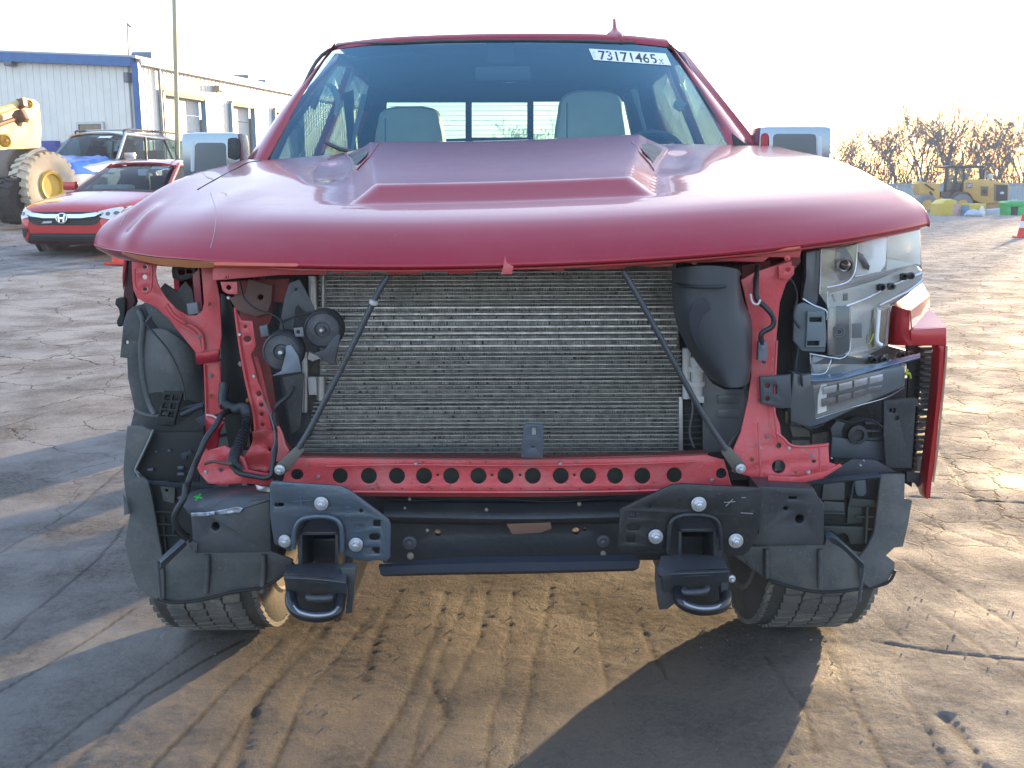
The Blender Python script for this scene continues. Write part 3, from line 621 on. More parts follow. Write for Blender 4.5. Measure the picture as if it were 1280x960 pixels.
# wheels ----------------------------------------------------------
def tyre(parent, c, r=.42, w_=.285, local=False, n=66, lug=.010):
    c = Vector(c); ax = (1, 0, 0); h = w_ / 2
    b = MB(); b.lathe([(r * .60, -h * .80), (r * .66, -h * .93), (r * .80, -h), (r * .92, -h * .96), (r * .975, -h * .84), (r - lug, -h * .62), (r - lug * .7, 0), (r - lug, h * .62), (r * .975, h * .84), (r * .92, h * .96), (r * .80, h), (r * .66, h * .93), (r * .60, h * .80), (r * .60, -h * .80)], c, ax, 64, cap=False)
    t_ = b.build('tyre', RUBD, parent, local=local, angle=40)
    for sd_ in (-1, 1):
        b = MB()
        for k in range(0):
            a0 = 2 * pi * k / 40; q = [c + Vector((sd_ * h * 1.0, cos(a) * r * rr, sin(a) * r * rr)) for a, rr in ((a0, .80), (a0 + .07, .80), (a0 + .09, .95), (a0 + .02, .95))]; b.prism(q, (sd_ * .004, 0, 0))
        b.lathe([(r * .71, sd_ * h * .96), (r * .73, sd_ * (h + .003)), (r * .75, sd_ * h * .98)], c, ax, 48, cap=False)
        o_ = b.build('sidewall_rib', RUB, t_, smooth=False, local=local); o_['kind'] = 'stuff'
    b = MB()
    rows = [(-.80, .25, .10), (-.49, .29, 0), (-.165, .29, .5), (.165, .29, .1), (.49, .29, .6), (.80, .25, .4)]
    for q, (cx, wd, ph) in enumerate(rows):
        rr = r - (.010 if abs(cx) > .7 else .001); 
        for k in range(n):
            a0 = 2 * pi * (k + ph) / n; da = 2 * pi / n * .44; vs = []
            sk = .12 * (1 if q % 2 else -1)
            for rad in (rr - .014, rr - .001):
                for (e, f2) in ((-1, -1), (1, -1), (1, 1), (-1, 1), ):
                    xx = (cx + e * wd * .5) * h + (f2 * sk * .12) * h; an = a0 + f2 * da + e * sk * da
                    if e == f2: an -= f2 * da * .25
                    vs.append(c + Vector((xx, cos(an) * rad, sin(an) * rad)))
            b.add(vs, [(4, 5, 6, 7), (0, 1, 5, 4), (1, 2, 6, 5), (2, 3, 7, 6), (3, 0, 4, 7)])
    tr_ = b.build('tread_block', RUB, t_, smooth=False, local=local); tr_['kind'] = 'stuff'
    return t_
def rim(parent, c, r, out, m, local=False, spokes=6):
    c = Vector(c); b = MB()
    b.lathe([(r, -.11), (r * .93, -.10), (r * .90, 0), (r * .93, .10), (r, .115), (r * 1.02, .10), (r * .97, .07), (r * .97, -.07), (r, -.11)], c, (1, 0, 0), 40, cap=False)
    for k in range(spokes):
        a = 2 * pi * k / spokes; b.tube([c + Vector((out * .05, 0, 0)), c + Vector((out * .085, cos(a) * r * .93, sin(a) * r * .93))], [.045, .03], 6)
    b.lathe([(.09, -.02), (.09, .05), (.05, .06)], c + Vector((out * .03, 0, 0)), (out, 0, 0), 16)
    return b.build('rim', m, parent, local=local)
for x in (-.82, .815):
    for y in (2.955, 7.05):
        w_ = MB().lathe([(.20, -.06), (.20, .06)], (x * .97, y, .415), (1, 0, 0), 24).build('wheel', FRAME, TR)
        tyre(w_, (x, y, .425), .425, .315); rim(w_, (x, y, .415), .262, 1 if x > 0 else -1, ALU)
for s_ in (-1, 1):
    MB().lathe([(.17, -.01), (.17, .01), (.09, .015), (.09, .05)], (s_ * .68, 2.99, .415), (-s_, 0, 0), 28).build('brake_disc', ALU, TR); MB().box((s_ * .64, 2.89, .44), (.10, .10, .16), bev=.02).build('brake_caliper', FRAME, TR)
MB().tube([(-.75, 6.99, .42), (.75, 6.99, .42)], .045, 10).build('rear_axle', FRAME, TR)
MB().lathe([(.05, -.16), (.14, -.08), (.15, .05), (.06, .16)], (0, 6.99, .43), (0, 1, 0), 18).build('differential', FRAME, TR)
for s in (-1, 1):
    MB().box((s * .47, 5.2, .52), (.08, 5.7, .14), bev=.01).build('frame_rail', FRAME, TR)
    MB().tube([(s * .72, 2.87, .40), (s * .15, 2.95, .42)], .022, 8).build('drive_shaft_half', FRAME, TR)
    MB().tube([(s * .70, 2.95, .30), (s * .40, 3.05, .36)], .03, 8).build('control_arm', FRAME, TR)
MB().box((0, 3.25, .72), (.62, .9, .50), bev=.06).build('engine_block', FRAME, TR)
MB().box((0, 3.2, .50), (.42, .8, .14), bev=.04).build('oil_pan', FRAME, TR)
MB().tube([(0.05, 3.9, .55), (.05, 6.8, .45)], .045, 10).build('drive_shaft', FRAME, TR)
# ------------------------------------------------------------------ torn open front: radiator, supports, brackets, lamps, liners
# condenser: dark core, bright tubes, side tanks
cond = plate('condenser', [(398, 338), (845, 330), (856, 572), (375, 574)], 2.43, mat('core_dust', (.20, .19, .165), .8, 0, 0, .5, 30), TR, th=.02)
RNG = random.Random(3)
tube_m = [mat('fin_tube_%s' % k, c, r_, .6, 0, .35, 60, dirt=(.16, .15, .13), dirt_amt=.4, ds=10) for k, c, r_ in (('dull', (.42, .41, .37), .5), ('bright', (.66, .65, .60), .4), ('dusty', (.30, .29, .26), .5))]
FIN = mat('dusty_fins', (.58, .54, .47), .6, .3, 0, .6, 60, dirt=(.42, .39, .34), dirt_amt=.6, ds=9)
yy = 341.; k = 0; base = None
while yy < 571:
    top = yy < 385; up = 385 <= yy < 440; low = yy > 500
    step = 4.9 if top else 8.0 if up else 5.2
    xl = 400 if yy < 470 else 400 - (yy - 470) * .22; xr = 846 if yy < 440 else 852
    if yy < 440: xl = 398
    a = P(xl, yy + RNG.uniform(-.15, .15), 2.405); b = P(xr, yy - 1.5 + RNG.uniform(-.15, .15), 2.405)
    th_ = .0013 if not up else .0019
    pts = [a.lerp(b, i / 12) + Vector((0, 0, RNG.uniform(-.0003, .0003))) for i in range(13)]
    q_ = [p + Vector((0, 0, th_)) for p in pts] + [p - Vector((0, 0, th_)) for p in pts[::-1]]
    vs = []; 
    for p in pts: vs += [p + Vector((0, 0, th_)), p - Vector((0, 0, th_)), p + Vector((0, .02, th_)), p + Vector((0, .02, -th_))]
    fs = []
    for i in range(12):
        o_ = i * 4; fs += [(o_, o_ + 4, o_ + 5, o_ + 1), (o_, o_ + 2, o_ + 6, o_ + 4), (o_ + 1, o_ + 5, o_ + 7, o_ + 3)]
    MB().add(vs, fs).build('condenser_tube', tube_m[1 if up else (0 if RNG.random() < .6 else 2)], cond, smooth=False)
    yy += step; k += 1
# corrugated fins between the tubes: fine zig-zag sheets as one part
b = MB(); rr_ = random.Random(9)
for row in range(38):
    y = 341 + row * 6.15; p0 = P(400, y, 2.416); p1 = P(848, y, 2.416); p2 = P(400, y + 5, 2.416); dz = p2.z - p0.z
    n_ = 230
    for i in range(n_):
        if rr_.random() < .05: continue
        x = p0.x + (p1.x - p0.x) * i / n_; wv = (p1.x - p0.x) / n_ * rr_.uniform(.62, .8); sl = rr_.uniform(-.5, .5) * wv
        b.add([(x, 2.416, p0.z), (x + wv, 2.418, p0.z), (x + wv + sl, 2.418, p0.z + dz), (x + sl, 2.416, p0.z + dz)], [(0, 1, 2, 3)])
fn = b.build('cooling_fin', FIN, cond, smooth=False); fn['kind'] = 'stuff'
plate('side_tank', [(401, 342), (408, 342), (408, 570), (380, 572), (380, 545), (401, 500)], 2.42, ALU, cond, th=.02)
plate('side_tank', C8([(690, 615), (706, 615), (708, 850), (690, 850)]), 2.40, ALU, cond, th=.02)
for pts, r_ in (([(391, 345, 2.40), (392, 380, 2.40), (394, 410, 2.40)], .010), ([(381, 440, 2.39), (382, 480, 2.39), (381, 515, 2.39)], .0075), ([(401, 470, 2.395), (401, 500, 2.395)], .012), ([(404, 345, 2.40), (404, 400, 2.40)], .004)):
    ptube('coolant_pipe', pts, r_, ALU, TR)
plate('dryer_clamp', C7([(180, 535), (215, 535), (217, 608), (185, 608)]), 2.38, WHITEP, TR, th=.02)
plate('dryer_clamp', C7([(185, 430), (240, 455), (200, 470), (180, 460)]), 2.385, WHITEP, TR, th=.015)
for pts, r_ in ((C8([(722, 415, 2.395), (722, 520, 2.395), (722, 622, 2.395)]), .010), (C8([(760, 450, 2.39), (765, 540, 2.39), (762, 625, 2.39)]), .014)):
    ptube('white_pipe', pts, r_, WHITEP, TR)
for q in (500, 560): MB().lathe([(.019, -.006), (.019, .006)], P(640 + 763 / 3.309, 310 + q / 3.309, 2.39), (0, 0, 1), 16).build('pipe_collar', WHITEP, TR)
plate('pipe_foot', C8([(742, 612), (795, 615), (795, 642), (748, 640)]), 2.375, WHITEP, TR, th=.02)
# dark backing volume between core and inner wings
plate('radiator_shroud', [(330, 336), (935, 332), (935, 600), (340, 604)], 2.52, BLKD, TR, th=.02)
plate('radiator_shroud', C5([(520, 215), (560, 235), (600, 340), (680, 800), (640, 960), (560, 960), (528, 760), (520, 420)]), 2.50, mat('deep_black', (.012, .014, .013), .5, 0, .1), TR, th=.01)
plate('battery_tray', C5([(800, 150), (860, 150), (985, 330), (1000, 460), (930, 640), (960, 900), (860, 960), (770, 420)]), 2.40, BLK, TR, th=.01)
# upper tie bar with its notched lower edge, in one piece behind the lip
ub = C7([(-210, 110), (-60, 128), (60, 112), (255, 110), (260, 97), (316, 97), (324, 112), (430, 112), (439, 97), (505, 97), (514, 110), (642, 109), (656, 90), (750, 90), (766, 108), (868, 105), (877, 88), (970, 83), (985, 100), (1014, 100), (1022, 86), (1060, 86)]) + C8([(20, 84), (100, 78), (112, 92), (213, 96), (224, 74), (322, 70), (330, 90), (465, 85), (477, 64), (540, 57), (552, 78), (662, 76), (672, 58), (732, 62), (900, 56), (1040, 58), (1062, 38), (1190, 40), (1200, 5)])
ub = [(266, 351)] + ub[2:] + [(640, 318), (300, 316), (266, 320)]
plate('upper_tie_bar', ub, lambda a, b: 2.235 + .00000035 * abs(a - 640) ** 2, PAINTI, TR, th=.012, bev=1,
      holes=[hole(420, 339, 2.2), hole(500, 338, 1.5), hole(700, 333, 1.5), hole(792, 331, 1.8), hole(868, 328, 2.2), hole(575, 336, 1.6)])
loft('tie_bar_flange', [[(268, 328, 2.215), (450, 331, 2.195), (640, 333, 2.185), (820, 327, 2.195), (1000, 308, 2.25)], [(268, 332, 2.215), (450, 334, 2.195), (640, 335.5, 2.185), (820, 329.5, 2.195), (1000, 311, 2.25)], [(268, 334, 2.235), (450, 335, 2.228), (640, 336, 2.225), (820, 330, 2.228), (1000, 312, 2.26)]], mat('orange_lit_red', (.60, .10, .05), .4, .1, .3, .2, 20), TR, 4, .002)  # orange light on the flange is put into its colour
for a, b, r_ in ((282.7, 346, 3.6), (984, 323, 3.8), (313, 332, 2.5)): bolt(a, b, 2.25 if a < 600 else 2.235, r_, TR, PAINTI)
plate('mounting_tab', C5([(520, 163), (600, 163), (602, 222), (555, 222), (530, 205)]), 2.26, PAINTI, TR, holes=C5(hole(560, 190, 12)) and [C5(hole(560, 190, 12))], th=.005)
plate('mounting_tab', D1([(182, 176), (250, 180), (250, 215), (228, 236), (184, 234)]), 2.27, PAINTI, TR, holes=[D1(hole(222, 196, 9))], th=.005)
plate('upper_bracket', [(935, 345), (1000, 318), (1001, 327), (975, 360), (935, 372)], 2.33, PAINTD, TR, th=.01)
# left wing rail: the Y-shaped stamping
Yb = lambda a, b: 2.40 + .0006 * max(0, 260 - a)
plate('wing_rail_bracket', C5([(92, 50), (235, 50), (214, 85), (207, 120), (220, 175), (260, 238), (308, 290), (362, 324), (405, 323), (432, 300), (440, 262), (424, 62), (488, 62), (500, 150), (518, 240), (527, 420), (514, 520), (420, 530), (398, 500), (350, 440), (270, 340), (205, 282), (150, 258), (118, 240), (100, 200), (94, 120)]), Yb, PAINTI, TR,
      holes=[C5(hole(160, 90, 9)), C5(hole(155, 139, 12)), C5(hole(161, 196, 9))], th=.006, bev=1.6)
plate('bracket_foot', C5([(400, 505), (418, 502), (512, 488), (514, 545), (414, 562), (402, 545)]), 2.392, PAINT, TR, th=.005)
ptube('pressed_bead', C5([(262, 270, 2.402), (300, 325, 2.4), (350, 360, 2.4), (400, 385, 2.4), (432, 425, 2.4), (440, 490, 2.4)]), .0042, PAINTI, TR, 6)
ptube('pressed_bead', C5([(252, 285, 2.402), (290, 340, 2.4), (345, 378, 2.4), (388, 402, 2.4), (418, 440, 2.4), (428, 490, 2.4)]), .0030, PAINTI, TR, 6)
ptube('pressed_bead', C5([(108, 100, 2.415), (112, 180, 2.415), (140, 215, 2.41), (175, 212, 2.41), (190, 180, 2.41), (192, 80, 2.41)]), .0025, PAINTI, TR, 6)
for q in ((160, 90), (161, 196)): p_ = C5([q])[0]; bolt(p_[0], p_[1], 2.412, 2.2, TR, FRAME)
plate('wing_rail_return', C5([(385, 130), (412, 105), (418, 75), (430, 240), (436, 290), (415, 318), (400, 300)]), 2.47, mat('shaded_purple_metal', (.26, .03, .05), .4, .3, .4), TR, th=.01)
plate('wing_rail_post', C5([(442, 556), (516, 540), (524, 700), (545, 775), (500, 800), (450, 805), (446, 700)]), 2.43, PAINTI, TR, th=.008)
ptube('post_edge', C5([(444, 560, 2.425), (450, 700, 2.425), (452, 800, 2.425)]), .0025, PAINTI, TR); ptube('post_edge', C5([(516, 545, 2.425), (524, 700, 2.425), (545, 775, 2.425)]), .0025, PAINTI, TR)
plate('grille_shutter_piece', C5([(292, 72), (400, 72), (398, 120), (370, 150), (320, 158), (290, 145), (285, 110)]), 2.50, BLK, TR, th=.01, holes=[C5(rrect(318, 80, 350, 98, 3)), C5(rrect(318, 104, 350, 128, 3)), C5(rrect(358, 80, 386, 98, 3)), C5(rrect(358, 104, 386, 122, 3))])
plate('gap_block_plate', C5([(150, 262), (215, 270), (300, 300), (400, 330), (430, 330), (430, 560), (350, 560), (260, 430), (180, 330)]), 2.50, LINER, TR, th=.006)  # added plate that blocks a bright sliver behind the bracket
# crumpled dark outer wing edge, far left
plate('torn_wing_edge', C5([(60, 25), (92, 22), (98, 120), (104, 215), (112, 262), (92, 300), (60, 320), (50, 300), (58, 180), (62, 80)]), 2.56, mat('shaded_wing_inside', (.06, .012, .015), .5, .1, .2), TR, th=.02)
plate('torn_wing_edge', C5([(66, 22), (72, 60), (60, 160), (52, 200), (48, 140), (54, 60)]), 2.55, PAINT, TR, th=.006)
plate('broken_clip', C5([(18, 245), (45, 238), (62, 250), (58, 330), (50, 372), (28, 376), (22, 350), (36, 320), (30, 290), (14, 270)]), 2.55, BLKD, TR, th=.02, smooth=2)
# inner vertical support, left
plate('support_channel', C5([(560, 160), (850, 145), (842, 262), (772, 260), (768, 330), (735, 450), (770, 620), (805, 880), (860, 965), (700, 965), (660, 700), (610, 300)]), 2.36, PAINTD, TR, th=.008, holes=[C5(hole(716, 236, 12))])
plate('vertical_support', C5([(590, 285), (612, 330), (622, 348), (674, 350), (692, 470), (668, 512), (700, 640), (722, 690), (748, 780), (768, 872), (700, 905), (680, 800), (650, 660), (618, 480), (598, 360)]), 2.30, PAINTI, TR,
      holes=[C5(hole(650, 437, 18, 14)), C5(hole(640, 378, 8)), C5(hole(705, 700, 13)), C5(hole(716, 754, 10)), C5(hole(718, 799, 9)), C5(hole(722, 850, 9))], th=.006, bev=1.2)
ptube('support_edge', C5([(590, 285, 2.295), (610, 440, 2.295), (640, 620, 2.295), (680, 800, 2.295), (690, 890, 2.295)]), .0032, PAINTI, TR)
ptube('support_edge', C5([(690, 520, 2.33), (712, 600, 2.33), (750, 760, 2.33), (800, 900, 2.33)]), .005, PAINTI, TR)
plate('dusty_gusset', C5([(655, 150), (770, 180), (765, 262), (745, 315), (690, 330), (600, 300), (560, 240), (640, 220)]), 2.345, mat('dust_caked_metal', (.17, .10, .08), .8, 0, 0, .2, 10), TR, th=.006, holes=[C5(hole(712, 236, 14))])
# crumple helper: subdivides a sheet and dents it
def crumple(o, amp, sc, L=.012, seed=3):
    bm = bmesh.new(); bm.from_mesh(o.data)
    for _ in range(5):
        e = [e for e in bm.edges if e.calc_length() > L]
        if not e: break
        bmesh.ops.subdivide_edges(bm, edges=e, cuts=1); bmesh.ops.triangulate(bm, faces=bm.faces[:])
    co = np.array([v.co[:] for v in bm.verts]); n1 = noise2(co[:, 0] * sc, co[:, 2] * sc, seed) + .5 * noise2(co[:, 0] * sc * 2.3, co[:, 2] * sc * 2.3, seed + 1)
    n2 = noise2(co[:, 0] * sc, co[:, 2] * sc, seed + 5)
    for v, a, b in zip(bm.verts, n1, n2): v.co.y += a * amp; v.co.z += b * amp * .25
    bm.to_mesh(o.data); bm.free(); o.data.polygons.foreach_set('use_smooth', [True] * len(o.data.polygons)); o.data.set_sharp_from_angle(angle=R(50)); return o
crumple(plate('crumpled_apron', E2([(250, 590), (270, 610), (420, 570), (480, 590), (600, 650), (640, 745), (820, 790), (860, 870), (850, 905), (560, 880), (420, 905), (300, 880), (200, 810), (170, 740), (220, 640)]), 2.26, PAINTI, TR, holes=[E2(hole(392, 767, 20, 15))], th=.006), .035, 14)
crumple(plate('crumpled_apron', E2([(690, 420), (800, 395), (880, 420), (910, 480), (885, 560), (850, 620), (840, 770), (790, 800), (640, 760), (600, 660), (660, 560), (680, 500)]), 2.285, PAINTI, TR, holes=[E2(hole(825, 590, 14, 22))], th=.006), .030, 16, seed=8)
crumple(plate('crumpled_apron', E2([(262, 270), (350, 290), (440, 330), (400, 420), (360, 600), (250, 600), (270, 450)]), 2.36, PAINT, TR, th=.005), .02, 12, seed=4)
plate('apron_post', E2([(900, 370), (925, 420), (1000, 600), (960, 700), (890, 690), (905, 560)]), 2.25, PAINTI, TR, th=.006)
ptube('torn_edge', E2([(905, 375, 2.24), (940, 450, 2.24), (965, 540, 2.24), (998, 600, 2.24)]), .0035, PAINTI, TR)
ptube('torn_edge', E2([(270, 275, 2.35), (330, 285, 2.345), (380, 310, 2.34), (430, 300, 2.34)]), .003, mat('bright_torn_metal', (.6, .35, .33), .4, .3), TR)
crumple(plate('torn_strip', E2([(700, 905), (840, 910), (860, 960), (720, 950)]), 2.2, ALU, TR, th=.002), .02, 30)
# lower tie bar with its row of round holes
lh = [hole(x, 595 + .0000 * x, 10) for x in (461, 496, 530, 564, 598, 632, 666, 701, 735, 769, 803)]
ltb = plate('lower_tie_bar', [(352, 605), (362, 575), (372, 571), (640, 574), (880, 568), (905, 575), (915, 608), (800, 612), (640, 614), (450, 614)], 2.235, PAINTI, TR,
      holes=lh + [hole(425, 595, 9.5), hole(843, 594, 9.5), hole(902, 592, 8.5), E2(hole(1075, 805, 55, 48))] + [hole(x, 594, 1.6) for x in (547, 615, 650, 718)], th=.006, bev=1.4)
loft('tie_bar_top_flange', [[(372, 570, 2.235), (500, 572, 2.232), (640, 573, 2.23), (780, 571, 2.232), (885, 567, 2.235)], [(378, 566, 2.36), (500, 567, 2.36), (640, 568, 2.36), (780, 567, 2.36), (880, 562, 2.36)]], PAINTD, TR, 3, .003)
loft('tie_bar_lower_flange', [[(420, 613, 2.235), (640, 614, 2.235), (800, 612, 2.235), (900, 607, 2.235)], [(440, 618, 2.26), (640, 619, 2.26), (800, 616, 2.26), (900, 610, 2.26)]], PAINTI, TR, 3, .004)
plate('tie_bar_backing', [(410, 584), (860, 582), (860, 606), (410, 608)], 2.30, mat('green_grey_dust', (.10, .115, .095), .7, 0, 0, .25, 30), TR, th=.006)
ptube('tie_bar_seam', [(408, 583, 2.228), (500, 581, 2.228), (640, 582, 2.227), (780, 580, 2.228), (870, 577, 2.23)], .0022, PAINTI, TR)
# diagonal stay rods
for pts in ([(485, 345, 2.21), (470, 371, 2.205), (432, 450, 2.20), (392, 528, 2.195), (373, 560, 2.19)], [(779, 339, 2.21), (800, 375, 2.205), (838, 445, 2.20), (880, 520, 2.195), (908, 562, 2.19)]):
    rd = ptube('stay_rod', pts, .0065, FRAME, TR, n=10)
    e0 = pts[-1]
    ft = [(373, 555), (381, 562), (360, 590), (350, 594), (343, 588), (346, 580)] if e0[0] < 600 else [(904, 555), (914, 560), (932, 580), (929, 592), (919, 592), (902, 566)]
    plate('rod_end', ft, 2.190, mat('worn_steel', (.15, .135, .11), .5, .4, 0, .2, 20), rd, th=.006)
MB().lathe([(.009, -.004), (.010, 0), (.009, .004)], P(467, 378, 2.198), (.4, -.2, 1), 8).build('rod_mark', WHITEP, TR)
bolt(350, 587, 2.185, 7, TR); bolt(925.5, 585.5, 2.185, 6.6, TR)
# horns
for (cx, cy, r_, Yh) in ((352, 440, 25, 2.22), (403, 412, 24, 2.235)):
    c = P(cx, cy, Yh); k = Yh / F; r = r_ * k
    h_ = MB().lathe([(r * .98, .030), (r, .022), (r, .006), (r * .93, 0), (r * .90, -.002), (r * .86, .002), (r * .60, .001), (r * .42, -.002), (r * .38, .003), (r * .20, .002), (r * .17, -.006), (r * .05, -.007)], c, (0, 1, 0), 36).build('horn', mat('horn_dusty_black', (.06, .062, .066), .45, .2, 0, .15, 20, dirt=(.15, .14, .13), dirt_amt=.6, ds=20), TR)
    MB().lathe([(r * 1.06, .02), (r * 1.06, .036), (r * .8, .04)], c, (0, 1, 0), 36).build('horn_ring', BLKD, h_)
    MB().lathe([(r * .12, -.009), (r * .12, -.016), (r * .07, -.018)], c, (0, 1, 0), 6).build('horn_nut', ZINC, h_)
plate('horn_trumpet', C5([(812, 590), (830, 520), (835, 470), (860, 465), (895, 520), (908, 594), (765, 616)]), 2.215, mat('blue_grey_shield', (.16, .19, .22), .35, .4), TR, th=.008, smooth=0)
plate('horn_trumpet', C7([(205, 435), (250, 420), (300, 355), (316, 360), (292, 478), (270, 478), (235, 460)]), 2.232, MATS['horn_dusty_black'], TR, th=.01)
plate('horn_bracket', C5([(850, 170), (900, 150), (925, 195), (990, 330), (960, 345), (895, 275), (880, 290), (870, 400), (800, 405), (825, 255)]), 2.26, mat('horn_bracket_grey', (.075, .08, .082), .5, .2), TR, th=.004, holes=[C5(hole(884, 200, 6))])
plate('horn_bracket', C5([(870, 385), (915, 380), (920, 425), (880, 428)]), 2.225, GREY, TR, th=.006, holes=[C5(hole(893, 404, 9))])
plate('core_side_plate', C5([(815, 620), (920, 600), (915, 700), (905, 860), (860, 900), (845, 800), (835, 700)]), 2.34, BLK, TR, th=.006)
ptube('thin_cable', C5([(875, 660, 2.30), (845, 700, 2.29), (800, 760, 2.29), (770, 800, 2.28)]), .003, BLK, TR)
ptube('thin_cable', E2([(1040, 20, 2.30), (1000, 100, 2.29), (900, 190, 2.28), (875, 260, 2.28), (880, 350, 2.27), (910, 430, 2.27), (905, 500, 2.27), (880, 600, 2.26)]), .0055, HOSE, TR)
# hoses on the left: thick corrugated elbow and the long loom down to the beam
ptube('corrugated_hose', E2([(450, 190, 2.36), (520, 225, 2.32), (600, 215, 2.28), (625, 280, 2.25), (620, 380, 2.24), (575, 500, 2.23), (530, 600, 2.23), (510, 690, 2.24), (560, 750, 2.27)]), .0115, HOSE, TR, 6, 14, .12, .0048)
ptube('wiring_loom', E2([(500, 235, 2.33), (420, 265, 2.28), (350, 370, 2.25), (270, 480, 2.23), (210, 620, 2.22), (160, 740, 2.22), (115, 860, 2.21), (95, 960, 2.21)]) + E1([(740, 380, 2.19), (720, 500, 2.17), (650, 620, 2.165), (625, 700, 2.165), (650, 790, 2.17), (720, 860, 2.19), (760, 880, 2.2)]), .0068, HOSE, TR, 7, 10, .06, .004)
ptube('wiring_loom', E2([(500, 720, 2.24), (560, 790, 2.22), (700, 820, 2.21), (800, 835, 2.20), (850, 800, 2.20), (862, 700, 2.21), (880, 600, 2.23)]), .006, HOSE, TR, 6, 10)
ptube('wiring_loom', E2([(255, 710, 2.23), (330, 690, 2.225), (420, 705, 2.225), (500, 710, 2.22)]), .0035, mat('rust_brown_tape', (.10, .07, .06), .7), TR, 5, 8, .1, .006)
ptube('black_pipe', E2([(430, 200, 2.38), (420, 120, 2.40), (430, 0, 2.42)]), .012, BLK, TR)
# air intake duct on the right
dk = [[(842, 336), (862, 333), (890, 332), (918, 336), (925, 342)], [(842, 352), (862, 358), (890, 359), (918, 356), (922, 350)], [(843, 380), (862, 386), (892, 388), (920, 382), (928, 378)], [(848, 405), (870, 415), (900, 418), (928, 408), (937, 400)], [(859, 430), (882, 442), (908, 446), (930, 438), (938, 430)], [(875, 455), (895, 465), (912, 470), (930, 464), (937, 455)], [(890, 472), (904, 480), (915, 484), (928, 482), (934, 478)]]
rows = [[(p[0], p[1], 2.30 - .10 * sin(pi * (j + .5) / 5)) for j, p in enumerate(r)] for r in dk]
loft('air_duct', rows, mat('air_duct_plastic', (.048, .053, .058), .42, 0, 0, .15, 6, dirt=(.06, .06, .055), dirt_amt=.4), TR, 5, .004)
ptube('duct_rim', [(842, 353, 2.275), (855, 357, 2.22), (880, 359, 2.185), (905, 358, 2.20), (921, 351, 2.27)], .0035, BLKD, TR)
ov = [P(640 + x / 3.309, 310 + y / 3.309, 2.185) for x, y in [(790, 205), (830, 260), (858, 380), (862, 460), (840, 505), (790, 450), (745, 370), (728, 290), (750, 225), (790, 205)]]
plate('duct_recess', C8([(790, 208), (828, 260), (856, 380), (860, 460), (838, 500), (792, 448), (748, 370), (732, 290), (750, 228)]), lambda a, b: 2.192 + .00055 * (b - 380), mat('duct_recess_plastic', (.045, .048, .058), .5), TR, th=.006, bev=2.5, smooth=4)
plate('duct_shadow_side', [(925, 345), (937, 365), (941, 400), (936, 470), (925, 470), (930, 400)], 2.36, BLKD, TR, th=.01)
# translucent grey splash shield and rubber seal below the duct
plate('splash_shield', C8([(785, 500), (830, 560), (880, 585), (975, 585), (970, 660), (940, 760), (880, 840), (790, 850)]), 2.39, mat('grey_splash_shield', (.10, .105, .105), .35, 0, .2, .2, 14), TR, th=.004)
for q in (640, 700): plate('shield_step', C8([(850, q - 30), (945, q - 35), (940, q), (850, q + 3)]), 2.385, mat('grey_splash_shield', (.1, .1, .1)), TR, th=.004)
ptube('rubber_seal', C8([(962, 560, 2.32), (972, 640, 2.315), (955, 730, 2.31), (915, 790, 2.305), (890, 830, 2.30)]), .005, BLK, TR)
plate('radiator_end_fins', C8([(706, 620), (790, 625), (788, 845), (708, 850)]), 2.42, BLKD, TR, th=.01)
for q in range(9): ptube('radiator_fin', C8([(708, 640 + q * 25, 2.413), (786, 636 + q * 25, 2.413)]), .002, BLK, TR)
plate('grille_clip', C8([(48, 738), (58, 728), (130, 730), (132, 800), (128, 870), (36, 866), (44, 790)]), 2.20, mat('clip_grey', (.075, .085, .10), .4), TR, th=.012, holes=[C8(rrect(82, 742, 100, 778, 6)), C8(rrect(80, 810, 94, 826, 2))])
plate('clip_lining', C8([(78, 738), (104, 738), (104, 782), (78, 782)]), 2.208, WHITEP, TR, th=.002)
# right-hand support, arm and brackets
plate('vertical_support', [(944, 340), (968, 332), (990, 326), (990, 346), (983, 354), (975, 378), (971, 420), (969, 470), (968, 512), (975, 530)] + D2([(262, 78), (300, 122), (320, 132), (465, 118), (470, 200), (502, 210), (440, 248), (320, 275), (200, 290), (120, 258)]) + [(915, 590), (917, 561), (926, 540), (935, 500), (939, 470), (937, 430), (937, 398), (930, 365), (926, 350)],
      lambda a, b: 2.285 - .0003 * max(0, b - 480), PAINTI, TR, th=.007, bev=1.2, holes=[D2(hole(252, 218, 29)), D2(hole(403, 195, 8, 7)), D2(hole(252, 128, 11))])
ptube('support_edge', D2([(165, 30, 2.24), (168, 120, 2.235), (175, 260, 2.23)]), .0028, PAINTI, TR)
ptube('support_edge', D2([(238, 70, 2.235), (270, 95, 2.235), (318, 130, 2.235), (440, 128, 2.235), (466, 118, 2.235)]), .0032, PAINTI, TR)
ptube('support_edge', D2([(425, 128, 2.232), (428, 235, 2.232)]), .002, PAINTI, TR)
ptube('support_edge', D1([(175, 500, 2.27), (168, 640, 2.265), (165, 800, 2.255), (180, 930, 2.25)]), .0028, PAINTI, TR)
plate('apron_tab', D2([(205, 255), (340, 262), (460, 235), (515, 205), (525, 215), (440, 268), (330, 292), (205, 300)]), 2.22, PAINTI, TR, th=.005)
plate('inner_panel', [(928, 332), (962, 326), (968, 345), (962, 380), (944, 400), (936, 372), (928, 350)], 2.35, PAINTD, TR, th=.006)
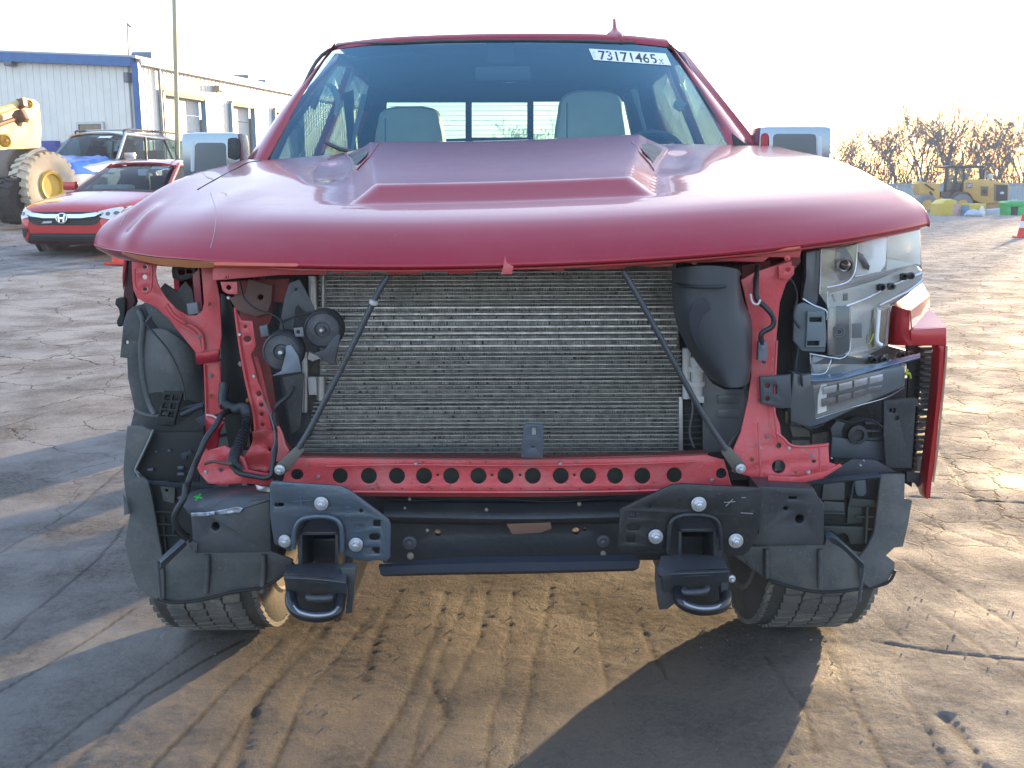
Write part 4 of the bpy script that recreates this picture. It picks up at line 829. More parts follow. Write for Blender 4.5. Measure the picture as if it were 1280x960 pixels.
# sensor lead with white clip
ptube('sensor_lead', D1([(92, 180, 2.30), (85, 260, 2.27), (90, 320, 2.25), (130, 360, 2.24), (160, 400, 2.235), (155, 440, 2.235), (110, 470, 2.235), (112, 520, 2.24)]), .006, HOSE, TR, 6, 10, .05, .005)
ptube('white_clip', D1([(62, 300, 2.24), (70, 335, 2.235), (92, 345, 2.23), (104, 325, 2.235)]), .0025, WHITEP, TR)
plate('sensor_plug', D1([(98, 505), (132, 503), (135, 560), (128, 588), (95, 585)]), 2.235, mat('plug_grey', (.14, .15, .17), .5), TR, th=.02)
for q in ((88, 572), ): plate('plug_lock', D1([(108, 520), (124, 520), (124, 540), (108, 540)]), 2.222, GREY, TR, th=.006)
# lower crossmember region between the frame horns
plate('crossmember', [(440, 612), (830, 612), (830, 700), (480, 704), (440, 660)], 2.40, FRAME, TR, th=.02, holes=[hole(494, 637, 3), hole(526, 637, 3), hole(594, 643, 2), hole(547, 666, 4), hole(720, 664, 4.5), hole(731, 662, 2), hole(740, 634, 3), hole(772, 633, 3), hole(672, 642, 2)])
loft('crossmember_lip', [[(480, 628, 2.37), (640, 630, 2.37), (800, 628, 2.37)], [(480, 645, 2.345), (640, 648, 2.345), (800, 645, 2.345)], [(480, 652, 2.38), (640, 655, 2.38), (800, 652, 2.38)]], FRAME, TR, 4, .003)
plate('bare_patch', [(633, 655), (688, 653), (690, 661), (676, 666), (640, 668)], 2.345, TAN, TR, th=.003)
loft('lower_valance', [[(474, 707, 2.25), (560, 699, 2.25), (640, 697, 2.25), (720, 696, 2.25), (792, 695, 2.25)], [(474, 710, 2.225), (560, 706, 2.225), (640, 704, 2.225), (720, 703, 2.225), (800, 702, 2.225)], [(476, 717, 2.225), (560, 714, 2.225), (640, 713, 2.225), (720, 711, 2.225), (798, 709, 2.225)], [(480, 719, 2.26), (560, 717, 2.26), (640, 716, 2.26), (720, 714, 2.26), (792, 712, 2.26)]], mat('blue_black_valance', (.030, .038, .055), .6, 0, 0, .15, 8, dirt=(.06, .06, .06), dirt_amt=.3), TR, 4, .003, kv=1, angle=20)
for a, b, r_ in ((512, 678, 9.5), (754, 676, 8.5)): bolt(a, b, 2.33, r_, TR, mat('dull_bolt', (.16, .16, .18), .45, .6))
DB = mat('debris_crumb', (.42, .36, .26), .9)
for a, b, r_ in ((513, 695, 5), (754, 692, 4), (512, 624, 2.4), (506, 635, 2), (608, 637, 2.6), (534, 663, 2.4), (724, 630, 3)):
    o = MB().lathe([(.2 * r_ * .0018, -.004), (r_ * .0018, 0), (r_ * .0012, .004)], P(a, b, 2.33), (0.3, -1, .4), 7).build('dirt_clod', DB, TR, smooth=False)
# frame horn plates, bolts, box openings and tow hooks
def horn(outer, holes, arch, box, bolts, s, m_):
    pl = plate('horn_plate', outer, 2.135, m_, TR, holes=holes, th=.008, bev=1.5)
    ptube('plate_rim', [(a, b, 2.128) for a, b in arch], .0055, m_, TR, 6, 10)
    x0, y0, x1, y1 = box
    for q in ([(x0, y1 + 22), (x0, y0), (x0 + 4, y0), (x0 + 4, y1 + 22)], [(x1 - 4, y1 + 22), (x1 - 4, y0), (x1, y0), (x1, y1 + 14)], [(x0, y0), (x1, y0), (x1, y0 + 4), (x0, y0 + 4)]):
        plate('horn_box_wall', q, 2.17, FRAME, TR, th=.16, bev=.6)
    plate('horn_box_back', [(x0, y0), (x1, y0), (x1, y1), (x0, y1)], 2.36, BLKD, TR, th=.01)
    for q in bolts: bolt(q[0], q[1], 2.13, q[2], TR)
    return pl
o1 = D3([(68, 140), (80, 126), (420, 148), (470, 172), (665, 318), (674, 345), (672, 505), (650, 530), (600, 522), (560, 530), (500, 520), (450, 498), (432, 470), (432, 390), (418, 335), (385, 312), (250, 308), (210, 330), (190, 370), (182, 460), (170, 480), (90, 440), (68, 300)])
h1 = [D3(rrect(92, 236, 138, 253, 7)), D3(hole(525, 274, 9)), D3(rrect(586, 322, 622, 352, 5)), D3(rrect(566, 388, 620, 421, 14)), D3(rrect(580, 458, 617, 488, 4))]
horn(o1, h1, D3([(186, 465), (192, 380), (215, 328), (255, 308), (330, 302), (385, 312), (418, 338), (430, 395), (432, 480)]), [c for p in D3([(215, 380), (412, 540)]) for c in p], [(*D3([(327, 237)])[0], 9.3), (*D3([(500, 442)])[0], 9.5), (*D3([(145, 424)])[0], 8.5)], -1, PLATE)
o2 = D4([(540, 265), (800, 142), (850, 138), (1222, 158), (1250, 165), (1246, 300), (1226, 400), (1185, 480), (1150, 500), (1080, 500), (1046, 470), (1040, 370), (1022, 322), (985, 302), (845, 300), (800, 325), (788, 370), (780, 470), (740, 490), (690, 478), (640, 488), (590, 475), (550, 480), (528, 450)])
h2 = [D4(rrect(582, 284, 618, 308, 5)), D4(rrect(576, 342, 638, 372, 12)), D4(rrect(574, 402, 614, 432, 5)), D4(hole(690, 255, 7))]
horn(o2, h2, D4([(780, 480), (786, 380), (800, 325), (845, 300), (915, 294), (985, 302), (1022, 322), (1042, 375), (1048, 470)]), [c for p in D4([(832, 364), (1024, 520)]) for c in p], [(*D4([(933, 240)])[0], 10), (*D4([(718, 402)])[0], 9.8), (*D4([(1118, 423)])[0], 9.8)], 1, mat('painted_bracket_steel_dark', (.022, .025, .028), .36, .3, .25, .15, 7, .25, 90, dirt=(.075, .07, .06), dirt_amt=.5, ds=6))
# chalk and stamp marks on the plates
CH = mat('chalk_mark', (.10, .14, .2), .8)
def mark(pts, m_, nm='chalk_mark'): ptube(nm, pts, .0009, m_, TR, 1, 5)
for q in (([(375, 620), (377, 632)]), ([(366, 627), (390, 625)]), ([(372, 614), (378, 616)]), ([(432, 634), (438, 634)]), ([(433, 639), (439, 639)]), ([(431, 645), (438, 645)])): mark([(a, b, 2.129) for a, b in q], CH)
CH2 = mat('grease_pencil', (.28, .29, .28), .8)
for q in (([(905, 628), (919, 627)]), ([(907, 633), (916, 624)]), ([(926, 641), (941, 642)]), ([(927, 622), (932, 622)])): mark([(a, b, 2.129) for a, b in q], CH2)
text_mesh('4 13603', 'stamped_number', lambda a, b: P(442.5 + a * 13, 657.5 - b * 3.2 + a * 1.0, 2.1295), mat('stamp_dark', (.012, .013, .015), .6), TR)
for s, (hx, hy) in ((-1, (355, 700)), (1, (820, 690))):
    f = (lambda p: D3(p)) if s < 0 else (lambda p: D4(p))
    if s < 0:
        body = f([(140, 560), (230, 530), (410, 545), (470, 560), (500, 600), (485, 785), (452, 790), (440, 720), (300, 690), (170, 740), (150, 640)])
        loft('tow_hook_mount', [f([(150, 545, 2.12), (300, 535, 2.16), (460, 545, 2.12)]), f([(138, 600, 2.04), (300, 605, 2.03), (450, 622, 2.04)]), f([(148, 625, 2.035), (300, 632, 2.028), (452, 650, 2.035)]), f([(158, 700, 2.05), (300, 700, 2.06), (455, 720, 2.05)])], FRAME, TR, 4, .01)
        plate('hook_side', f([(420, 560), (500, 560), (495, 620), (480, 785), (450, 790), (448, 640)]), 2.07, FRAME, TR, th=.03)
        plate('hook_side', f([(140, 590), (175, 600), (182, 720), (205, 775), (165, 755), (148, 680)]), 2.045, FRAME, TR, th=.03)
        hk = [(175, 690, 2.05), (180, 745, 2.02), (215, 785, 2.0), (290, 803, 1.99), (370, 795, 2.0), (415, 765, 2.02), (425, 700, 2.05)]
        plate('hook_back', f([(185, 660), (440, 670), (440, 760), (380, 790), (230, 785), (190, 740)]), 2.11, BLKD, TR, th=.01)
        bar = [(265, 700, 2.04), (270, 712, 2.03), (360, 712, 2.03), (372, 700, 2.04)]
    else:
        loft('tow_hook_mount', [f([(745, 500, 2.12), (900, 490, 2.16), (1060, 505, 2.12)]), f([(728, 580, 2.05), (900, 575, 2.03), (1080, 570, 2.04)]), f([(752, 610, 2.035), (900, 600, 2.028), (1082, 590, 2.035)]), f([(755, 680, 2.05), (900, 670, 2.06), (1080, 650, 2.05)])], FRAME, TR, 4, .01)
        plate('hook_side', f([(725, 560), (800, 600), (820, 660), (812, 740), (780, 765), (738, 770), (722, 640)]), 2.06, FRAME, TR, th=.03)
        plate('hook_side', f([(1050, 580), (1088, 575), (1085, 640), (1072, 730), (1050, 740), (1045, 650)]), 2.045, FRAME, TR, th=.03)
        hk = [(830, 670, 2.05), (838, 720, 2.02), (880, 752, 2.0), (950, 768, 1.99), (1020, 762, 2.0), (1064, 738, 2.02), (1070, 690, 2.05)]
        plate('hook_back', f([(820, 640), (1060, 630), (1060, 730), (1000, 755), (880, 745), (825, 700)]), 2.11, BLKD, TR, th=.01)
        bar = [(862, 670, 2.04), (868, 684, 2.03), (960, 678, 2.03), (975, 660, 2.04)]
    hk_ = ptube('tow_hook', f(hk), .0125, mat('hook_gloss_black', (.02, .022, .025), .28, .2, .3), TR, 7, 12)
    ptube('hook_bar', f(bar), .008, FRAME, TR, 4, 10)
    ptube('hook_weld', f([(hk[1][0] + 4, hk[1][1] - 6, 2.012), (hk[2][0], hk[2][1] - 6, 1.992), (hk[3][0], hk[3][1] - 4, 1.98), (hk[4][0], hk[4][1] - 4, 1.99), (hk[5][0] - 4, hk[5][1] - 8, 2.012)]), .004, mat('worn_bright_steel', (.35, .36, .38), .3, .7), hk_, 6)
    MB().box((P(hx + 50, 660, 2.3).x, 2.75, .40), (.13, .9, .15), bev=.01).build('frame_horn', FRAME, TR)
bolt(*D4([(1098, 612)])[0], 2.05, 5, TR)
# box beams reaching out to each side
bl = plate('bumper_beam_end', C6([(362, 378), (450, 372), (600, 352), (640, 318), (728, 310), (735, 555), (640, 560), (385, 562), (372, 520)]), 2.17, FRAME, TR, th=.09, bev=2.5, holes=[C6(hole(477, 437, 17, 19))])
loft('beam_top', [C6([(300, 300, 2.30), (420, 262, 2.30), (560, 250, 2.28), (725, 245, 2.26)]), C6([(330, 345, 2.24), (440, 310, 2.22), (560, 290, 2.20), (725, 280, 2.20)]), C6([(362, 380, 2.168), (450, 374, 2.168), (600, 352, 2.168), (728, 312, 2.168)])], FRAME, TR, 4, .004)
crumple(plate('scraped_edge', C6([(362, 374), (460, 368), (580, 345), (606, 352), (590, 372), (480, 384), (366, 392)]), 2.163, mat('scraped_bright', (.45, .50, .56), .35, .6, 0, .4, 60, dirt=(.03, .03, .035), dirt_amt=1, ds=60), TR, th=.003), .004, 60, .006)
plate('beam_foot', C6([(372, 505), (395, 515), (388, 562), (368, 548), (350, 520)]), 2.165, BLK, TR, th=.01)
GR = mat('green_paint_mark', (.02, .55, .06), .6)
ptube('paint_mark', E1([(820, 488, 2.20), (903, 500, 2.195)]), .0016, GR, TR, 1, 5); ptube('paint_mark', E1([(835, 525, 2.20), (885, 460, 2.195)]), .0016, GR, TR, 1, 5); ptube('paint_mark', E1([(845, 475, 2.20), (862, 510, 2.195)]), .0012, GR, TR, 1, 5)
plate('bumper_beam_end', D2([(160, 300), (405, 312), (420, 345), (448, 378), (446, 548), (430, 556), (150, 558), (130, 540), (165, 500)]), 2.17, mat('grey_black_beam', (.04, .043, .047), .42, .2, .1, .15, 8, .2, 60, dirt=(.09, .085, .075), dirt_amt=.6, ds=7), TR, th=.08, bev=2.5,
      holes=[D2(hole(342, 442, 18)), D2(hole(282, 397, 9, 7)), D2(rrect(295, 348, 328, 356, 3))])
# left liner assembly
LY = 2.52
plate('wheel_liner', C5([(70, 305), (100, 282), (150, 268), (195, 292), (262, 350), (345, 455), (395, 525), (440, 560), (455, 800), (440, 965), (60, 965), (106, 775), (74, 625), (70, 530), (36, 526), (52, 360)]), lambda a, b: LY + .0006 * (a - 150), LINER, TR, th=.01, bev=2, holes=[C5(hole(70, 453, 7, 9))])
ptube('liner_rib', C5([(130, 300, 2.515), (150, 360, 2.50), (140, 480, 2.50), (150, 620, 2.50), (178, 740, 2.50), (205, 800, 2.49)]), .008, LINER, TR, 6)
ptube('liner_rib', C5([(210, 305, 2.51), (180, 335, 2.50), (150, 375, 2.50)]), .004, LINER, TR, 4)
ptube('liner_edge', C5([(108, 778, 2.50), (160, 800, 2.49), (230, 805, 2.49), (340, 770, 2.50), (445, 745, 2.51)]), .005, LINER, TR, 5)
plate('liner_cover', C5([(250, 170), (310, 210), (350, 160), (385, 200), (400, 320), (350, 330), (280, 270), (225, 200)]), 2.49, LINER, TR, th=.01)
loft('liner_bulge', [C5([(160, 400, 2.505), (250, 390, 2.48), (360, 470, 2.49), (430, 580, 2.52)]), C5([(150, 560, 2.505), (240, 560, 2.47), (350, 600, 2.475), (442, 660, 2.52)]), C5([(170, 700, 2.505), (240, 690, 2.48), (340, 720, 2.48), (446, 750, 2.52)])], LINER, TR, 5, .004)
plate('liner_grille', C5([(248, 688), (342, 692), (318, 770), (298, 850), (210, 842), (232, 760)]), 2.465, BLKD, TR, th=.012, bev=.8, holes=[C5([(258, 705), (282, 706), (276, 730), (252, 728)]), C5([(295, 707), (322, 708), (314, 732), (288, 731)]), C5([(250, 742), (274, 744), (266, 770), (242, 767)]), C5([(286, 745), (311, 746), (303, 773), (279, 771)]), C5([(240, 780), (264, 782), (256, 808), (232, 805)]), C5([(276, 784), (300, 786), (293, 812), (269, 810)])])
plate('liner_pocket_shade', C5([(210, 850), (296, 856), (340, 830), (440, 760), (445, 965), (170, 965)]), 2.48, BLKD, TR, th=.006)  # flat dark plates before the liner, standing in for a shaded recess
plate('liner_pocket_shade', C6([(190, 0), (425, 0), (410, 110), (402, 230), (165, 225), (112, 175)]), 2.47, BLKD, TR, th=.006)
ptube('liner_strap', C5([(335, 800, 2.45), (400, 770, 2.44), (440, 755, 2.44)]), .006, mat('blue_black_valance', (0, 0, 0)), TR)
plate('small_tab', C5([(400, 820), (440, 800), (446, 765), (450, 850), (430, 860)]), 2.43, MATS['blue_black_valance'], TR, th=.006)
plate('small_tab', E1([(690, 60), (790, 20), (800, 60), (750, 80), (745, 120), (700, 120)]), 2.42, MATS['blue_black_valance'], TR, th=.01)
for q in ([(655, 185), (715, 185), (715, 215), (655, 215)], [(650, 250), (722, 250), (722, 276), (650, 276)], [(350, 210), (410, 205), (412, 228), (356, 230)], [(430, 30), (450, 30), (450, 45), (430, 45)], [(555, 20), (585, 20), (585, 38), (555, 38)]): plate('clip_remnant', E1(q), 2.46, mat('clip_blue_grey', (.09, .12, .15), .4), TR, th=.008)
def Yr(a, b): return 2.47 - .0005 * max(0, 200 - a) * 0 
plate('liner_rim', C6([(68, -25), (190, 0), (108, 175), (125, 205), (165, 226), (190, 330), (215, 480), (236, 610), (240, 790), (200, 772), (120, 722), (90, 640), (58, 520), (80, 382), (62, 300), (50, 180), (60, 60)]), 2.445, LINER, TR, th=.012, bev=2, smooth=2)
ptube('rim_edge', C6([(190, -10, 2.437), (160, 60, 2.437), (112, 160, 2.437), (108, 178, 2.437), (125, 208, 2.437)]), .0025, mat('bright_edge_plastic', (.22, .24, .22), .4), TR, 4)
crumple(plate('liner_lip', C6([(50, 290), (70, 320), (84, 380), (52, 386)]), 2.43, LINER, TR, th=.004), .01, 40)
loft('shelf', [C6([(165, 222, 2.44), (240, 230, 2.44), (330, 236, 2.44), (500, 250, 2.40)]), C6([(170, 234, 2.40), (240, 246, 2.40), (330, 252, 2.38), (500, 262, 2.34)]), C6([(175, 240, 2.43), (240, 252, 2.43), (330, 258, 2.42), (495, 270, 2.38)])], mat('shelf_plastic', (.07, .082, .095), .4), TR, 4, .004)
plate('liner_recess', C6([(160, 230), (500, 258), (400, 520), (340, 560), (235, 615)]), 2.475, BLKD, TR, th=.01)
LR = mat('recess_rib_plastic', (.030, .033, .026), .6)
for pts in ([(190, 370), (250, 368), (290, 375)], [(195, 425), (290, 428)], [(205, 475), (300, 478)]): ptube('recess_rib', C6([(a, b, 2.466) for a, b in pts]), .003, LR, TR)
for pts in ([(240, 390), (242, 470), (250, 550)], [(278, 380), (285, 470)]): ptube('recess_rib', C6([(a, b, 2.467) for a, b in pts]), .003, LR, TR)
plate('recess_bracket', C6([(222, 250), (290, 258), (288, 330), (262, 325), (235, 318), (232, 290)]), 2.46, LINER, TR, th=.01, holes=[C6(rrect(246, 264, 258, 276, 3))])
plate('lower_liner_wall', C6([(232, 600), (262, 580), (350, 500), (385, 555), (735, 550), (835, 590), (835, 612), (780, 660), (700, 716), (560, 735), (440, 770), (300, 788), (225, 790)]), lambda a, b: 2.455, LINER, TR, th=.01, bev=2)
for x in (440, 700): ptube('liner_rib', C6([(x, 565, 2.45), (x, 640, 2.448), (x - 8, 740, 2.45)]), .007, LINER, TR, 4)
ptube('liner_edge', C6([(210, 770, 2.445), (300, 788, 2.445), (440, 770, 2.445), (560, 738, 2.445), (700, 716, 2.445), (800, 650, 2.445), (838, 605, 2.445)]), .004, BLKD, TR, 5)
loft('liner_strut', [C6([(318, 492, 2.40), (210, 592, 2.36)]), C6([(338, 505, 2.37), (226, 604, 2.33)]), C6([(348, 520, 2.39), (222, 640, 2.37)])], mat('strut_grey', (.09, .105, .12), .4), TR, 3, .005)
ptube('strut_leg', C6([(212, 595, 2.36), (216, 660, 2.37), (226, 770, 2.39)]), .0035, MATS['strut_grey'], TR)
# right liner assembly
plate('inner_liner_panel', [(1015, 500), (1042, 490), (1150, 470), (1146, 600), (1030, 606), (1000, 600)], 2.60, BLK, TR, th=.01)
plate('bumper_absorber', E4([(350, 735), (420, 742), (580, 760), (720, 770), (722, 900), (640, 905), (340, 880)]), 2.50, mat('blue_grey_plastic', (.085, .10, .112), .42, 0, 0, .15, 12), TR, th=.03)
plate('bumper_absorber', E4([(380, 620), (470, 640), (480, 740), (350, 735), (340, 670)]), 2.51, MATS['blue_grey_plastic'], TR, th=.03)
for q in (635, 690, 748): ptube('absorber_fin', E4([(585, q, 2.50), (718, q + 2, 2.50)]), .005, BLK, TR)
MB().lathe([(.022, .02), (.024, 0), (.015, -.002), (.014, .008), (.004, .009)], P(980 + 538 / 5.818, 420 + 720 / 5.818, 2.49), (0, 1, 0), 20).build('round_clip', BLK, TR)
MB().lathe([(.038, .02), (.038, 0), (.030, -.001)], P(980 + 530 / 5.818, 420 + 700 / 5.818, 2.51), (0, 1, 0), 20).build('round_boss', BLKD, TR)
plate('corner_panel', E4([(725, 470), (960, 450), (1000, 520), (960, 500), (930, 960), (740, 960), (725, 700)]), 2.47, BLK, TR, th=.012, holes=[E4(hole(822, 598, 15)), E4(rrect(790, 525, 812, 560, 3)), E4(hole(775, 540, 12, 14))])
plate('liner_rim', D2([(690, 250), (795, 250), (793, 355), (826, 366), (808, 470), (786, 562), (750, 566), (716, 598), (752, 626), (750, 662), (716, 716), (640, 740), (600, 700), (600, 600), (632, 560), (660, 500), (675, 380)]), 2.44, LINER, TR, th=.012, bev=2)
plate('lower_liner_wall', D2([(60, 600), (120, 560), (450, 552), (460, 500), (530, 560), (620, 600), (640, 735), (600, 742), (440, 756), (330, 740), (200, 702)]), 2.455, LINER, TR, th=.01, bev=2)
for x in (200, 430): ptube('liner_rib', D2([(x, 570, 2.45), (x, 640, 2.448), (x, 735 if x > 300 else 690, 2.45)]), .007, LINER, TR, 4)
ptube('liner_edge', D2([(205, 705, 2.447), (330, 740, 2.447), (440, 756, 2.447), (600, 742, 2.447), (716, 716, 2.437), (752, 662, 2.437)]), .004, BLKD, TR, 5)
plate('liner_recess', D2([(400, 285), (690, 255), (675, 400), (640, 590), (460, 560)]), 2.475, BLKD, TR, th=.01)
G1 = mat('greenish_liner_plastic', (.05, .058, .048), .55, 0, 0, .2, 12)
plate('recess_bracket', E5([(240, 345), (395, 340), (450, 350), (445, 520), (215, 520)]), 2.462, LINER, TR, th=.01)
plate('recess_bracket', E5([(235, 530), (445, 545), (445, 640), (240, 640)]), 2.466, LINER, TR, th=.01)
plate('recess_bracket', E5([(548, 330), (655, 320), (665, 450), (640, 480), (575, 482), (555, 440)]), 2.452, mat('strut_grey', (0, 0, 0)), TR, th=.012)
plate('recess_bracket', E5([(500, 500), (740, 520), (780, 590), (480, 590)]), 2.462, G1, TR, th=.01)
plate('recess_bracket', E5([(480, 590), (620, 590), (620, 750), (470, 760)]), 2.466, G1, TR, th=.01)
plate('recess_bracket', E5([(240, 780), (640, 790), (640, 960), (500, 960), (480, 880), (440, 850), (360, 870), (320, 830), (240, 830)]), 2.458, G1, TR, th=.01)
for pts in ([(560, 690), (770, 690)], [(660, 810), (760, 815)], [(240, 650), (445, 655)]): ptube('recess_rib', E5([(a, b, 2.455) for a, b in pts]), .003, G1, TR)
ptube('recess_rib', E5([(670, 590, 2.45), (665, 760, 2.45), (655, 950, 2.45)]), .0035, G1, TR)
ptube('recess_rib', E5([(540, 340, 2.455), (520, 440, 2.455), (500, 540, 2.455)]), .003, G1, TR)
loft('shelf', [E5([(-120, 352, 2.34), (200, 325, 2.40), (500, 290, 2.40), (780, 262, 2.42)]), E5([(-120, 372, 2.32), (200, 345, 2.36), (500, 312, 2.37), (795, 282, 2.40)]), E5([(-120, 378, 2.36), (200, 352, 2.40), (500, 318, 2.41), (790, 290, 2.43)])], MATS['shelf_plastic'], TR, 4, .004)
plate('torn_plastic', E5([(250, 190), (420, 170), (520, 110), (760, 120), (960, 240), (800, 262), (500, 290), (200, 322), (120, 300)]), 2.46, mat('purple_grey_plastic', (.045, .045, .055), .45), TR, th=.01)
for a, b, r_ in ((312, 98, 10), (633, 120, 8), (600, 168, 11)): p_ = E5([(a, b)])[0]; MB().lathe([(r_ / 8 * .0018, 0), (r_ / 8 * .0016, -.006)], P(*p_, 2.43), (0, 1, 0), 8).build('clip_pin', WHITEP, TR)
loft('liner_strut', [D2([(445, 500, 2.40), (480, 498, 2.40), (612, 620, 2.34)]), D2([(455, 522, 2.37), (500, 530, 2.36), (618, 636, 2.32)]), D2([(480, 545, 2.39), (530, 575, 2.38), (612, 660, 2.34)])], MATS['strut_grey'], TR, 3, .005)
ptube('strut_leg', D2([(617, 640, 2.33), (608, 700, 2.35), (596, 795, 2.38)]), .004, MATS['strut_grey'], TR)
plate('horn_flap', D2([(90, 590), (125, 575), (150, 660), (130, 655)]), 2.20, BLK, TR, th=.005)
# headlight -----------------------------------------------------------
HOUS = mat('lamp_housing_plastic', (.22, .25, .255), .22, 0, .5, .06, 12); HD = mat('lamp_dark_plastic', (.10, .115, .12), .28, 0, .4, .1, 10)
LENS = glass_mat('lamp_lens', (.975, .98, .97), .95, .03); REFL = mat('lamp_reflector', (.90, .90, .86), .35, .12, 0, .05, 8)  # reflector near white: sun glare on the lamp is put into its colour
YH = lambda a, b: 2.36 + .0016 * max(0, a - 1040)
hl = plate('headlight', D1([(290, 108), (470, 96), (790, 8), (800, 235), (740, 300), (662, 355), (655, 520), (800, 560), (800, 585), (725, 605), (725, 690), (560, 770), (320, 882), (232, 868), (240, 700), (262, 545), (290, 340), (300, 200)]), lambda a, b: YH(a, b) + .05, HD, TR, th=.05, bev=2)
plate('lamp_side_wall', D1([(300, 118), (362, 108), (352, 325), (345, 350), (285, 320), (300, 220)]), 2.37, mat('lamp_side_grey', (.11, .12, .125), .25, 0, .4), hl, th=.03, bev=1.5)
# upper chamber
plate('lamp_reflector_bowl', D1([(365, 106), (470, 98), (520, 84), (510, 200), (480, 245), (440, 262), (392, 272), (368, 290), (358, 200)]), 2.40, mat('reflector_shadow', (.30, .28, .20), .2, .6), hl, th=.01)
plate('lamp_reflector_bowl', D1([(520, 84), (645, 50), (640, 170), (620, 205), (560, 215), (512, 228), (515, 150)]), 2.42, REFL, hl, th=.01)
plate('lamp_reflector_bowl', D1([(648, 50), (788, 16), (792, 175), (770, 172), (645, 200)]), lambda a, b: YH(a, b) + .03, REFL, hl, th=.01)
plate('bulb_shroud', D1([(432, 112), (468, 104), (500, 150), (500, 205), (478, 236), (440, 238), (428, 180)]), 2.392, mat('smoked_internals', (.06, .065, .07), .2, .2, 1), hl, th=.006, smooth=3)
plate('bulb_shroud', D1([(524, 118), (545, 130), (575, 180), (570, 200), (548, 190), (526, 150)]), 2.408, MATS['smoked_internals'], hl, th=.006)
for (cx, cy, r_) in ((466, 175, 30),):
    c = P(*D1([(cx, cy)])[0], 2.385); r = r_ / 3.429 * 2.385 / F
    pj = MB().lathe([(r, .01), (r, -.004), (r * .9, -.008), (r * .82, 0)], c, (0, 1, 0), 28).build('projector_ring', CHROME, hl)
    MB().lathe([(r * .82, .004), (r * .70, -.010), (r * .45, -.018), (r * .1, -.022)], c, (0, 1, 0), 24).build('projector_lens', mat('projector_dark', (.20, .19, .15), .10, .6, 1), pj)
CL = mat('lamp_edge_highlight', (.60, .66, .72), .15, .8, 0, .05)  # bluish edge highlights of the lamp, drawn as thin bright tubes
for pts, r_ in (([(388, 272), (440, 262), (480, 245), (506, 210), (515, 160), (518, 90)], .0028), ([(506, 225), (560, 216), (610, 200), (636, 168), (642, 60)], .0028), ([(392, 285), (392, 345), (395, 355)], .002), ([(365, 112), (362, 200), (358, 300)], .002),
                ([(470, 352), (560, 318), (650, 270), (795, 210)], .004), ([(492, 352), (490, 520), (470, 565), (440, 578)], .0022), ([(315, 555), (380, 568), (440, 578)], .003), ([(318, 560), (320, 600)], .002), ([(322, 645), (380, 640), (402, 600), (408, 580)], .002),
                ([(600, 360), (612, 400), (606, 470), (598, 515)], .003), ([(340, 835), (480, 790), (640, 745), (722, 700)], .002), ([(285, 320), (330, 348), (385, 372), (388, 410)], .003), ([(612, 350), (690, 310), (740, 285), (800, 238)], .004)):
    ptube('lamp_highlight_line', D1([(a, b, YH(920 + a / 3.429, 0) - .004) for a, b in pts]), r_, CL, hl, 5, 8)
plate('lamp_middle_panel', D1([(390, 352), (400, 300), (600, 240), (770, 172), (795, 200), (795, 238), (690, 300), (655, 340), (665, 356), (652, 520), (570, 560), (735, 600), (350, 680), (322, 650), (322, 600), (330, 560), (392, 565), (470, 560), (395, 370)]), YH, HOUS, hl, th=.012, bev=1.2)
plate('lamp_centre_window', D1([(400, 362), (440, 352), (488, 355), (486, 540), (460, 562), (400, 562), (392, 500)]), 2.352, mat('smoked_window', (.075, .085, .085), .12, 0, 1), hl, th=.006)
for r_ in (22, 13): MB().lathe([((r_ + 2) * .00053, 0), ((r_ + 2) * .00053, -.002), ((r_ - 2) * .00053, -.002), ((r_ - 2) * .00053, 0)], P(*D1([(441, 462)])[0], 2.349), (0, 1, 0), 28, cap=False).build('window_ring', GREY, hl)
plate('lamp_data_label', D1([(497, 428), (540, 425), (540, 488), (497, 490)]), 2.352, mat('label_grey', (.13, .14, .13), .5), hl, th=.002)
plate('lamp_data_label', D1([(458, 300), (480, 296), (480, 328), (458, 330)]), 2.352, MATS['label_grey'], hl, th=.002)
plate('lamp_side_window', D1([(590, 362), (655, 356), (640, 515), (595, 540), (566, 535), (575, 450)]), lambda a, b: YH(a, b) - .004, mat('amber_smoke', (.10, .09, .055), .1, .2, 1), hl, th=.006, bev=1.2)
ptube('lamp_light_pipe', D1([(612, 368, 2.42), (608, 430, 2.42), (604, 500, 2.42), (625, 520, 2.42)]), .005, REFL, hl)
ptube('paint_mark', D1([(590, 470, 2.41), (578, 500, 2.41), (570, 515, 2.41)]), .0018, mat('yellow_green_mark', (.45, .55, .04), .5), TR)
ptube('paint_mark', D1([(735, 625, 2.44), (728, 645, 2.43), (742, 640, 2.43), (748, 660, 2.44)]), .003, MATS['yellow_green_mark'], TR, 3)
for pts in ([(600, 262), (640, 248), (640, 275), (608, 282)], ): pass
for (x0, y0, x1, y1) in ((600, 250, 692, 285), (700, 205, 768, 240), (562, 560, 660, 598), (690, 545, 768, 572)):
    pp = D1([(x0, y1), (x0 + 6, y0 + 12), (x1 - 8, y0), (x1, y0 + 12), (x1 - 4, y1 - 8), (x0 + 10, y1 + 4)])
    sc_ = plate('lamp_mount_socket', pp, lambda a, b: YH(a, b) - .006, BLK, hl, th=.012, bev=1.2)
    for q in (.22, .68): p_ = D1([(x0 + (x1 - x0) * q, (y0 + y1) / 2 + 4 - 8 * q)])[0]; MB().lathe([(.008, .004), (.0085, -.010), (.005, -.012), (.0045, -.002)], P(*p_, YH(*p_) - .012), (0, 1, 0), 14).build('socket_boss', BLKD if q < .5 else FRAME, sc_)
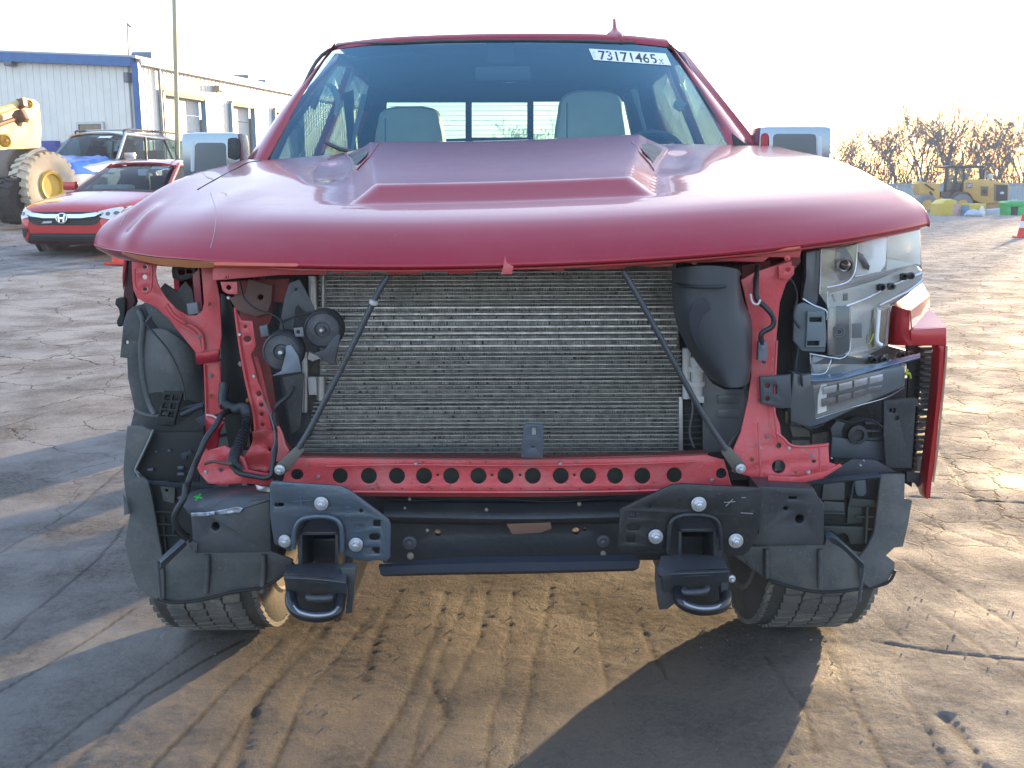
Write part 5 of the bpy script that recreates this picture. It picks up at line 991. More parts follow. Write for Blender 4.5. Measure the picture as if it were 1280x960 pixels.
# lower lamp
plate('lower_lamp_body', D1([(245, 640), (318, 655), (340, 690), (715, 607), (725, 612), (718, 700), (560, 768), (345, 835), (300, 870), (235, 850), (232, 760)]), 2.33, HD, hl, th=.05, bev=2.5)
plate('lower_lamp_reflector', D1([(365, 690), (705, 618), (712, 690), (560, 750), (350, 815), (352, 740)]), lambda a, b: 2.326 + .0003 * (a - 1020), REFL, hl, th=.006)
for k in range(5):
    x = 375 + k * 66; plate('led_segment', D1([(x, 700 - k * 15), (x + 58, 687 - k * 15), (x + 58, 718 - k * 15), (x, 732 - k * 15)]), 2.318 + .0001 * k * 19 * 2, mat('led_grey', (.42, .42, .45), .25, .5), hl, th=.008)
    plate('led_segment', D1([(x - 5, 752 - k * 17), (x + 53, 739 - k * 17), (x + 53, 765 - k * 17), (x - 5, 785 - k * 18)]), 2.318 + .0001 * k * 19 * 2, mat('led_dark', (.16, .155, .16), .25, .4), hl, th=.008)
plate('lower_lamp_lens', D1([(330, 690), (716, 606), (722, 695), (560, 765), (342, 832)]), lambda a, b: 2.306 + .0003 * (a - 1020), LENS, hl, th=.003, bev=.5)
loft('lower_lamp_brow', [D1([(318, 648, 2.33), (440, 640, 2.33), (600, 600, 2.36), (790, 552, 2.42)]), D1([(318, 668, 2.30), (440, 662, 2.30), (600, 620, 2.33), (790, 570, 2.39)]), D1([(320, 686, 2.31), (440, 672, 2.31), (600, 630, 2.34), (790, 578, 2.40)])], mat('blue_chrome_brow', (.22, .30, .40), .2, .5, .5), hl, 4, .003)
plate('upper_lens', D1([(364, 104), (470, 96), (788, 12), (796, 175), (768, 172), (600, 235), (385, 300), (358, 290)]), lambda a, b: YH(a, b) + .0, LENS, hl, th=.003, bev=.5)
plate('outer_lens', D1([(364, 104), (470, 96), (788, 12), (798, 232), (660, 352), (652, 520), (500, 560), (392, 562), (392, 352), (358, 300)]), lambda a, b: YH(a, b) - .022, LENS, hl, th=.003, bev=.5)
plate('lamp_bracket', D1([(250, 350), (290, 336), (382, 370), (390, 490), (382, 550), (285, 545), (245, 500)]), 2.34, mat('bracket_blue_grey', (.11, .13, .14), .4), hl, th=.012, bev=1.2, holes=[D1(rrect(316, 401, 367, 420, 2)), D1(rrect(306, 502, 357, 522, 2))])
plate('lamp_bracket_face', D1([(306, 375), (382, 375), (386, 490), (382, 530), (300, 530)]), 2.332, mat('bracket_blue_face', (.14, .17, .18), .4), hl, th=.008, bev=1.2, holes=[D1(rrect(316, 401, 367, 420, 2)), D1(rrect(306, 502, 357, 522, 2))])
plate('lamp_bracket_slot', D1([(312, 398), (370, 398), (370, 424), (312, 424)]), 2.345, BLKD, hl, th=.003); plate('lamp_bracket_slot', D1([(302, 499), (360, 499), (360, 525), (302, 525)]), 2.345, BLKD, hl, th=.003)
plate('lamp_lower_bracket', D1([(102, 655), (165, 652), (235, 645), (238, 790), (190, 792), (108, 770)]), 2.25, mat('bracket_grey_black', (.055, .062, .066), .4), TR, th=.012, bev=1.5, holes=[D1(hole(135, 694, 9)), D1(hole(135, 750, 9)), D1(rrect(160, 690, 175, 730, 3))])
plate('lamp_back_void', [(968, 350), (1010, 312), (1016, 400), (1000, 470), (990, 530), (968, 500)], 2.45, BLKD, TR, th=.01)
# red wing corner with its louvred gap
RED = mat('wing_corner_red', (.46, .012, .018), .28, .2, 1, .04, 4)
wc = loft('wing_corner', [E3([(795, 478, 2.50), (850, 490, 2.47), (912, 510, 2.45)]), E3([(780, 560, 2.50), (840, 580, 2.465), (915, 590, 2.45)]), E3([(765, 660, 2.50), (830, 670, 2.465), (912, 660, 2.45)]), E3([(758, 760, 2.50), (840, 762, 2.465), (930, 765, 2.45)])], RED, TR, 3, .004, angle=25)
loft('wing_corner_top', [E3([(800, 462, 2.52), (850, 430, 2.58), (925, 372, 2.68), (1005, 310, 2.80)]), E3([(815, 500, 2.48), (870, 490, 2.50), (960, 420, 2.60), (1035, 362, 2.72)]), E3([(905, 512, 2.45), (930, 495, 2.47), (990, 450, 2.55), (1052, 400, 2.66)])], RED, wc, 4, .003)
loft('wing_corner_side', [E3([(912, 512, 2.448), (990, 452, 2.55), (1052, 402, 2.66)]), E3([(918, 585, 2.448), (990, 530, 2.54), (1050, 488, 2.62)]), E3([(922, 640, 2.448), (990, 585, 2.53), (1055, 500, 2.60)])], RED, wc, 3, .003, angle=20)
loft('wing_corner_facet', [E3([(1060, 500, 2.60), (1062, 502, 2.60)]), E3([(985, 575, 2.52), (1120, 560, 2.56)]), E3([(922, 645, 2.45), (1180, 632, 2.50)])], RED, wc, 3, .003, angle=20)
plate('wing_corner_face', E3([(918, 652), (1182, 636), (1184, 760), (1170, 775), (1120, 768), (925, 766)]), 2.445, RED, wc, th=.008, bev=1.5)
plate('wing_edge_strip', E4([(1120, 68), (1184, 62), (1178, 150), (1166, 260), (1150, 430), (1128, 620), (1112, 800), (1095, 960), (1075, 1075), (1066, 1180), (1040, 1188), (1030, 1150), (1052, 960), (1078, 760), (1100, 560), (1118, 360), (1128, 200), (1132, 100)]), 2.45, RED, wc, th=.05, bev=1.2)
ptube('grey_edge', E4([(1182, 70, 2.447), (1176, 200, 2.447), (1160, 380, 2.447), (1138, 600, 2.447), (1112, 860, 2.447), (1085, 1060, 2.447)]), .0028, mat('tan_edge', (.45, .28, .2), .4), wc)
for k in range(19):
    y = 85 + k * 43; xr_ = 1132 - .085 * k * 43 * .9; 
    if 600 < y < 0: continue
    plate('louvre', E4([(1000 - k * 2.5, y), (xr_, y - 2), (xr_, y + 16), (1000 - k * 2.5, y + 18)]), 2.50, BLK, TR, th=.03, bev=.5)
plate('louvre_panel', E4([(890, 60), (1020, 70), (1030, 180), (1005, 360), (962, 500), (965, 800), (930, 1100), (760, 1000), (880, 700), (905, 300)]), 2.53, BLKD, TR, th=.01, holes=[E4(rrect(966 - k * 4.2, 515 + k * 38, 1003 - k * 4.2, 541 + k * 38, 3)) for k in range(12) if k not in (4, 5, 6, 7)])
plate('louvre_panel', E4([(1000, 60), (1140, 60), (1125, 300), (1100, 560), (1066, 860), (1040, 1120), (960, 1000), (985, 600), (1000, 400)]), 2.58, mat('louvre_inner_tan', (.13, .11, .085), .7), TR, th=.004, holes=[E4(rrect(1020 - k * 3, 520 + k * 60, 1080 - k * 6, 550 + k * 60, 3)) for k in range(7)])
plate('corner_tail', D2([(800, 240), (890, 245), (885, 330), (862, 320), (840, 290), (800, 280)]), 2.50, BLK, TR, th=.02)

# loose wiring, clips and small hardware left hanging after the strip-down
WR = mat('wire_black', (.02, .02, .022), .45); WRG = mat('wire_grey', (.12, .12, .12), .5)
for pts, r_, m_ in (([(300, 352, 2.30), (305, 372, 2.28), (320, 386, 2.27), (338, 392, 2.26), (352, 402, 2.25), (354, 414, 2.23)], .0022, WR), ([(352, 402, 2.25), (368, 396, 2.26), (384, 392, 2.25), (396, 390, 2.24)], .0022, WR),
                    ([(915, 372, 2.26), (922, 392, 2.27), (926, 420, 2.27), (924, 446, 2.28), (930, 470, 2.30)], .0025, WR), ([(975, 340, 2.30), (990, 352, 2.32), (996, 372, 2.34), (992, 396, 2.33), (1000, 410, 2.32)], .003, WR),
                    ([(962, 480, 2.30), (974, 500, 2.34), (990, 520, 2.38), (1010, 535, 2.40), (1030, 530, 2.42)], .0035, WR), ([(470, 622, 2.36), (520, 626, 2.35), (600, 622, 2.35), (690, 627, 2.35), (770, 621, 2.36)], .0028, WR),
                    ([(330, 500, 2.27), (338, 520, 2.26), (344, 545, 2.25), (340, 566, 2.24)], .002, WRG), ([(178, 400, 2.46), (196, 420, 2.45), (212, 440, 2.45), (226, 470, 2.44), (232, 500, 2.42)], .0022, WR),
                    ([(1040, 520, 2.46), (1062, 528, 2.45), (1086, 524, 2.45), (1104, 534, 2.44)], .0026, WR), ([(862, 486, 2.37), (866, 510, 2.36), (862, 540, 2.36), (868, 560, 2.36)], .002, WRG)):
    ptube('loose_wire', pts, r_, m_, TR, 6, 7)
for x, y, Yq in ((286, 372, 2.30), (300, 418, 2.27), (318, 470, 2.27), (946, 380, 2.27), (955, 452, 2.27), (950, 560, 2.24), (986, 560, 2.23), (1010, 590, 2.21), (258, 590, 2.24), (398, 596, 2.23), (890, 600, 2.23), (520, 579, 2.23), (700, 579, 2.23)):
    MB().lathe([(.0045, 0), (.0045, -.003), (.003, -.005)], P(x, y, Yq), (0, 1, 0), 8).build('push_rivet', FRAME if x % 2 else ZINC, TR)
for q in ([(233, 380), (246, 378), (248, 392), (235, 394)], [(1003, 470), (1014, 468), (1014, 482), (1004, 484)], [(324, 408), (334, 406), (336, 420), (326, 422)]): plate('wire_plug', q, 2.30, GREY, TR, th=.02)

CHIP = mat('chipped_primer', (.20, .17, .16), .7); RUST = mat('rust_bleed', (.22, .085, .03), .9)
rd = random.Random(21)
for k in range(46):
    x = rd.uniform(375, 900); y = rd.choice((580, 606)) + rd.uniform(-3, 4); r_ = rd.uniform(.6, 1.8)
    plate('paint_chip', [(x + r_ * cos(a) * rd.uniform(.6, 1.4), y + r_ * sin(a) * rd.uniform(.5, 1.1)) for a in (0, 1.1, 2.2, 3.2, 4.3, 5.3)], 2.2305, CHIP if k % 3 else RUST, ltb, th=.0012, bev=.1)
for k in range(14): MB().lathe([(.0022, 0), (.0018, -.0008)], P(392 + k * 37, 611, 2.2305), (0, 1, 0), 8).build('spot_weld', PAINTD, ltb)
for k, (x, y, Yq) in enumerate(((262, 380, 2.396), (249, 420, 2.396), (232, 405, 2.396), (262, 470, 2.424), (263, 495, 2.424), (300, 455, 2.296), (309, 500, 2.296), (956, 410, 2.28), (950, 500, 2.275), (960, 545, 2.26), (995, 590, 2.235), (1015, 570, 2.235), (940, 575, 2.25))):
    plate('paint_chip', [(x + 2.2 * cos(a) * rd.uniform(.5, 1.5), y + 3.5 * sin(a) * rd.uniform(.4, 1.2)) for a in (0, 1.1, 2.2, 3.2, 4.3, 5.3)], Yq - .004, CHIP if k % 2 else RUST, TR, th=.0012, bev=.1)
# ------------------------------------------------------------------ the yard behind: building, cars, machines, bins, fence, trees
def HY(p, off=0): return Vector((p[0], p[1], gzf(p[0], p[1]) + off))
# building --------------------------------------------------------
SID = mat('pale_metal_siding', (.78, .75, .67), .45, .2, 0, .06, 2); SIDW = SID
TRIMB = mat('blue_trim', (.035, .13, .32), .4, .1, 0, .15, 4); OFFW = mat('off_white_trim', (.62, .62, .58), .5)
C0 = Vector((-11.1, 32, 0)); dL = Vector((-.969, .248, 0)); dS = Vector((.248, .969, 0)); nL = Vector((-.248, -.969, 0)); nS = Vector((.969, -.248, 0))
base = gzf(C0.x, C0.y) - .1
ZE = P(195, 79, 32).z
BLD = empty('metal_building', (C0.x, C0.y, base), 'pale ribbed metal building with blue roof trim, far left behind the parked cars', 'building')
def sL(px): k = ray(px, 150).x / ray(px, 150).y; return (k * C0.y - C0.x) / (dL.x - dL.y * k)
def sS(px): k = ray(px, 150).x / ray(px, 150).y; return (k * C0.y - C0.x) / (dS.x - dS.y * k)
def wall_panel(org, d, n, s0, s1, z0, zt, m, name='wall_panel'):
    b = MB(); w_ = (s1 - s0); k = max(1, round(w_ / .24)); st = w_ / k; prof = []
    for i in range(k): a = s0 + i * st; prof += [(a, 0), (a + st * .72, 0), (a + st * .78, .018), (a + st * .94, .018)]
    prof.append((s1, 0)); vs = []
    for (s, o) in prof: p = org + d * s + n * o; vs += [(p.x, p.y, z0), (p.x, p.y, zt(s))]
    b.add(vs, [(2 * i, 2 * i + 2, 2 * i + 3, 2 * i + 1) for i in range(len(prof) - 1)])
    return b.build(name, m, BLD, smooth=False)
rise = .068
zL = lambda s: ZE + rise * s
s = 0.
LW = 19.
wx0, wx1 = sL(97), sL(131)            # the window, measured
wp = P(114, 152, C0.y + dL.y * wx1); WT = wp.z; WB_ = WT - 1.15
while s < LW - .1:
    e = min(LW, s + .96)
    wall_panel(C0, dL, nL, s, e, base, zL, SID); s = e
SW = 22.; doors = [(sS(203), sS(255)), (sS(287.5), sS(316))]
dw = doors[0][1] - doors[0][0]; doors.append((doors[1][1] + 1.6, doors[1][1] + 1.6 + dw))
ZD = P(205, 116, C0.y + dS.y * doors[0][0]).z
s = 0.
while s < SW:
    e = min(SW, s + .96)
    for (a, b_) in doors:
        if s < a < e: e = a if a - s > .05 else e
        if s < b_ < e: e = b_
    ind = any(a - .01 <= s < b_ - .02 for a, b_ in doors)
    wall_panel(C0, dS, nS, s, e, ZD if ind else base, lambda q: ZE, SID); s = e
def beam(a, b, w_, h_, m, name, par=BLD):       # straight member between two points
    a = Vector(a); b = Vector(b); d = (b - a); t = d.normalized(); sd_ = t.cross(Vector((0, 0, 1))).normalized() if abs(t.z) < .95 else Vector((1, 0, 0)); up = sd_.cross(t)
    q = [a + sd_ * x * w_ / 2 + up * y * h_ / 2 for x, y in ((-1, -1), (1, -1), (1, 1), (-1, 1))]
    return MB().prism(q, d).build(name, m, par, smooth=False)
for (a, b_) in doors:
    for r_ in range(5):
        z0 = base + (ZD - base) * r_ / 5; z1 = base + (ZD - base) * (r_ + 1) / 5 - .02
        p0 = C0 + dS * (a + .08) - nS * .12; p1 = C0 + dS * (b_ - .08) - nS * .12
        MB().prism([(p0.x, p0.y, z0), (p1.x, p1.y, z0), (p1.x, p1.y, z1), (p0.x, p0.y, z1)], -nS * .05).build('door_section', OFFW, BLD, smooth=False)
    for q in (a, b_): p = C0 + dS * q + nS * .03; beam((p.x, p.y, base), (p.x, p.y, ZD), .16, .16, mat('blue_grey_jamb', (.14, .24, .32), .5), 'door_jamb')
    p = C0 + dS * a + nS * .04; p2 = C0 + dS * b_ + nS * .04; beam((p.x, p.y, ZD + .02), (p2.x, p2.y, ZD + .02), .14, .16, mat('tan_lintel', (.35, .27, .15), .6), 'door_lintel')
pA = C0 + nL * .14 + nS * .02; pB = C0 + dL * LW + nL * .14
beam((pA.x, pA.y, zL(0) + .02), (pB.x, pB.y, zL(LW) + .02), .26, .26, TRIMB, 'rake_trim')
pA = C0 + nS * .10 - nL * .0; pB = C0 + dS * SW + nS * .10
beam((pA.x, pA.y, ZE + .04), (pB.x, pB.y, ZE + .04), .2, .16, OFFW, 'gutter')
pc = C0 + nL * .03 + nS * .03; beam((pc.x, pc.y, base), (pc.x, pc.y, ZE), .14, .14, OFFW, 'corner_trim')
pd = C0 + dL * (sL(177)) + nL * .12; beam((pd.x, pd.y, base), (pd.x, pd.y, zL(sL(177))), .20, .16, TRIMB, 'downspout')
for q in (sS(200) - .0, ): pd = C0 + dS * q + nS * .08; beam((pd.x, pd.y, base), (pd.x, pd.y, ZE), .07, .07, mat('grey_pipe', (.3, .31, .3), .5), 'conduit_pipe')
pd = C0 + dL * sL(166) + nL * .05; beam((pd.x, pd.y, base), (pd.x, pd.y, ZE - .1), .04, .04, MATS['grey_pipe'], 'conduit_pipe')
# roof sheets
b = MB(); mid = LW / 2
q = [C0 + nL * .2 + nS * .15, C0 + dL * LW + nL * .2, C0 + dL * LW + dS * SW, C0 + dS * SW + nS * .15]
zz = [ZE + .12, zL(LW) + .12, zL(LW) + .12, ZE + .12]
b.prism([(p.x, p.y, z) for p, z in zip(q, zz)], (0, 0, .08)).build('roof', mat('pale_roof_sheet', (.42, .44, .44), .5), BLD, smooth=False)
bw = C0 + dL * SW
for d_, o_, L_ in ((dS, C0 + dL * LW, SW), (dL, C0 + dS * SW, LW)):
    p, p2 = o_, o_ + d_ * L_; MB().prism([(p.x, p.y, base), (p2.x, p2.y, base), (p2.x, p2.y, ZE), (p.x, p.y, ZE)], (0.02, 0.02, 0)).build('back_wall', SID, BLD, smooth=False)
wf = C0 + dL * wx1 + nL * .05; wl = wx0 - wx1
for (u0, u1, v0, v1) in ((0, wl, 0, .07), (0, wl, 1.08, 1.15), (0, .07, .07, 1.08), (wl - .07, wl, .07, 1.08)):
    a = wf + dL * u0; c = wf + dL * u1
    MB().prism([(a.x, a.y, WB_ + v0), (c.x, c.y, WB_ + v0), (c.x, c.y, WB_ + v1), (a.x, a.y, WB_ + v1)], nL * .05).build('window_frame', OFFW, BLD, smooth=False)
a = wf + dL * .07; c = wf + dL * (wl - .07); MB().prism([(a.x, a.y, WB_ + .07), (c.x, c.y, WB_ + .07), (c.x, c.y, WB_ + 1.08), (a.x, a.y, WB_ + 1.08)], nL * .01).build('window_pane', mat('brownish_window_glass', (.10, .075, .05), .05, .2, 1, .5, 14), BLD, smooth=False)
def fixture(px, py, along, m, nm, w_=.4, h_=.22, wall='L'):
    f0, d_, n_ = (sL(px), dL, nL) if wall == 'L' else (sS(px), dS, nS); p = C0 + d_ * f0 + n_ * .14; z = P(px, py, p.y).z
    MB().box((p.x, p.y, z), (w_, .25, h_), rot=atan2(d_.y, d_.x), bev=.04).build(nm, m, BLD)
fixture(23, 79, 0, GREY, 'security_camera', .28, .16); fixture(272, 111, 0, mat('tan_lamp', (.34, .30, .22), .5), 'wall_lamp', .5, .2, 'S')
fixture(167, 97, 0, GREY, 'junction_box', .14, .3); fixture(65, 184, 0, mat('blue_meter_box', (.05, .07, .30), .5), 'meter_box', .5, .38)
for px, py, w_ in ((196, 73, .9), (321, 98, 1.1), (349, 109, .4)):
    p = C0 + dS * max(.4, sS(px)) - nS * (.3 if px < 200 else .6); z = ZE + .22
    MB().box((p.x, p.y, z + .1), (.6 * w_ + .1, .45, .22), bev=.08).build('roof_vent', mat('vent_blue_grey', (.14, .19, .24), .5), BLD); MB().box((p.x, p.y, z - .08), (.3, .3, .2)).build('roof_vent_curb', GREY, BLD)
ap = P(160, 70, 36); MB().tube([(ap.x, 36, ZE), P(159, 22, 36)], [.03, .02], 6).build('roof_aerial', GREY, BLD); p = P(159, 30, 36); MB().tube([p, p + Vector((.12, 0, -.1))], .03, 5).build('aerial_tip', GREY, BLD)
# tall pole
pp = P(222, 200, 24); g0 = gzf(pp.x, 24); p1 = P(217.5, -12, 24)
fl = MB().tube([(pp.x + .02, 24, g0), pp, p1, p1 + (p1 - pp) * .25], [.055, .05, .045, .03], 10).build('tall_pole', mat('weathered_pole', (.42, .38, .22), .6)); tag(fl, 'tall thin weathered pole rising in front of the building corner beyond the top edge', 'pole')

# generic cars ----------------------------------------------------
from mathutils.bvhtree import BVHTree
def subdiv(bm, L, n=5):
    for _ in range(n):
        e = [e for e in bm.edges if e.calc_length() > L]
        if not e: break
        bmesh.ops.subdivide_edges(bm, edges=e, cuts=1); bmesh.ops.triangulate(bm, faces=bm.faces[:])
class Car:
    def __init__(s, name, loc, rz, label, cat, st, paint, L=.10):
        s.r = empty(name, loc, label, cat, rz=rz); s.paint = paint
        rows = []
        for (y, hw, zb, zw, zt, cr) in st:
            h = [(0, zb), (hw * .6, zb), (hw * .9, zb + .02), (hw * .985, zb + .12), (hw, zw), (hw * .985, zt - .10), (hw * .94, zt - .03), (hw * .80, zt + cr * .25), (hw * .45, zt + cr * .8), (0, zt + cr)]
            rows.append([Vector((-x, y, z)) for x, z in h[::-1]] + [Vector((x, y, z)) for x, z in h[1:]])
        s.body = loft('body', rows, paint, s.r, 3, 0, local=True, px=False, angle=50)
        s.rows = rows
        me = s.body.data; nv = len(me.vertices); s.b = BVHTree.FromPolygons([v.co.copy() for v in me.vertices] + rows[0] + rows[-1], [tuple(p.vertices) for p in me.polygons] + [tuple(range(nv, nv + len(rows[0]))), tuple(range(nv + len(rows[0]), nv + 2 * len(rows[0])))])
        for q in (rows[0], rows[-1]): MB().add(q, [tuple(range(len(q)))]).build('end_cap', paint, s.body, local=True)
    def decal(s, name, out, m, par=None, off=.006, th=.012, d=(0, 1, 0), org=-3., plane='xz', holes=()):
        v, f = outline_mesh(out, list(holes), .01, .001); bm = bmesh.new()
        vs = [bm.verts.new((a, b, 0)) for a, b, c in v if True]
        # keep only the front sheet
        bm.free(); bm = bmesh.new(); vs = [bm.verts.new(p) for p in v]
        for q in f:
            try: bm.faces.new([vs[i] for i in q])
            except Exception: pass
        bmesh.ops.remove_doubles(bm, verts=bm.verts, dist=1e-5); subdiv(bm, .09)
        for vv in bm.verts:
            a, b_, c = vv.co; fr_ = c > 0
            if plane == 'xz': o = Vector((a, org, b_)); dd = Vector((0, 1, 0))
            elif plane == 'yz': o = Vector((org, a, b_)); dd = Vector((-1 if org > 0 else 1, 0, 0))
            else: o = Vector((a, b_, 5)); dd = Vector((0, 0, -1))
            h = s.b.ray_cast(o, dd)
            p = h[0] if h[0] else o + dd * (abs(org) + .2)
            vv.co = p - dd * (off + (th if fr_ else 0))
        me = bpy.data.meshes.new(name); bmesh.ops.recalc_face_normals(bm, faces=bm.faces); bm.to_mesh(me); bm.free()
        return link(name, me, m, par or s.r, True, True, 40)
    def wheels(s, ys, hw, r=.33, rimm=None, lug=.006):
        for y in ys:
            for x in (-1, 1):
                w_ = MB().lathe([(r + .06, -.02), (r + .06, .004)], (x * (hw - .004), y, r + .03), (x, 0, 0), 28).build('wheel', BLKD, s.r, local=True)
                MB().lathe([(r * .62, -.18), (r * .9, -.18), (r, -.15), (r, -.03), (r * .93, .012), (r * .66, .012)], (x * hw, y, r), (x, 0, 0), 32).build('tyre', RUB, w_, local=True)
                b = MB(); b.lathe([(r * .66, .0), (r * .62, .014), (r * .58, -.01), (r * .12, -.02), (.05, .01)], (x * hw, y, r), (x, 0, 0), 28, cap=True)
                for k in range(7):
                    a = 2 * pi * k / 7; b.tube([Vector((x * (hw + .008), y, r)), Vector((x * (hw + .012), y + cos(a) * r * .6, r + sin(a) * r * .6))], .022, 5)
                b.build('rim', rimm or ALU, w_, local=True)
    def house(s, base, roof, glass, pillar, panes=2, side_split=(.5,)):
        """base: (y0, hw0, z0, y1, hw1, z1)  roof: (y0, hw, z0, y1, z1)"""
        (by0, bw, bz0, by1, bz1) = base; (ry0, rw_, rz0, ry1, rz1) = roof; M = s.r
        loft('windscreen', [[Vector((x * rw_ * .94, ry0 + .06 * x * x, rz0 - .02 + .015 * (1 - x * x))) for x in (-1, -.5, 0, .5, 1)], [Vector((x * (rw_ + bw) / 2 * .94, (ry0 + by0) / 2 + .10 * x * x - .02, (rz0 + bz0) / 2 + .03)) for x in (-1, -.5, 0, .5, 1)], [Vector((x * bw * .94, by0 + .18 * x * x, bz0)) for x in (-1, -.5, 0, .5, 1)]], glass, M, 4, px=False, local=True)
        loft('rear_screen', [[Vector((x * rw_ * .94, ry1 - .05 * x * x, rz1 - .02)) for x in (-1, 0, 1)], [Vector((x * bw * .9, by1 - .1 * x * x, bz1)) for x in (-1, 0, 1)]], glass, M, 3, px=False, local=True)
        loft('roof', [[Vector((x * rw_, y, z + .035 * (1 - x * x) - (.0 if abs(x) < 1 else .02))) for x in (-1, -.6, 0, .6, 1)] for y, z in ((ry0 - .01, rz0 - .005), (ry0 + .25, rz0 + .035), ((ry0 + ry1) / 2, max(rz0, rz1) + .05), (ry1, rz1))], s.paint, M, 4, .03, px=False, local=True)
        for sd_ in (-1, 1):
            A = [Vector((sd_ * bw * .985, by0 + .25, bz0 - .01)), Vector((sd_ * bw * .985, by1 - .12, bz1 - .01)), Vector((sd_ * rw_ * .99, ry1 - .06, rz1 - .03)), Vector((sd_ * rw_ * .99, ry0 + .12, rz0 - .02))]
            cuts = [0] + list(side_split) + [1]
            for c0, c1 in zip(cuts, cuts[1:]):
                q = [A[0].lerp(A[1], c0 + .015), A[0].lerp(A[1], c1 - .015), A[3].lerp(A[2], c1 - .02), A[3].lerp(A[2], c0 + .02)]
                MB().prism(q, (-sd_ * .006, 0, 0)).build('side_window', glass, M, local=True, smooth=False)
            for c in cuts:
                pm = pillar if 0 < c < 1 else s.paint
                MB().tube([A[0].lerp(A[1], c) + Vector((0, 0, -.02)), A[3].lerp(A[2], c) + Vector((0, 0, .01))], .035 if c in (0, 1) else .025, 8).build('pillar', pm, M, local=True)
            MB().tube([A[0], A[1]], .018, 6).build('window_sill', pillar, M, local=True); MB().tube([A[3], A[2]], .03, 8).build('roof_rail', s.paint, M, local=True)
            mb_ = MB().box((sd_ * (bw + .19), by0 + .42, bz0 + .07), (.22, .10, .14), bev=.035).build('door_mirror', s.paint, M, local=True)
            MB().box((sd_ * (bw + .06), by0 + .44, bz0 + .02), (.12, .05, .04), bev=.01).build('mirror_stalk', BLK, mb_, local=True)
        MB().box((0, by0 + .42, bz0 - .16), (bw * 1.7, .5, .22), bev=.06).build('dashboard', CABIN, M, local=True)
        for x in (-.38, .38):
            st_ = MB().box((x, by0 + 1.25, bz0 + .02), (.46, .14, .62), bev=.05).build('seat', mat('dark_seat', (.04, .04, .042), .8), M, local=True)
            MB().box((x, by0 + 1.27, bz0 + .36), (.26, .10, .18), bev=.04).build('headrest', MATS['dark_seat'], st_, local=True)
        MB().box((0, by0 + 2.1, bz0 - .05), (bw * 1.5, .14, .6), bev=.05).build('rear_seat', MATS['dark_seat'], M, local=True)
        MB().box((0, ry0 + .22, rz0 - .10), (.24, .03, .07), bev=.01).build('interior_mirror', GREY, M, local=True)
SEDR = mat('bright_red_paint', (.50, .006, .008), .25, .25, 1, .04, 3)
CGLASS = glass_mat('car_glass', (.45, .56, .60), .42)
civ_loc = HY((-6.33, 14.9)); civ = Car('red_sedan', civ_loc, R(-13), 'bright red sedan with a chrome grille bar and H emblem, parked in front of the silver estate car', 'car',
    [(0, .60, .30, .46, .56, .01), (.05, .72, .22, .48, .66, .03), (.18, .82, .19, .52, .735, .045), (.45, .88, .18, .58, .80, .05), (.85, .90, .18, .62, .87, .05), (1.25, .90, .18, .64, .93, .045), (2.4, .90, .18, .66, .96, .03), (3.6, .90, .18, .70, 1.0, .03), (4.2, .87, .22, .74, 1.02, .03), (4.55, .80, .30, .70, .96, .02), (4.64, .68, .38, .62, .80, .01)], SEDR)
civ.r['label'] = 'bright red sedan with chrome grille bar and H emblem, left of the pickup'
civ.house((1.18, .80, .965, 4.1, 1.03), (2.02, .60, 1.37, 3.35, 1.33), CGLASS, BLK, side_split=(.40, .80))
civ.wheels((.86, 3.56), .90, .32)
d = civ.decal
gr = d('grille', [(-.60, .61), (-.56, .53), (-.44, .475), (.44, .475), (.56, .53), (.60, .61), (.56, .66), (-.56, .66)], BLKD, off=.0, th=.012)
d('grille_bar', [(-.62, .650), (-.52, .60), (-.30, .575), (.30, .575), (.52, .60), (.62, .650), (.52, .655), (.30, .630), (-.30, .630), (-.52, .655)], CHROME, gr, off=.012, th=.03)
for z in (.49, .52): d('grille_slat', [(-.52, z), (.52, z), (.52, z + .010), (-.52, z + .010)], FRAME, gr, off=.010, th=.012)
em = d('emblem', hole(0, .575, .085, .07, 20), mat('emblem_dark', (.03, .03, .03), .3), gr, off=.04, th=.008)
for o_ in ([(-.062, .630), (-.036, .630), (-.022, .52), (-.046, .52)], [(.062, .630), (.036, .630), (.022, .52), (.046, .52)], [(-.032, .588), (.032, .588), (.029, .562), (-.029, .562)]): d('emblem_bar', o_, CHROME, em, off=.050, th=.012)
d('emblem_ring', hole(0, .575, .090, .074, 20), CHROME, em, off=.044, th=.012, holes=[hole(0, .575, .078, .062, 20)])
for s_ in (-1, 1):
    hh = [(.54, .665), (.70, .71), (.84, .74), (.885, .69), (.86, .60), (.72, .555), (.58, .585)]
    q = d('headlight', [(s_ * x, z) for x, z in (hh if s_ > 0 else hh[::-1])], mat('clear_lamp', (.75, .74, .66), .2, .1, 1), off=.002, th=.012)
    d('lamp_unit', hole(s_ * .68, .635, .028, .026), mat('lamp_core', (.12, .12, .13), .1, .5, 1), q, off=.012, th=.006); d('lamp_unit', hole(s_ * .77, .645, .026, .024), MATS['lamp_core'], q, off=.012, th=.006)
    fo = [(.58, .42), (.86, .44), (.88, .36), (.78, .30), (.70, .30)]
    d('fog_recess', [(s_ * x, z) for x, z in (fo if s_ < 0 else fo[::-1])], BLKD, off=.0, th=.010)
lo = d('lower_grille', [(-.55, .36), (.55, .36), (.66, .23), (-.66, .23)], BLKD, off=.0, th=.012)
for z in (.26, .29, .32): d('lower_slat', [(-.55, z), (.55, z), (.55, z + .008), (-.55, z + .008)], FRAME, lo, off=.008, th=.010)
d('front_lip', [(-.74, .215), (.74, .215), (.72, .19), (-.72, .19)], BLK, off=.0, th=.02)
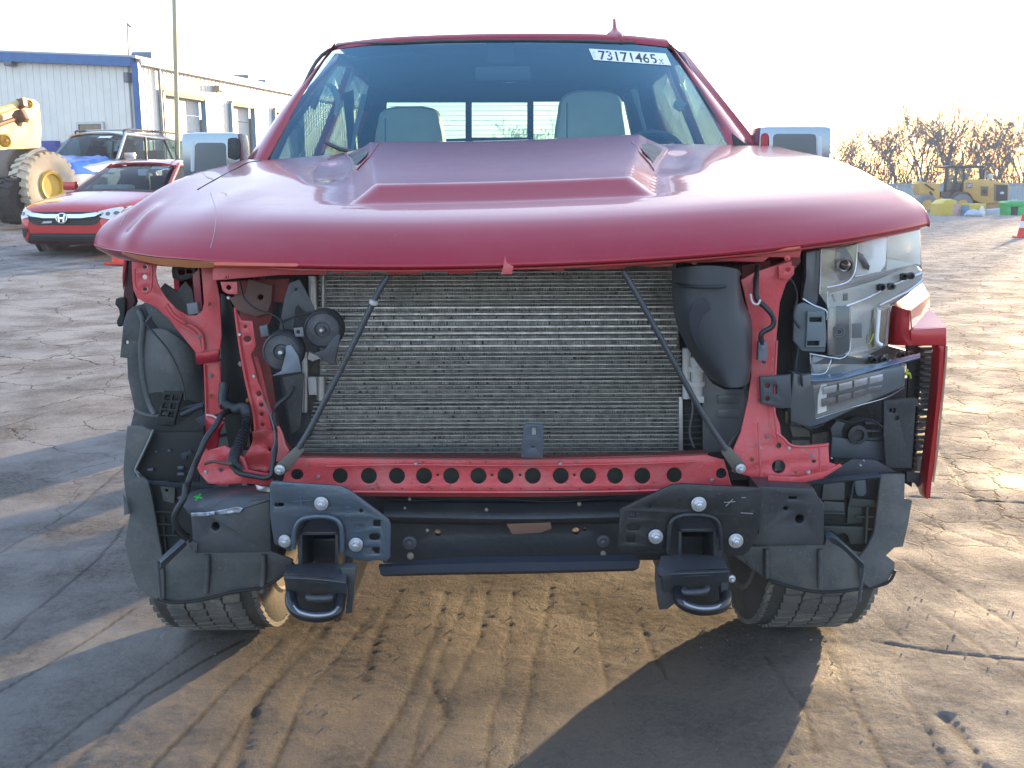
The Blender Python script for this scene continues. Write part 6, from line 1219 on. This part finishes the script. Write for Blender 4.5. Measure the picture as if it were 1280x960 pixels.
d('torn_plate_remnant', [(-.34, .50), (-.18, .505), (-.16, .535), (-.30, .53)], WHITEP, off=.03, th=.006)
d('windscreen_cowl', [(-.70, 1.08), (.70, 1.08), (.74, 1.26), (-.74, 1.26)], BLKD, off=.0, th=.006, plane='xy')
MB().box((-.28, 1.68, 1.0), (.62, .22, .10), bev=.045).build('papers_on_dash', WHITEP, civ.r, local=True)
def on_ws(c_, a, b, m, nm):   # flat sheet glued behind the screen
    (x0, y0, z0) = a; (x1, y1, z1) = b
    MB().prism([(x0, y0, z0), (x1, y0, z0), (x1, y1, z1), (x0, y1, z1)], (0, .004, .004)).build(nm, m, c_.r, smooth=False, local=True)
on_ws(civ, (.22, 1.94, 1.29), (.52, 2.0, 1.33), mat('sticker_paper', (.7,) * 3), 'windscreen_sticker')
MB().box((.05, 2.0, 1.24), (.16, .06, .10), bev=.02).build('sensor_pod', MATS['sticker_paper'], civ.r, local=True)
# silver estate behind it with a tarp over its bonnet
SILV = mat('silver_paint', (.50, .52, .55), .28, .6, 1, .04, 3)
sv = Car('silver_estate_car', HY((-9.35, 20.6)), R(-17), 'silver estate car with roof rails and blue tarp, behind red sedan', 'car',
    [(0, .66, .40, .62, .82, .01), (.06, .80, .32, .64, .92, .03), (.22, .88, .28, .68, .99, .04), (.6, .92, .26, .72, 1.04, .05), (1.1, .93, .26, .76, 1.10, .05), (1.4, .93, .26, .78, 1.14, .04), (2.6, .93, .26, .80, 1.16, .02), (3.9, .93, .26, .84, 1.19, .02), (4.5, .90, .32, .86, 1.20, .02), (4.75, .86, .40, .84, 1.12, .02)], SILV)
sv.house((1.32, .84, 1.15, 4.68, 1.19), (2.02, .66, 1.70, 4.2, 1.66), CGLASS, BLK, side_split=(.33, .66))
sv.wheels((.95, 3.75), .93, .35)
for s_ in (-1, 1):
    r_ = MB().tube([(s_ * .60, 2.15, 1.72), (s_ * .62, 2.35, 1.79), (s_ * .62, 3.9, 1.79), (s_ * .60, 4.1, 1.74)], .022, 8, 4).build('roof_rail', BLK, sv.r, local=True)
for y in (2.5, 3.5): MB().tube([(-.62, y, 1.80), (.62, y, 1.80)], .018, 8).build('roof_crossbar', ALU, sv.r, local=True)
g2 = sv.decal('grille', [(-.5, .80), (-.45, .62), (.45, .62), (.5, .80)], BLKD, off=.0, th=.012)
for s_ in (-1, 1):
    hh = [(.56, .84), (.86, .90), (.90, .78), (.62, .70)]; sv.decal('headlight', [(s_ * x, z) for x, z in (hh if s_ < 0 else hh[::-1])], MATS['clear_lamp'], off=.002, th=.012)
on_ws(sv, (.18, 1.86, 1.60), (.5, 1.93, 1.64), MATS['sticker_paper'], 'windscreen_sticker')
# tarp: a wrinkled sheet lying over the bonnet
rows = []
for i in range(15):
    y = -.06 + 1.36 * i / 14; r_ = []
    for j in range(17):
        x = -.90 + 1.84 * j / 16; h = sv.b.ray_cast(Vector((x, max(.02, y), 5)), Vector((0, 0, -1))); z = (h[0].z if h[0] else .8) + .03 + .05 * abs(noise2(np.array([x * 5]), np.array([y * 4 + x * 3]), 5)[0]) * 2
        if y < 0: z -= .18
        r_.append(Vector((x, y, z)))
    rows.append(r_)
tp = loft('blue_tarp', rows, mat('blue_tarp', (.02, .14, .48), .3, 0, .3, .3, 4), None, 2, .006, px=False, angle=60)
tp.location = sv.r.location; tp.rotation_euler = sv.r.rotation_euler; tag(tp, 'wrinkled blue tarp draped over the bonnet of the silver estate car', 'tarp')

# big earthmover cropped by the left edge --------------------------
CREAM = mat('sun_bleached_yellow', (.62, .48, .20), .55, 0, .1, .15, 5, dirt=(.30, .23, .14), dirt_amt=.4, ds=3); DUST = mat('dusty_brown_steel', (.20, .15, .11), .7, 0, 0, .2, 4, .3, 30); YEL = mat('machine_yellow', (.70, .42, .03), .45, 0, .3, .1, 4)
DTY = mat('sunlit_dusty_rubber', (.60, .52, .38), .9, 0, 0, .15, 8, .4, 60)  # pale cream puts the overexposed sunlight on the dusty tyre into its colour
EMY = 19.0; e0 = P(60, 232, EMY)
EM = empty('earthmoving_machine', HY((e0.x - .6, EMY + .5)), 'dusty yellow earthmoving machine with big knobbly tyres, cut off by the left edge', 'machine')
def big_wheel(px, py, Yw, r, w_, axd, m, rimm=None, lugs=26):
    c = P(px, py, Yw); ax = Vector(axd).normalized()
    wq = MB().lathe([(r * .45, -w_ * .4), (r * .6, -w_ * .5), (r * .93, -w_ * .5), (r * .96, -w_ * .42), (r * .96, w_ * .42), (r * .93, w_ * .5), (r * .60, w_ * .5), (r * .45, w_ * .4)], c, ax, 40).build('tyre', m, EM)
    b = MB(); a = ax.orthogonal().normalized(); bb = ax.cross(a)
    for k in range(lugs):
        for sd_ in (-1, 1):
            an = 2 * pi * (k + (.5 if sd_ > 0 else 0)) / lugs; q = []
            for (hh, aa, rr) in ((0, -.05, .95), (0, .07, .95), (sd_ * .50, .16, .93), (sd_ * .50, .02, .93)): q.append(c + ax * hh * w_ + (a * cos(an + aa) + bb * sin(an + aa)) * r * rr)
            dr = (a * cos(an + .05) + bb * sin(an + .05)) * r * .08; b.prism(q, dr)
    t_ = b.build('tread_lug', m, wq, smooth=False); t_['kind'] = 'stuff'
    if rimm:
        MB().lathe([(r * .46, w_ * .42), (r * .42, w_ * .52), (r * .36, w_ * .50), (r * .34, w_ * .10), (r * .15, w_ * .08), (r * .13, w_ * .25), (r * .05, w_ * .26)], c, ax, 32).build('rim', rimm, wq)
    return wq
AX = (.93, -.37, 0)
big_wheel(55, 233, EMY, .60, .42, AX, DTY, YEL)
big_wheel(22, 250, EMY - .35, .42, .5, (.9, -.4, 0), mat('dark_knobbly_rubber', (.05, .04, .032), .85), None, 16)
c = P(20, 214, EMY + .1); ax = Vector((.9, -.42, 0)).normalized()
MB().lathe([(.42, -1.6), (.42, .25), (.40, .27), (.2, .27)], c, ax, 36).build('axle_drum', DUST, EM)
wa = P(47, 228, EMY - .05); a_ = []
for k in range(13):
    t = k / 12; an = R(200 - 110 * t); a_.append((58 + 34 * cos(an), 230 - 42 * sin(an), EMY - .1))
loft('mudguard_edge', [[(p[0] - 2, p[1] - 2, EMY - .25) for p in a_], [(p[0] + 2, p[1] + 1, EMY - .28) for p in a_]], mat('chalk_white_edge', (.75, .72, .66), .6), EM, 2, .05)
loft('mudguard', [[(p[0] - 24 * (1 - i / 14), p[1] - 2, EMY + .35) for i, p in enumerate(a_)], [(p[0] - 2, p[1] - 2, EMY - .22) for p in a_]], DUST, EM, 2, .03)
plate('loader_arm', [(-60, 132), (-4, 138), (20, 133), (26, 124), (34, 123), (40, 128), (42, 145), (43, 165), (41, 186), (0, 186), (-60, 190)], lambda a, b: EMY + .1 + (a - 43) * .026, CREAM, EM, th=.28, bev=1.5)
for (a, b_, r_) in ((34, 130, .075), (5, 176, .11)):
    q = MB().lathe([(r_, 0), (r_, -.06), (r_ * .7, -.08), (r_ * .6, -.05), (r_ * .3, -.05), (r_ * .25, -.09)], P(a, b_, EMY - .03 + (a - 43) * .026), (-.885, .465, 0), 20).build('pivot_pin', YEL, EM)
MB().tube([P(-50, 150, EMY - 2.5), P(6, 136, EMY - 1.2), P(24, 128, EMY - .8)], [.09, .07, .06], 12).build('hydraulic_ram', CREAM, EM)
MB().tube([P(-50, 172, EMY - 2.7), P(18, 149, EMY - 1.0)], .04, 10).build('hydraulic_ram', mat('brown_rod', (.16, .09, .05), .4, .5), EM)
plate('ram_bracket', [(14, 144), (18, 138), (26, 136), (32, 148), (30, 153), (24, 152), (22, 158), (17, 152)], EMY - .9, mat('brown_rod', (0, 0, 0)), EM, th=.16)
plate('ram_bracket', [(20, 124), (28, 122), (30, 132), (22, 136)], EMY - .9, mat('brown_rod', (0, 0, 0)), EM, th=.16)
MB().box((e0.x - 3.2, EMY + 1.8, gzf(e0.x - 3, EMY) + 1.6), (3.4, 1.5, 1.3), bev=.12).build('engine_cover', YEL, EM)
MB().box((e0.x - 2.4, EMY + 1.2, gzf(e0.x - 3, EMY) + .75), (3.6, .9, .5), bev=.08).build('chassis', DUST, EM)
big_wheel(-190, 245, EMY + 1.6, .60, .45, AX, DTY, YEL)

# yellow wheel loader far right -----------------------------------
LYq = 60.; LE = empty('wheel_loader', (P(1205, 240, LYq).x, LYq + .6, 0), 'yellow wheel loader with dark cab posts, beyond the yellow and green bins at right', 'wheel loader')
Q = crop(1120, 180, 8)
CY = mat('loader_yellow', (.60, .36, .08), .5, 0, .2, .12, 3); DK = mat('loader_black', (.045, .042, .036), .5)
plate('engine_cover', Q([(684, 372), (720, 354), (880, 352), (1000, 372), (1110, 392), (1134, 412), (1124, 575), (1100, 585), (1000, 590), (880, 600), (780, 560), (745, 500), (700, 480), (680, 480)]), LYq, CY, LE, th=1.5, bev=1)
plate('rear_grille', Q([(1000, 405), (1122, 408), (1118, 575), (1000, 570)]), LYq - .06, DK, LE, th=.08); plate('rear_grille_badge', Q(hole(1062, 490, 22, 14)), LYq - .11, OFFW, LE, th=.03)
plate('grille_surround', Q([(985, 400), (1002, 402), (1002, 575), (985, 560)]), LYq - .05, GREY, LE, th=.06)
plate('service_hatch', Q([(848, 420), (925, 425), (918, 522), (850, 518)]), LYq - .03, mat('hatch_brown', (.16, .11, .06), .6), LE, th=.03); plate('hatch_hole', Q(hole(886, 470, 22, 26)), LYq - .05, DK, LE, th=.02)
lg = plate('maker_logo', Q([(700, 388), (765, 388), (765, 442), (700, 442)]), LYq - .03, mat('logo_grey', (.14, .13, .12), .5), LE, th=.02)
text_mesh('CAT', 'logo_letters', lambda a, b: P(1120 + (706 + a * 53) / 8, 180 + (434 - b * 36) / 8, LYq - .05), mat('logo_white', (.75, .73, .68), .5), lg, .02)
plate('rear_chassis', Q([(790, 590), (1110, 582), (1110, 640), (990, 670), (900, 690), (880, 740), (800, 740)]), LYq + .1, mat('dusty_loader_orange', (.42, .24, .09), .7), LE, th=1.2)
plate('cab_roof', Q([(500, 226), (560, 212), (880, 212), (895, 232), (880, 240), (505, 240)]), LYq + .1, DK, LE, th=1.3, bev=1)
for q in ([(505, 236), (528, 236), (520, 340), (505, 480), (478, 480), (490, 330)], [(600, 238), (628, 238), (612, 380), (570, 480), (548, 480), (590, 330)], [(676, 238), (696, 238), (690, 350), (672, 460), (650, 460), (668, 350)], [(838, 238), (862, 238), (872, 350), (846, 350)], [(874, 250), (896, 250), (884, 350), (868, 350)]):
    plate('cab_post', Q(q), LYq + .12, DK, LE, th=.12); plate('cab_post', Q(q), LYq + 1.1, DK, LE, th=.12)
CG = mat('pale_green_glass', (.62, .68, .56), .15, 0, .8, .1, 3)
CGT = glass_mat('loader_cab_glass', (.85, .90, .80), .9)
for q in ([(528, 238), (602, 238), (570, 375), (520, 372)], [(628, 240), (678, 240), (668, 375), (616, 375)], [(696, 240), (838, 240), (846, 350), (690, 350)], [(508, 388), (572, 386), (560, 465), (500, 462)]): plate('cab_window', Q(q), LYq + .18, CGT, LE, th=.02)
plate('cab_door', Q([(560, 385), (672, 385), (670, 480), (560, 500), (555, 470)]), LYq + .2, DK, LE, th=1.0)
plate('cab_floor', Q([(450, 475), (680, 470), (700, 520), (540, 545), (450, 530)]), LYq + .2, mat('cab_floor_brown', (.14, .09, .06), .7), LE, th=.9)
plate('front_arm', Q([(222, 400), (250, 370), (300, 385), (440, 392), (442, 640), (430, 682), (380, 682), (372, 570), (345, 520), (300, 505), (240, 510), (225, 470)]), LYq + .15, CY, LE, th=.9, bev=1)
plate('arm_ram', Q([(285, 400), (300, 395), (390, 455), (380, 468)]), LYq + .05, DK, LE, th=.12); plate('arm_slot', Q([(330, 480), (350, 470), (375, 510), (360, 525)]), LYq + .1, DK, LE, th=.1)
plate('arm_horn', Q([(238, 340), (250, 300), (258, 372), (240, 380)]), LYq + .1, OFFW, LE, th=.1)
plate('rear_mudguard', Q([(545, 540), (580, 490), (640, 476), (700, 480), (738, 540), (742, 600), (720, 600), (700, 540), (650, 510), (600, 515), (560, 545)]), LYq - .05, mat('mudguard_dark', (.10, .08, .06), .6), LE, th=.5)
for (cx, cy, r_, dy, m_) in ((300, 608, 100, -.05, mat('lit_grey_tyre', (.22, .22, .22), .9)), (650, 610, 105, -.05, MATS['lit_grey_tyre']), (345, 620, 92, 1.3, DK), (690, 620, 92, 1.3, DK)):  # near tyres paler: the light on them is put into the colour
    c = P(*Q([(cx, cy)])[0], LYq + dy); r = r_ / 8 * LYq / F
    w_ = MB().lathe([(r * .5, -.22), (r * .95, -.24), (r, -.18), (r, .18), (r * .95, .24), (r * .5, .22)], c, (0, 1, 0), 28).build('tyre', m_, LE); MB().lathe([(r * .5, -.23), (r * .42, -.15), (r * .1, -.14)], c, (0, 1, 0), 20).build('rim', CY, w_)
MB().lathe([(.16, 0), (.16, .22), (.09, .3)], P(*Q([(940, 352)])[0], LYq + .6), (0, 0, 1), 14).build('air_filter', OFFW, LE)
plate('exhaust', Q([(896, 268), (906, 268), (900, 352), (884, 352)]), LYq + .4, OFFW, LE, th=.1)
plate('ladder', Q([(450, 535), (470, 535), (462, 640), (440, 640)]), LYq + .05, CY, LE, th=.2)
# bins, drums, sacks in front of it
def box_thing(name, pts, Yq, th, m, label, cat, extra=None, bev=1.2):
    o = plate(name, Q(pts), Yq, m, None, th=th, bev=bev); tag(o, label, cat)
    if extra: extra(o, Yq)
    return o
YB = mat('faded_yellow_plastic', (.64, .46, .05), .5, 0, 0, .12, 2)
box_thing('storage_bin', [(455, 600), (505, 560), (560, 552), (615, 570), (612, 600), (640, 775), (440, 775)], 53, 1.4, YB, 'yellow bin with a peaked top, left of the pink and blue drums', 'bin')
box_thing('storage_bin', [(732, 600), (905, 597), (893, 742), (735, 745)], 54, 1.2, YB, 'square yellow bin right of the blue drum, under the wheel loader', 'bin')
def drum(px0, px1, py0, py1, Yq, m, name, label):
    a = P(px0, py1, Yq); b_ = P(px1, py0, Yq); r = (b_.x - a.x) / 2; h = b_.z - a.z; c = Vector(((a.x + b_.x) / 2, Yq, a.z))
    o = MB().lathe([(r * .94, 0), (r, .03), (r, h * .33), (r * 1.03, h * .35), (r, h * .37), (r, h * .66), (r * 1.03, h * .68), (r, h * .70), (r, h - .03), (r * .92, h), (r * .88, h - .03)], c, (0, 0, 1), 24).build(name, m); tag(o, label, 'drum'); return o
drum(1120 + 560 / 8, 1120 + 636 / 8, 180 + 600 / 8, 180 + 776 / 8, 51.5, mat('faded_pink_drum', (.50, .30, .27), .6), 'plastic_drum', 'faded pink plastic drum between the yellow bin and the blue drum')
drum(1120 + 640 / 8, 1120 + 734 / 8, 180 + 612 / 8, 180 + 776 / 8, 51.4, mat('dull_blue_drum', (.13, .20, .33), .5), 'plastic_drum', 'dull blue plastic drum between the pink drum and square yellow bin')
for k, (a, b_, m_, lb, r_) in enumerate(((770, 752, mat('pale_blue_sack', (.42, .50, .56), .8), 'pale blue sack slumped on the ground before the square yellow bin', .32), (852, 755, mat('white_sack', (.70, .68, .62), .8), 'small white sack standing right of the pale blue sack', .2))):
    p = P(1120 + a / 8, 180 + b_ / 8, 50.6); rows = []
    for i in range(7):
        t = i / 6; rad = r_ * (1.0, 1.15, 1.1, .95, .75, .45, .1)[i]; rows.append([Vector((p.x + rad * cos(2 * pi * j / 8) * (1.25 if k == 0 else .7) * (1 + .15 * sin(j * 2.3 + i)), 50.6 + rad * sin(2 * pi * j / 8) * .7, .01 + t * (.34 if k == 0 else .5))) for j in range(8)])
    o = loft('sack', rows, m_, None, 2, 0, closed=True, px=False); tag(o, lb, 'sack')
GRN = mat('bright_green_plastic', (.02, .42, .10), .45, 0, .1, .1, 3)
GB = empty('wheeled_bin', (P(1272, 270, 52).x, 52.4, 0), 'bright green wheeled bin with a dark opening, next to the cropped traffic cone', 'bin')
plate('bin_rim', Q([(1112, 590), (1140, 570), (1290, 568), (1290, 625), (1120, 630)]), 52, GRN, GB, th=1.0, bev=1.2)
plate('bin_wall', Q([(1118, 628), (1150, 628), (1150, 740), (1120, 745)]), 52.02, GRN, GB, th=.9); plate('bin_wall', Q([(1222, 625), (1290, 625), (1290, 745), (1218, 745)]), 52.02, GRN, GB, th=.9)
plate('bin_opening', Q([(1148, 625), (1225, 625), (1222, 750), (1150, 748)]), 52.08, mat('bin_dark_opening', (.02, .03, .025), .6), GB, th=.7)
plate('bin_base', Q([(1075, 765), (1130, 735), (1235, 745), (1240, 800), (1090, 802)]), 51.9, GRN, GB, th=.8, bev=1.2)
for q in (1160, 1195): plate('bin_label', Q([(q, 556), (q + 16, 550), (q + 20, 572), (q, 572)]), 52.0, OFFW, GB, th=.05)
box_thing('timber_block', [(945, 762), (990, 762), (990, 788), (945, 788)], 50.5, .4, OFFW, 'white block on the ground left of the green bin', 'block')
box_thing('timber_block', [(1015, 760), (1075, 762), (1075, 792), (1015, 790)], 50.5, .3, mat('grey_block', (.4, .4, .38), .8), 'grey-white block touching the foot of the green bin', 'block')
box_thing('far_tank', [(905, 660), (1118, 640), (1112, 750), (910, 752)], 57, .9, mat('pale_blue_tank', (.40, .47, .52), .5), 'pale blue-grey tank half hidden below the wheel loader', 'tank')
box_thing('blue_container', [(1262, 650), (1330, 650), (1330, 745), (1262, 745)], 55, 1.0, mat('navy_plastic', (.04, .06, .22), .5), 'dark blue container behind the green bin at right edge', 'container')
# parked vehicle scraps left of the loader
vt = empty('parked_trailer', (P(1143, 265, 62).x, 62, 0), 'small dark trailer wheel and hitch beside the fence, left of the wheel loader', 'trailer')
for (a, b_, r_) in ((160, 580, 20), (210, 610, 34)):
    c = P(*Q([(a, b_)])[0], 62); r = r_ / 8 * 62 / F; MB().lathe([(r * .4, -.1), (r, -.1), (r, .1), (r * .4, .1)], c, (0, 1, 0), 20).build('wheel', DK if a < 200 else mat('tan_wheel', (.40, .34, .2), .7), vt)
plate('trailer_frame', Q([(100, 600), (240, 610), (240, 640), (100, 630)]), 62, GREY, vt, th=.5)
# traffic cones
def cone(px, py, Yq, h, label):
    p = P(px, py, Yq); z0 = gzf(p.x, Yq); c = Vector((p.x, Yq, z0)); r_ = empty('traffic_cone', c, label, 'traffic cone')
    MB().box(c + Vector((0, 0, .02)), (h * .55, h * .55, .035), bev=.01).build('cone_base', mat('cone_orange', (.75, .05, .02), .5, 0, .1), r_)
    k = h * .19
    MB().lathe([(k, .03), (k * .72, h * .42)], c, (0, 0, 1), 24).build('cone_body', MATS['cone_orange'], r_); MB().lathe([(k * .725, h * .42), (k * .48, h * .70)], c, (0, 0, 1), 24).build('reflective_band', mat('band_white', (.8, .78, .74), .4), r_)
    MB().lathe([(k * .47, h * .70), (k * .22, h), (k * .1, h)], c, (0, 0, 1), 24).build('cone_tip', MATS['cone_orange'], r_)
cone(1277, 297, 27.8, .62, 'orange traffic cone with white band at the right edge, before the green bin')
cone(152, 347, 14.6, .62, 'orange traffic cone mostly hidden behind the pickup\'s torn left wing')
# fence -----------------------------------------------------------
FN = empty('panel_fence', (P(1160, 240, 78).x, 78, 0), 'long pale blue-grey panel fence running behind the wheel loader', 'fence')
FM = mat('pale_blue_grey_panel', (.36, .43, .44), .6, 0, 0, .08, .5); fx = -12.; zf = P(1160, 229, 78).z; me0 = None; sh = {}
while fx < 62:
    if not sh:
        b = MB(); vs = []; n_ = 8
        for i in range(n_): a = i * 3. / n_; vs += [(a, 0), (a + .22, 0), (a + .26, -.05), (a + .34, -.05)]
        vs.append((2.96, 0)); V = []
        for (a, y) in vs: V += [(a, y, 0), (a, y, zf - .25)]
        b.add(V, [(2 * i, 2 * i + 2, 2 * i + 3, 2 * i + 1) for i in range(len(vs) - 1)]); o = b.build('fence_panel', FM, FN, smooth=False, local=True)
        sh['p'] = o.data; b = MB().box((1.48, 0, zf - .12), (2.98, .10, .24)); o2 = b.build('fence_cap', mat('fence_cap', (.26, .33, .34), .6), FN, smooth=False, local=True); sh['c'] = o2.data
        b = MB().box((0, .08, zf / 2), (.1, .1, zf)); o3 = b.build('fence_post', GREY, FN, smooth=False, local=True); sh['q'] = o3.data; os_ = (o, o2, o3)
    else:
        os_ = []
        for nm, k in (('fence_panel', 'p'), ('fence_cap', 'c'), ('fence_post', 'q')): o = bpy.data.objects.new(nm, sh[k]); COL.objects.link(o); o.parent = FN; os_.append(o)
    for o in os_: o.location = (fx - FN.location.x, 0, 0)
    fx += 3
# trees -----------------------------------------------------------
BARK = mat('winter_bark', (.16, .155, .15), .9, 0, 0, .25, 3); TWIG = mat('winter_twigs', (.15, .155, .16), .9, 0, 0, .3, 1.5)
def grow(seed, h, spread=1., stems=4):
    rd = random.Random(seed); tr = MB(); tw = MB()
    def rec(p, d, L, r, lv):
        n = 3; q = p; mb = tr if lv < 3 else tw
        for i in range(n):
            d = (d + Vector((rd.uniform(-.17, .17), rd.uniform(-.17, .17), rd.uniform(-.02, .12)))).normalized(); e = q + d * L / n
            mb.tube([q, e], [max(.012, r * (1 - .22 * i / n)), max(.011, r * (1 - .22 * (i + 1) / n))], 5 if lv < 3 else 3, cap=False); q = e
            if 0 < lv < 6 and i < 2 and rd.random() < .64: kid(q, d, L * .62, r * .5, lv + 1, .9)
        if lv < 6:
            for _ in range(2 if lv < 5 else 3): kid(q, d, L * rd.uniform(.68, .84), r * .66, lv + 1, .55)
    def kid(q, d, L, r, lv, k):
        o = d.orthogonal().normalized(); o2 = d.cross(o); a = rd.uniform(0, 2 * pi)
        rec(q, (d + (o * cos(a) + o2 * sin(a)) * k * spread * rd.uniform(.6, 1.2)).normalized(), L, r, lv)
    for s_ in range(stems):
        a = 2 * pi * s_ / stems + rd.random(); rec(Vector((cos(a) * .25, sin(a) * .25, 0)), Vector((cos(a) * .22, sin(a) * .22, 1)).normalized(), h * .27, .085 * h / 8, 1)
    return tr, tw
protos = []
for i, (sd_, h, sp, stn) in enumerate(((1, 8.5, .9, 2), (2, 8.0, 1.0, 3), (3, 9.0, .8, 2), (5, 7.0, 1.1, 3))):
    tr, tw = grow(sd_, h, sp, stn); protos.append((tr, tw))
def tops(x): return np.interp(x, [1030, 1040, 1062, 1090, 1120, 1145, 1165, 1185, 1205, 1230, 1250, 1270, 1290, 1400], [205, 158, 190, 163, 168, 152, 138, 146, 150, 160, 186, 158, 148, 150])
specs = [(1041, 86, 'slim bare tree with forked top just right of the pickup\'s mirror'), (1068, 92, 'low bare bushy tree second from the pickup\'s mirror'), (1092, 88, 'bare round-headed tree left of the gap above the fence end'), (1118, 96, 'bare grey-brown tree behind the left end of the fence'),
         (1142, 87, 'bare many-stemmed tree above the loader\'s front arm'), (1166, 90, 'tallest bare tree, standing left of the loader cab'), (1188, 94, 'bare pale-twigged tree directly behind the loader cab'), (1208, 88, 'bare dark-stemmed tree behind the loader\'s engine cover'),
         (1232, 93, 'bare tree rising behind the loader\'s rear grille'), (1252, 98, 'short bare tree in the dip right of the loader'), (1271, 87, 'upright bare tree above the green bin'), (1292, 90, 'bare tree cut off by the right edge of the photo')]
shared = {}
def tree(px, Yq, label, seed, height=None):
    x = P(px, 240, Yq).x; h = height or (P(px, float(tops(px)), Yq).z); i = seed % 4; H0 = (8.5, 8., 9., 7.)[i]
    r_ = empty('bare_tree', (x, Yq, 0), label, 'tree', 'bare winter trees behind the fence', rz=seed * 1.7)
    if i not in shared:
        a = protos[i][0].build('trunk', BARK, r_, local=True); c = protos[i][1].build('crown', TWIG, r_, local=True, smooth=False)
        mz = max(v.co.z for v in c.data.vertices); shared[i] = (a.data, c.data, mz)
    else:
        for nm, me in (('trunk', shared[i][0]), ('crown', shared[i][1])): o = bpy.data.objects.new(nm, me); COL.objects.link(o); o.parent = r_
    k = h * 1.24 / shared[i][2]; r_.scale = (k * 1.15, k * 1.15, k)
for i, (px, Yq, lb) in enumerate(specs): tree(px, Yq, lb, i * 3 + 1)
for i, (px, lb) in enumerate(((1345, 'bare tree beyond the right edge, nearest the frame'), (1400, 'bare tree well beyond the right edge'), (520, 'distant bare tree seen through the cab\'s rear window, left pane'), (640, 'distant bare tree seen through the middle rear pane'), (690, 'distant bare tree seen through the right rear pane'))):
    tree(px, 95 + i, lb, i * 5 + 2, 8.5 if px > 900 else 6.5)
# thicket under the trees
b = MB(); rd = random.Random(4)
for i in range(4200):
    x = rd.uniform(-18, 75); y = 82 + rd.uniform(0, 16); h = rd.uniform(1.2, 3.6) * (1.1 if x > 20 else .62); w_ = rd.uniform(.03, .07); lx, ly = rd.uniform(-.8, .8), rd.uniform(-.8, .8)
    b.add([(x, y, 0), (x + w_, y, 0), (x + lx + w_ * .6, y + ly, h), (x + lx, y + ly, h)], [(0, 1, 2, 3)])
    for _ in range(3):
        t = rd.uniform(.3, .9); px_, pz_ = x + lx * t, h * t; dx_, dz_ = rd.uniform(-.9, .9), rd.uniform(.1, .7); b.add([(px_, y + ly * t, pz_), (px_, y + ly * t, pz_ + .05), (px_ + dx_, y + ly * t + .1, pz_ + dz_)], [(0, 1, 2)])
o = b.build('undergrowth', mat('dry_undergrowth', (.12, .10, .075), .9, 0, 0, .3, .6), smooth=False); tag(o, 'dense brown leafless undergrowth under the trees behind the fence', 'undergrowth', kind='stuff')

# haze: the thin sunlit air that fades the tree line
hz = MB().box((25, 60, 9), (190, 150, 21)).build('haze', None, smooth=False); tag(hz, kind='stuff')
hm = bpy.data.materials.new('haze_air'); hm.use_nodes = True; hm.node_tree.nodes.remove(hm.node_tree.nodes['Principled BSDF'])
vn = hm.node_tree.nodes.new('ShaderNodeVolumePrincipled'); vn.inputs['Color'].default_value = (.84, .91, 1, 1); vn.inputs['Density'].default_value = .0016; vn.inputs['Anisotropy'].default_value = .0
hm.node_tree.links.new(vn.outputs[0], hm.node_tree.nodes['Material Output'].inputs['Volume']); hz.data.materials.append(hm)
tag(hz, 'thin sunlit haze over the whole yard fading the tree line', 'haze')
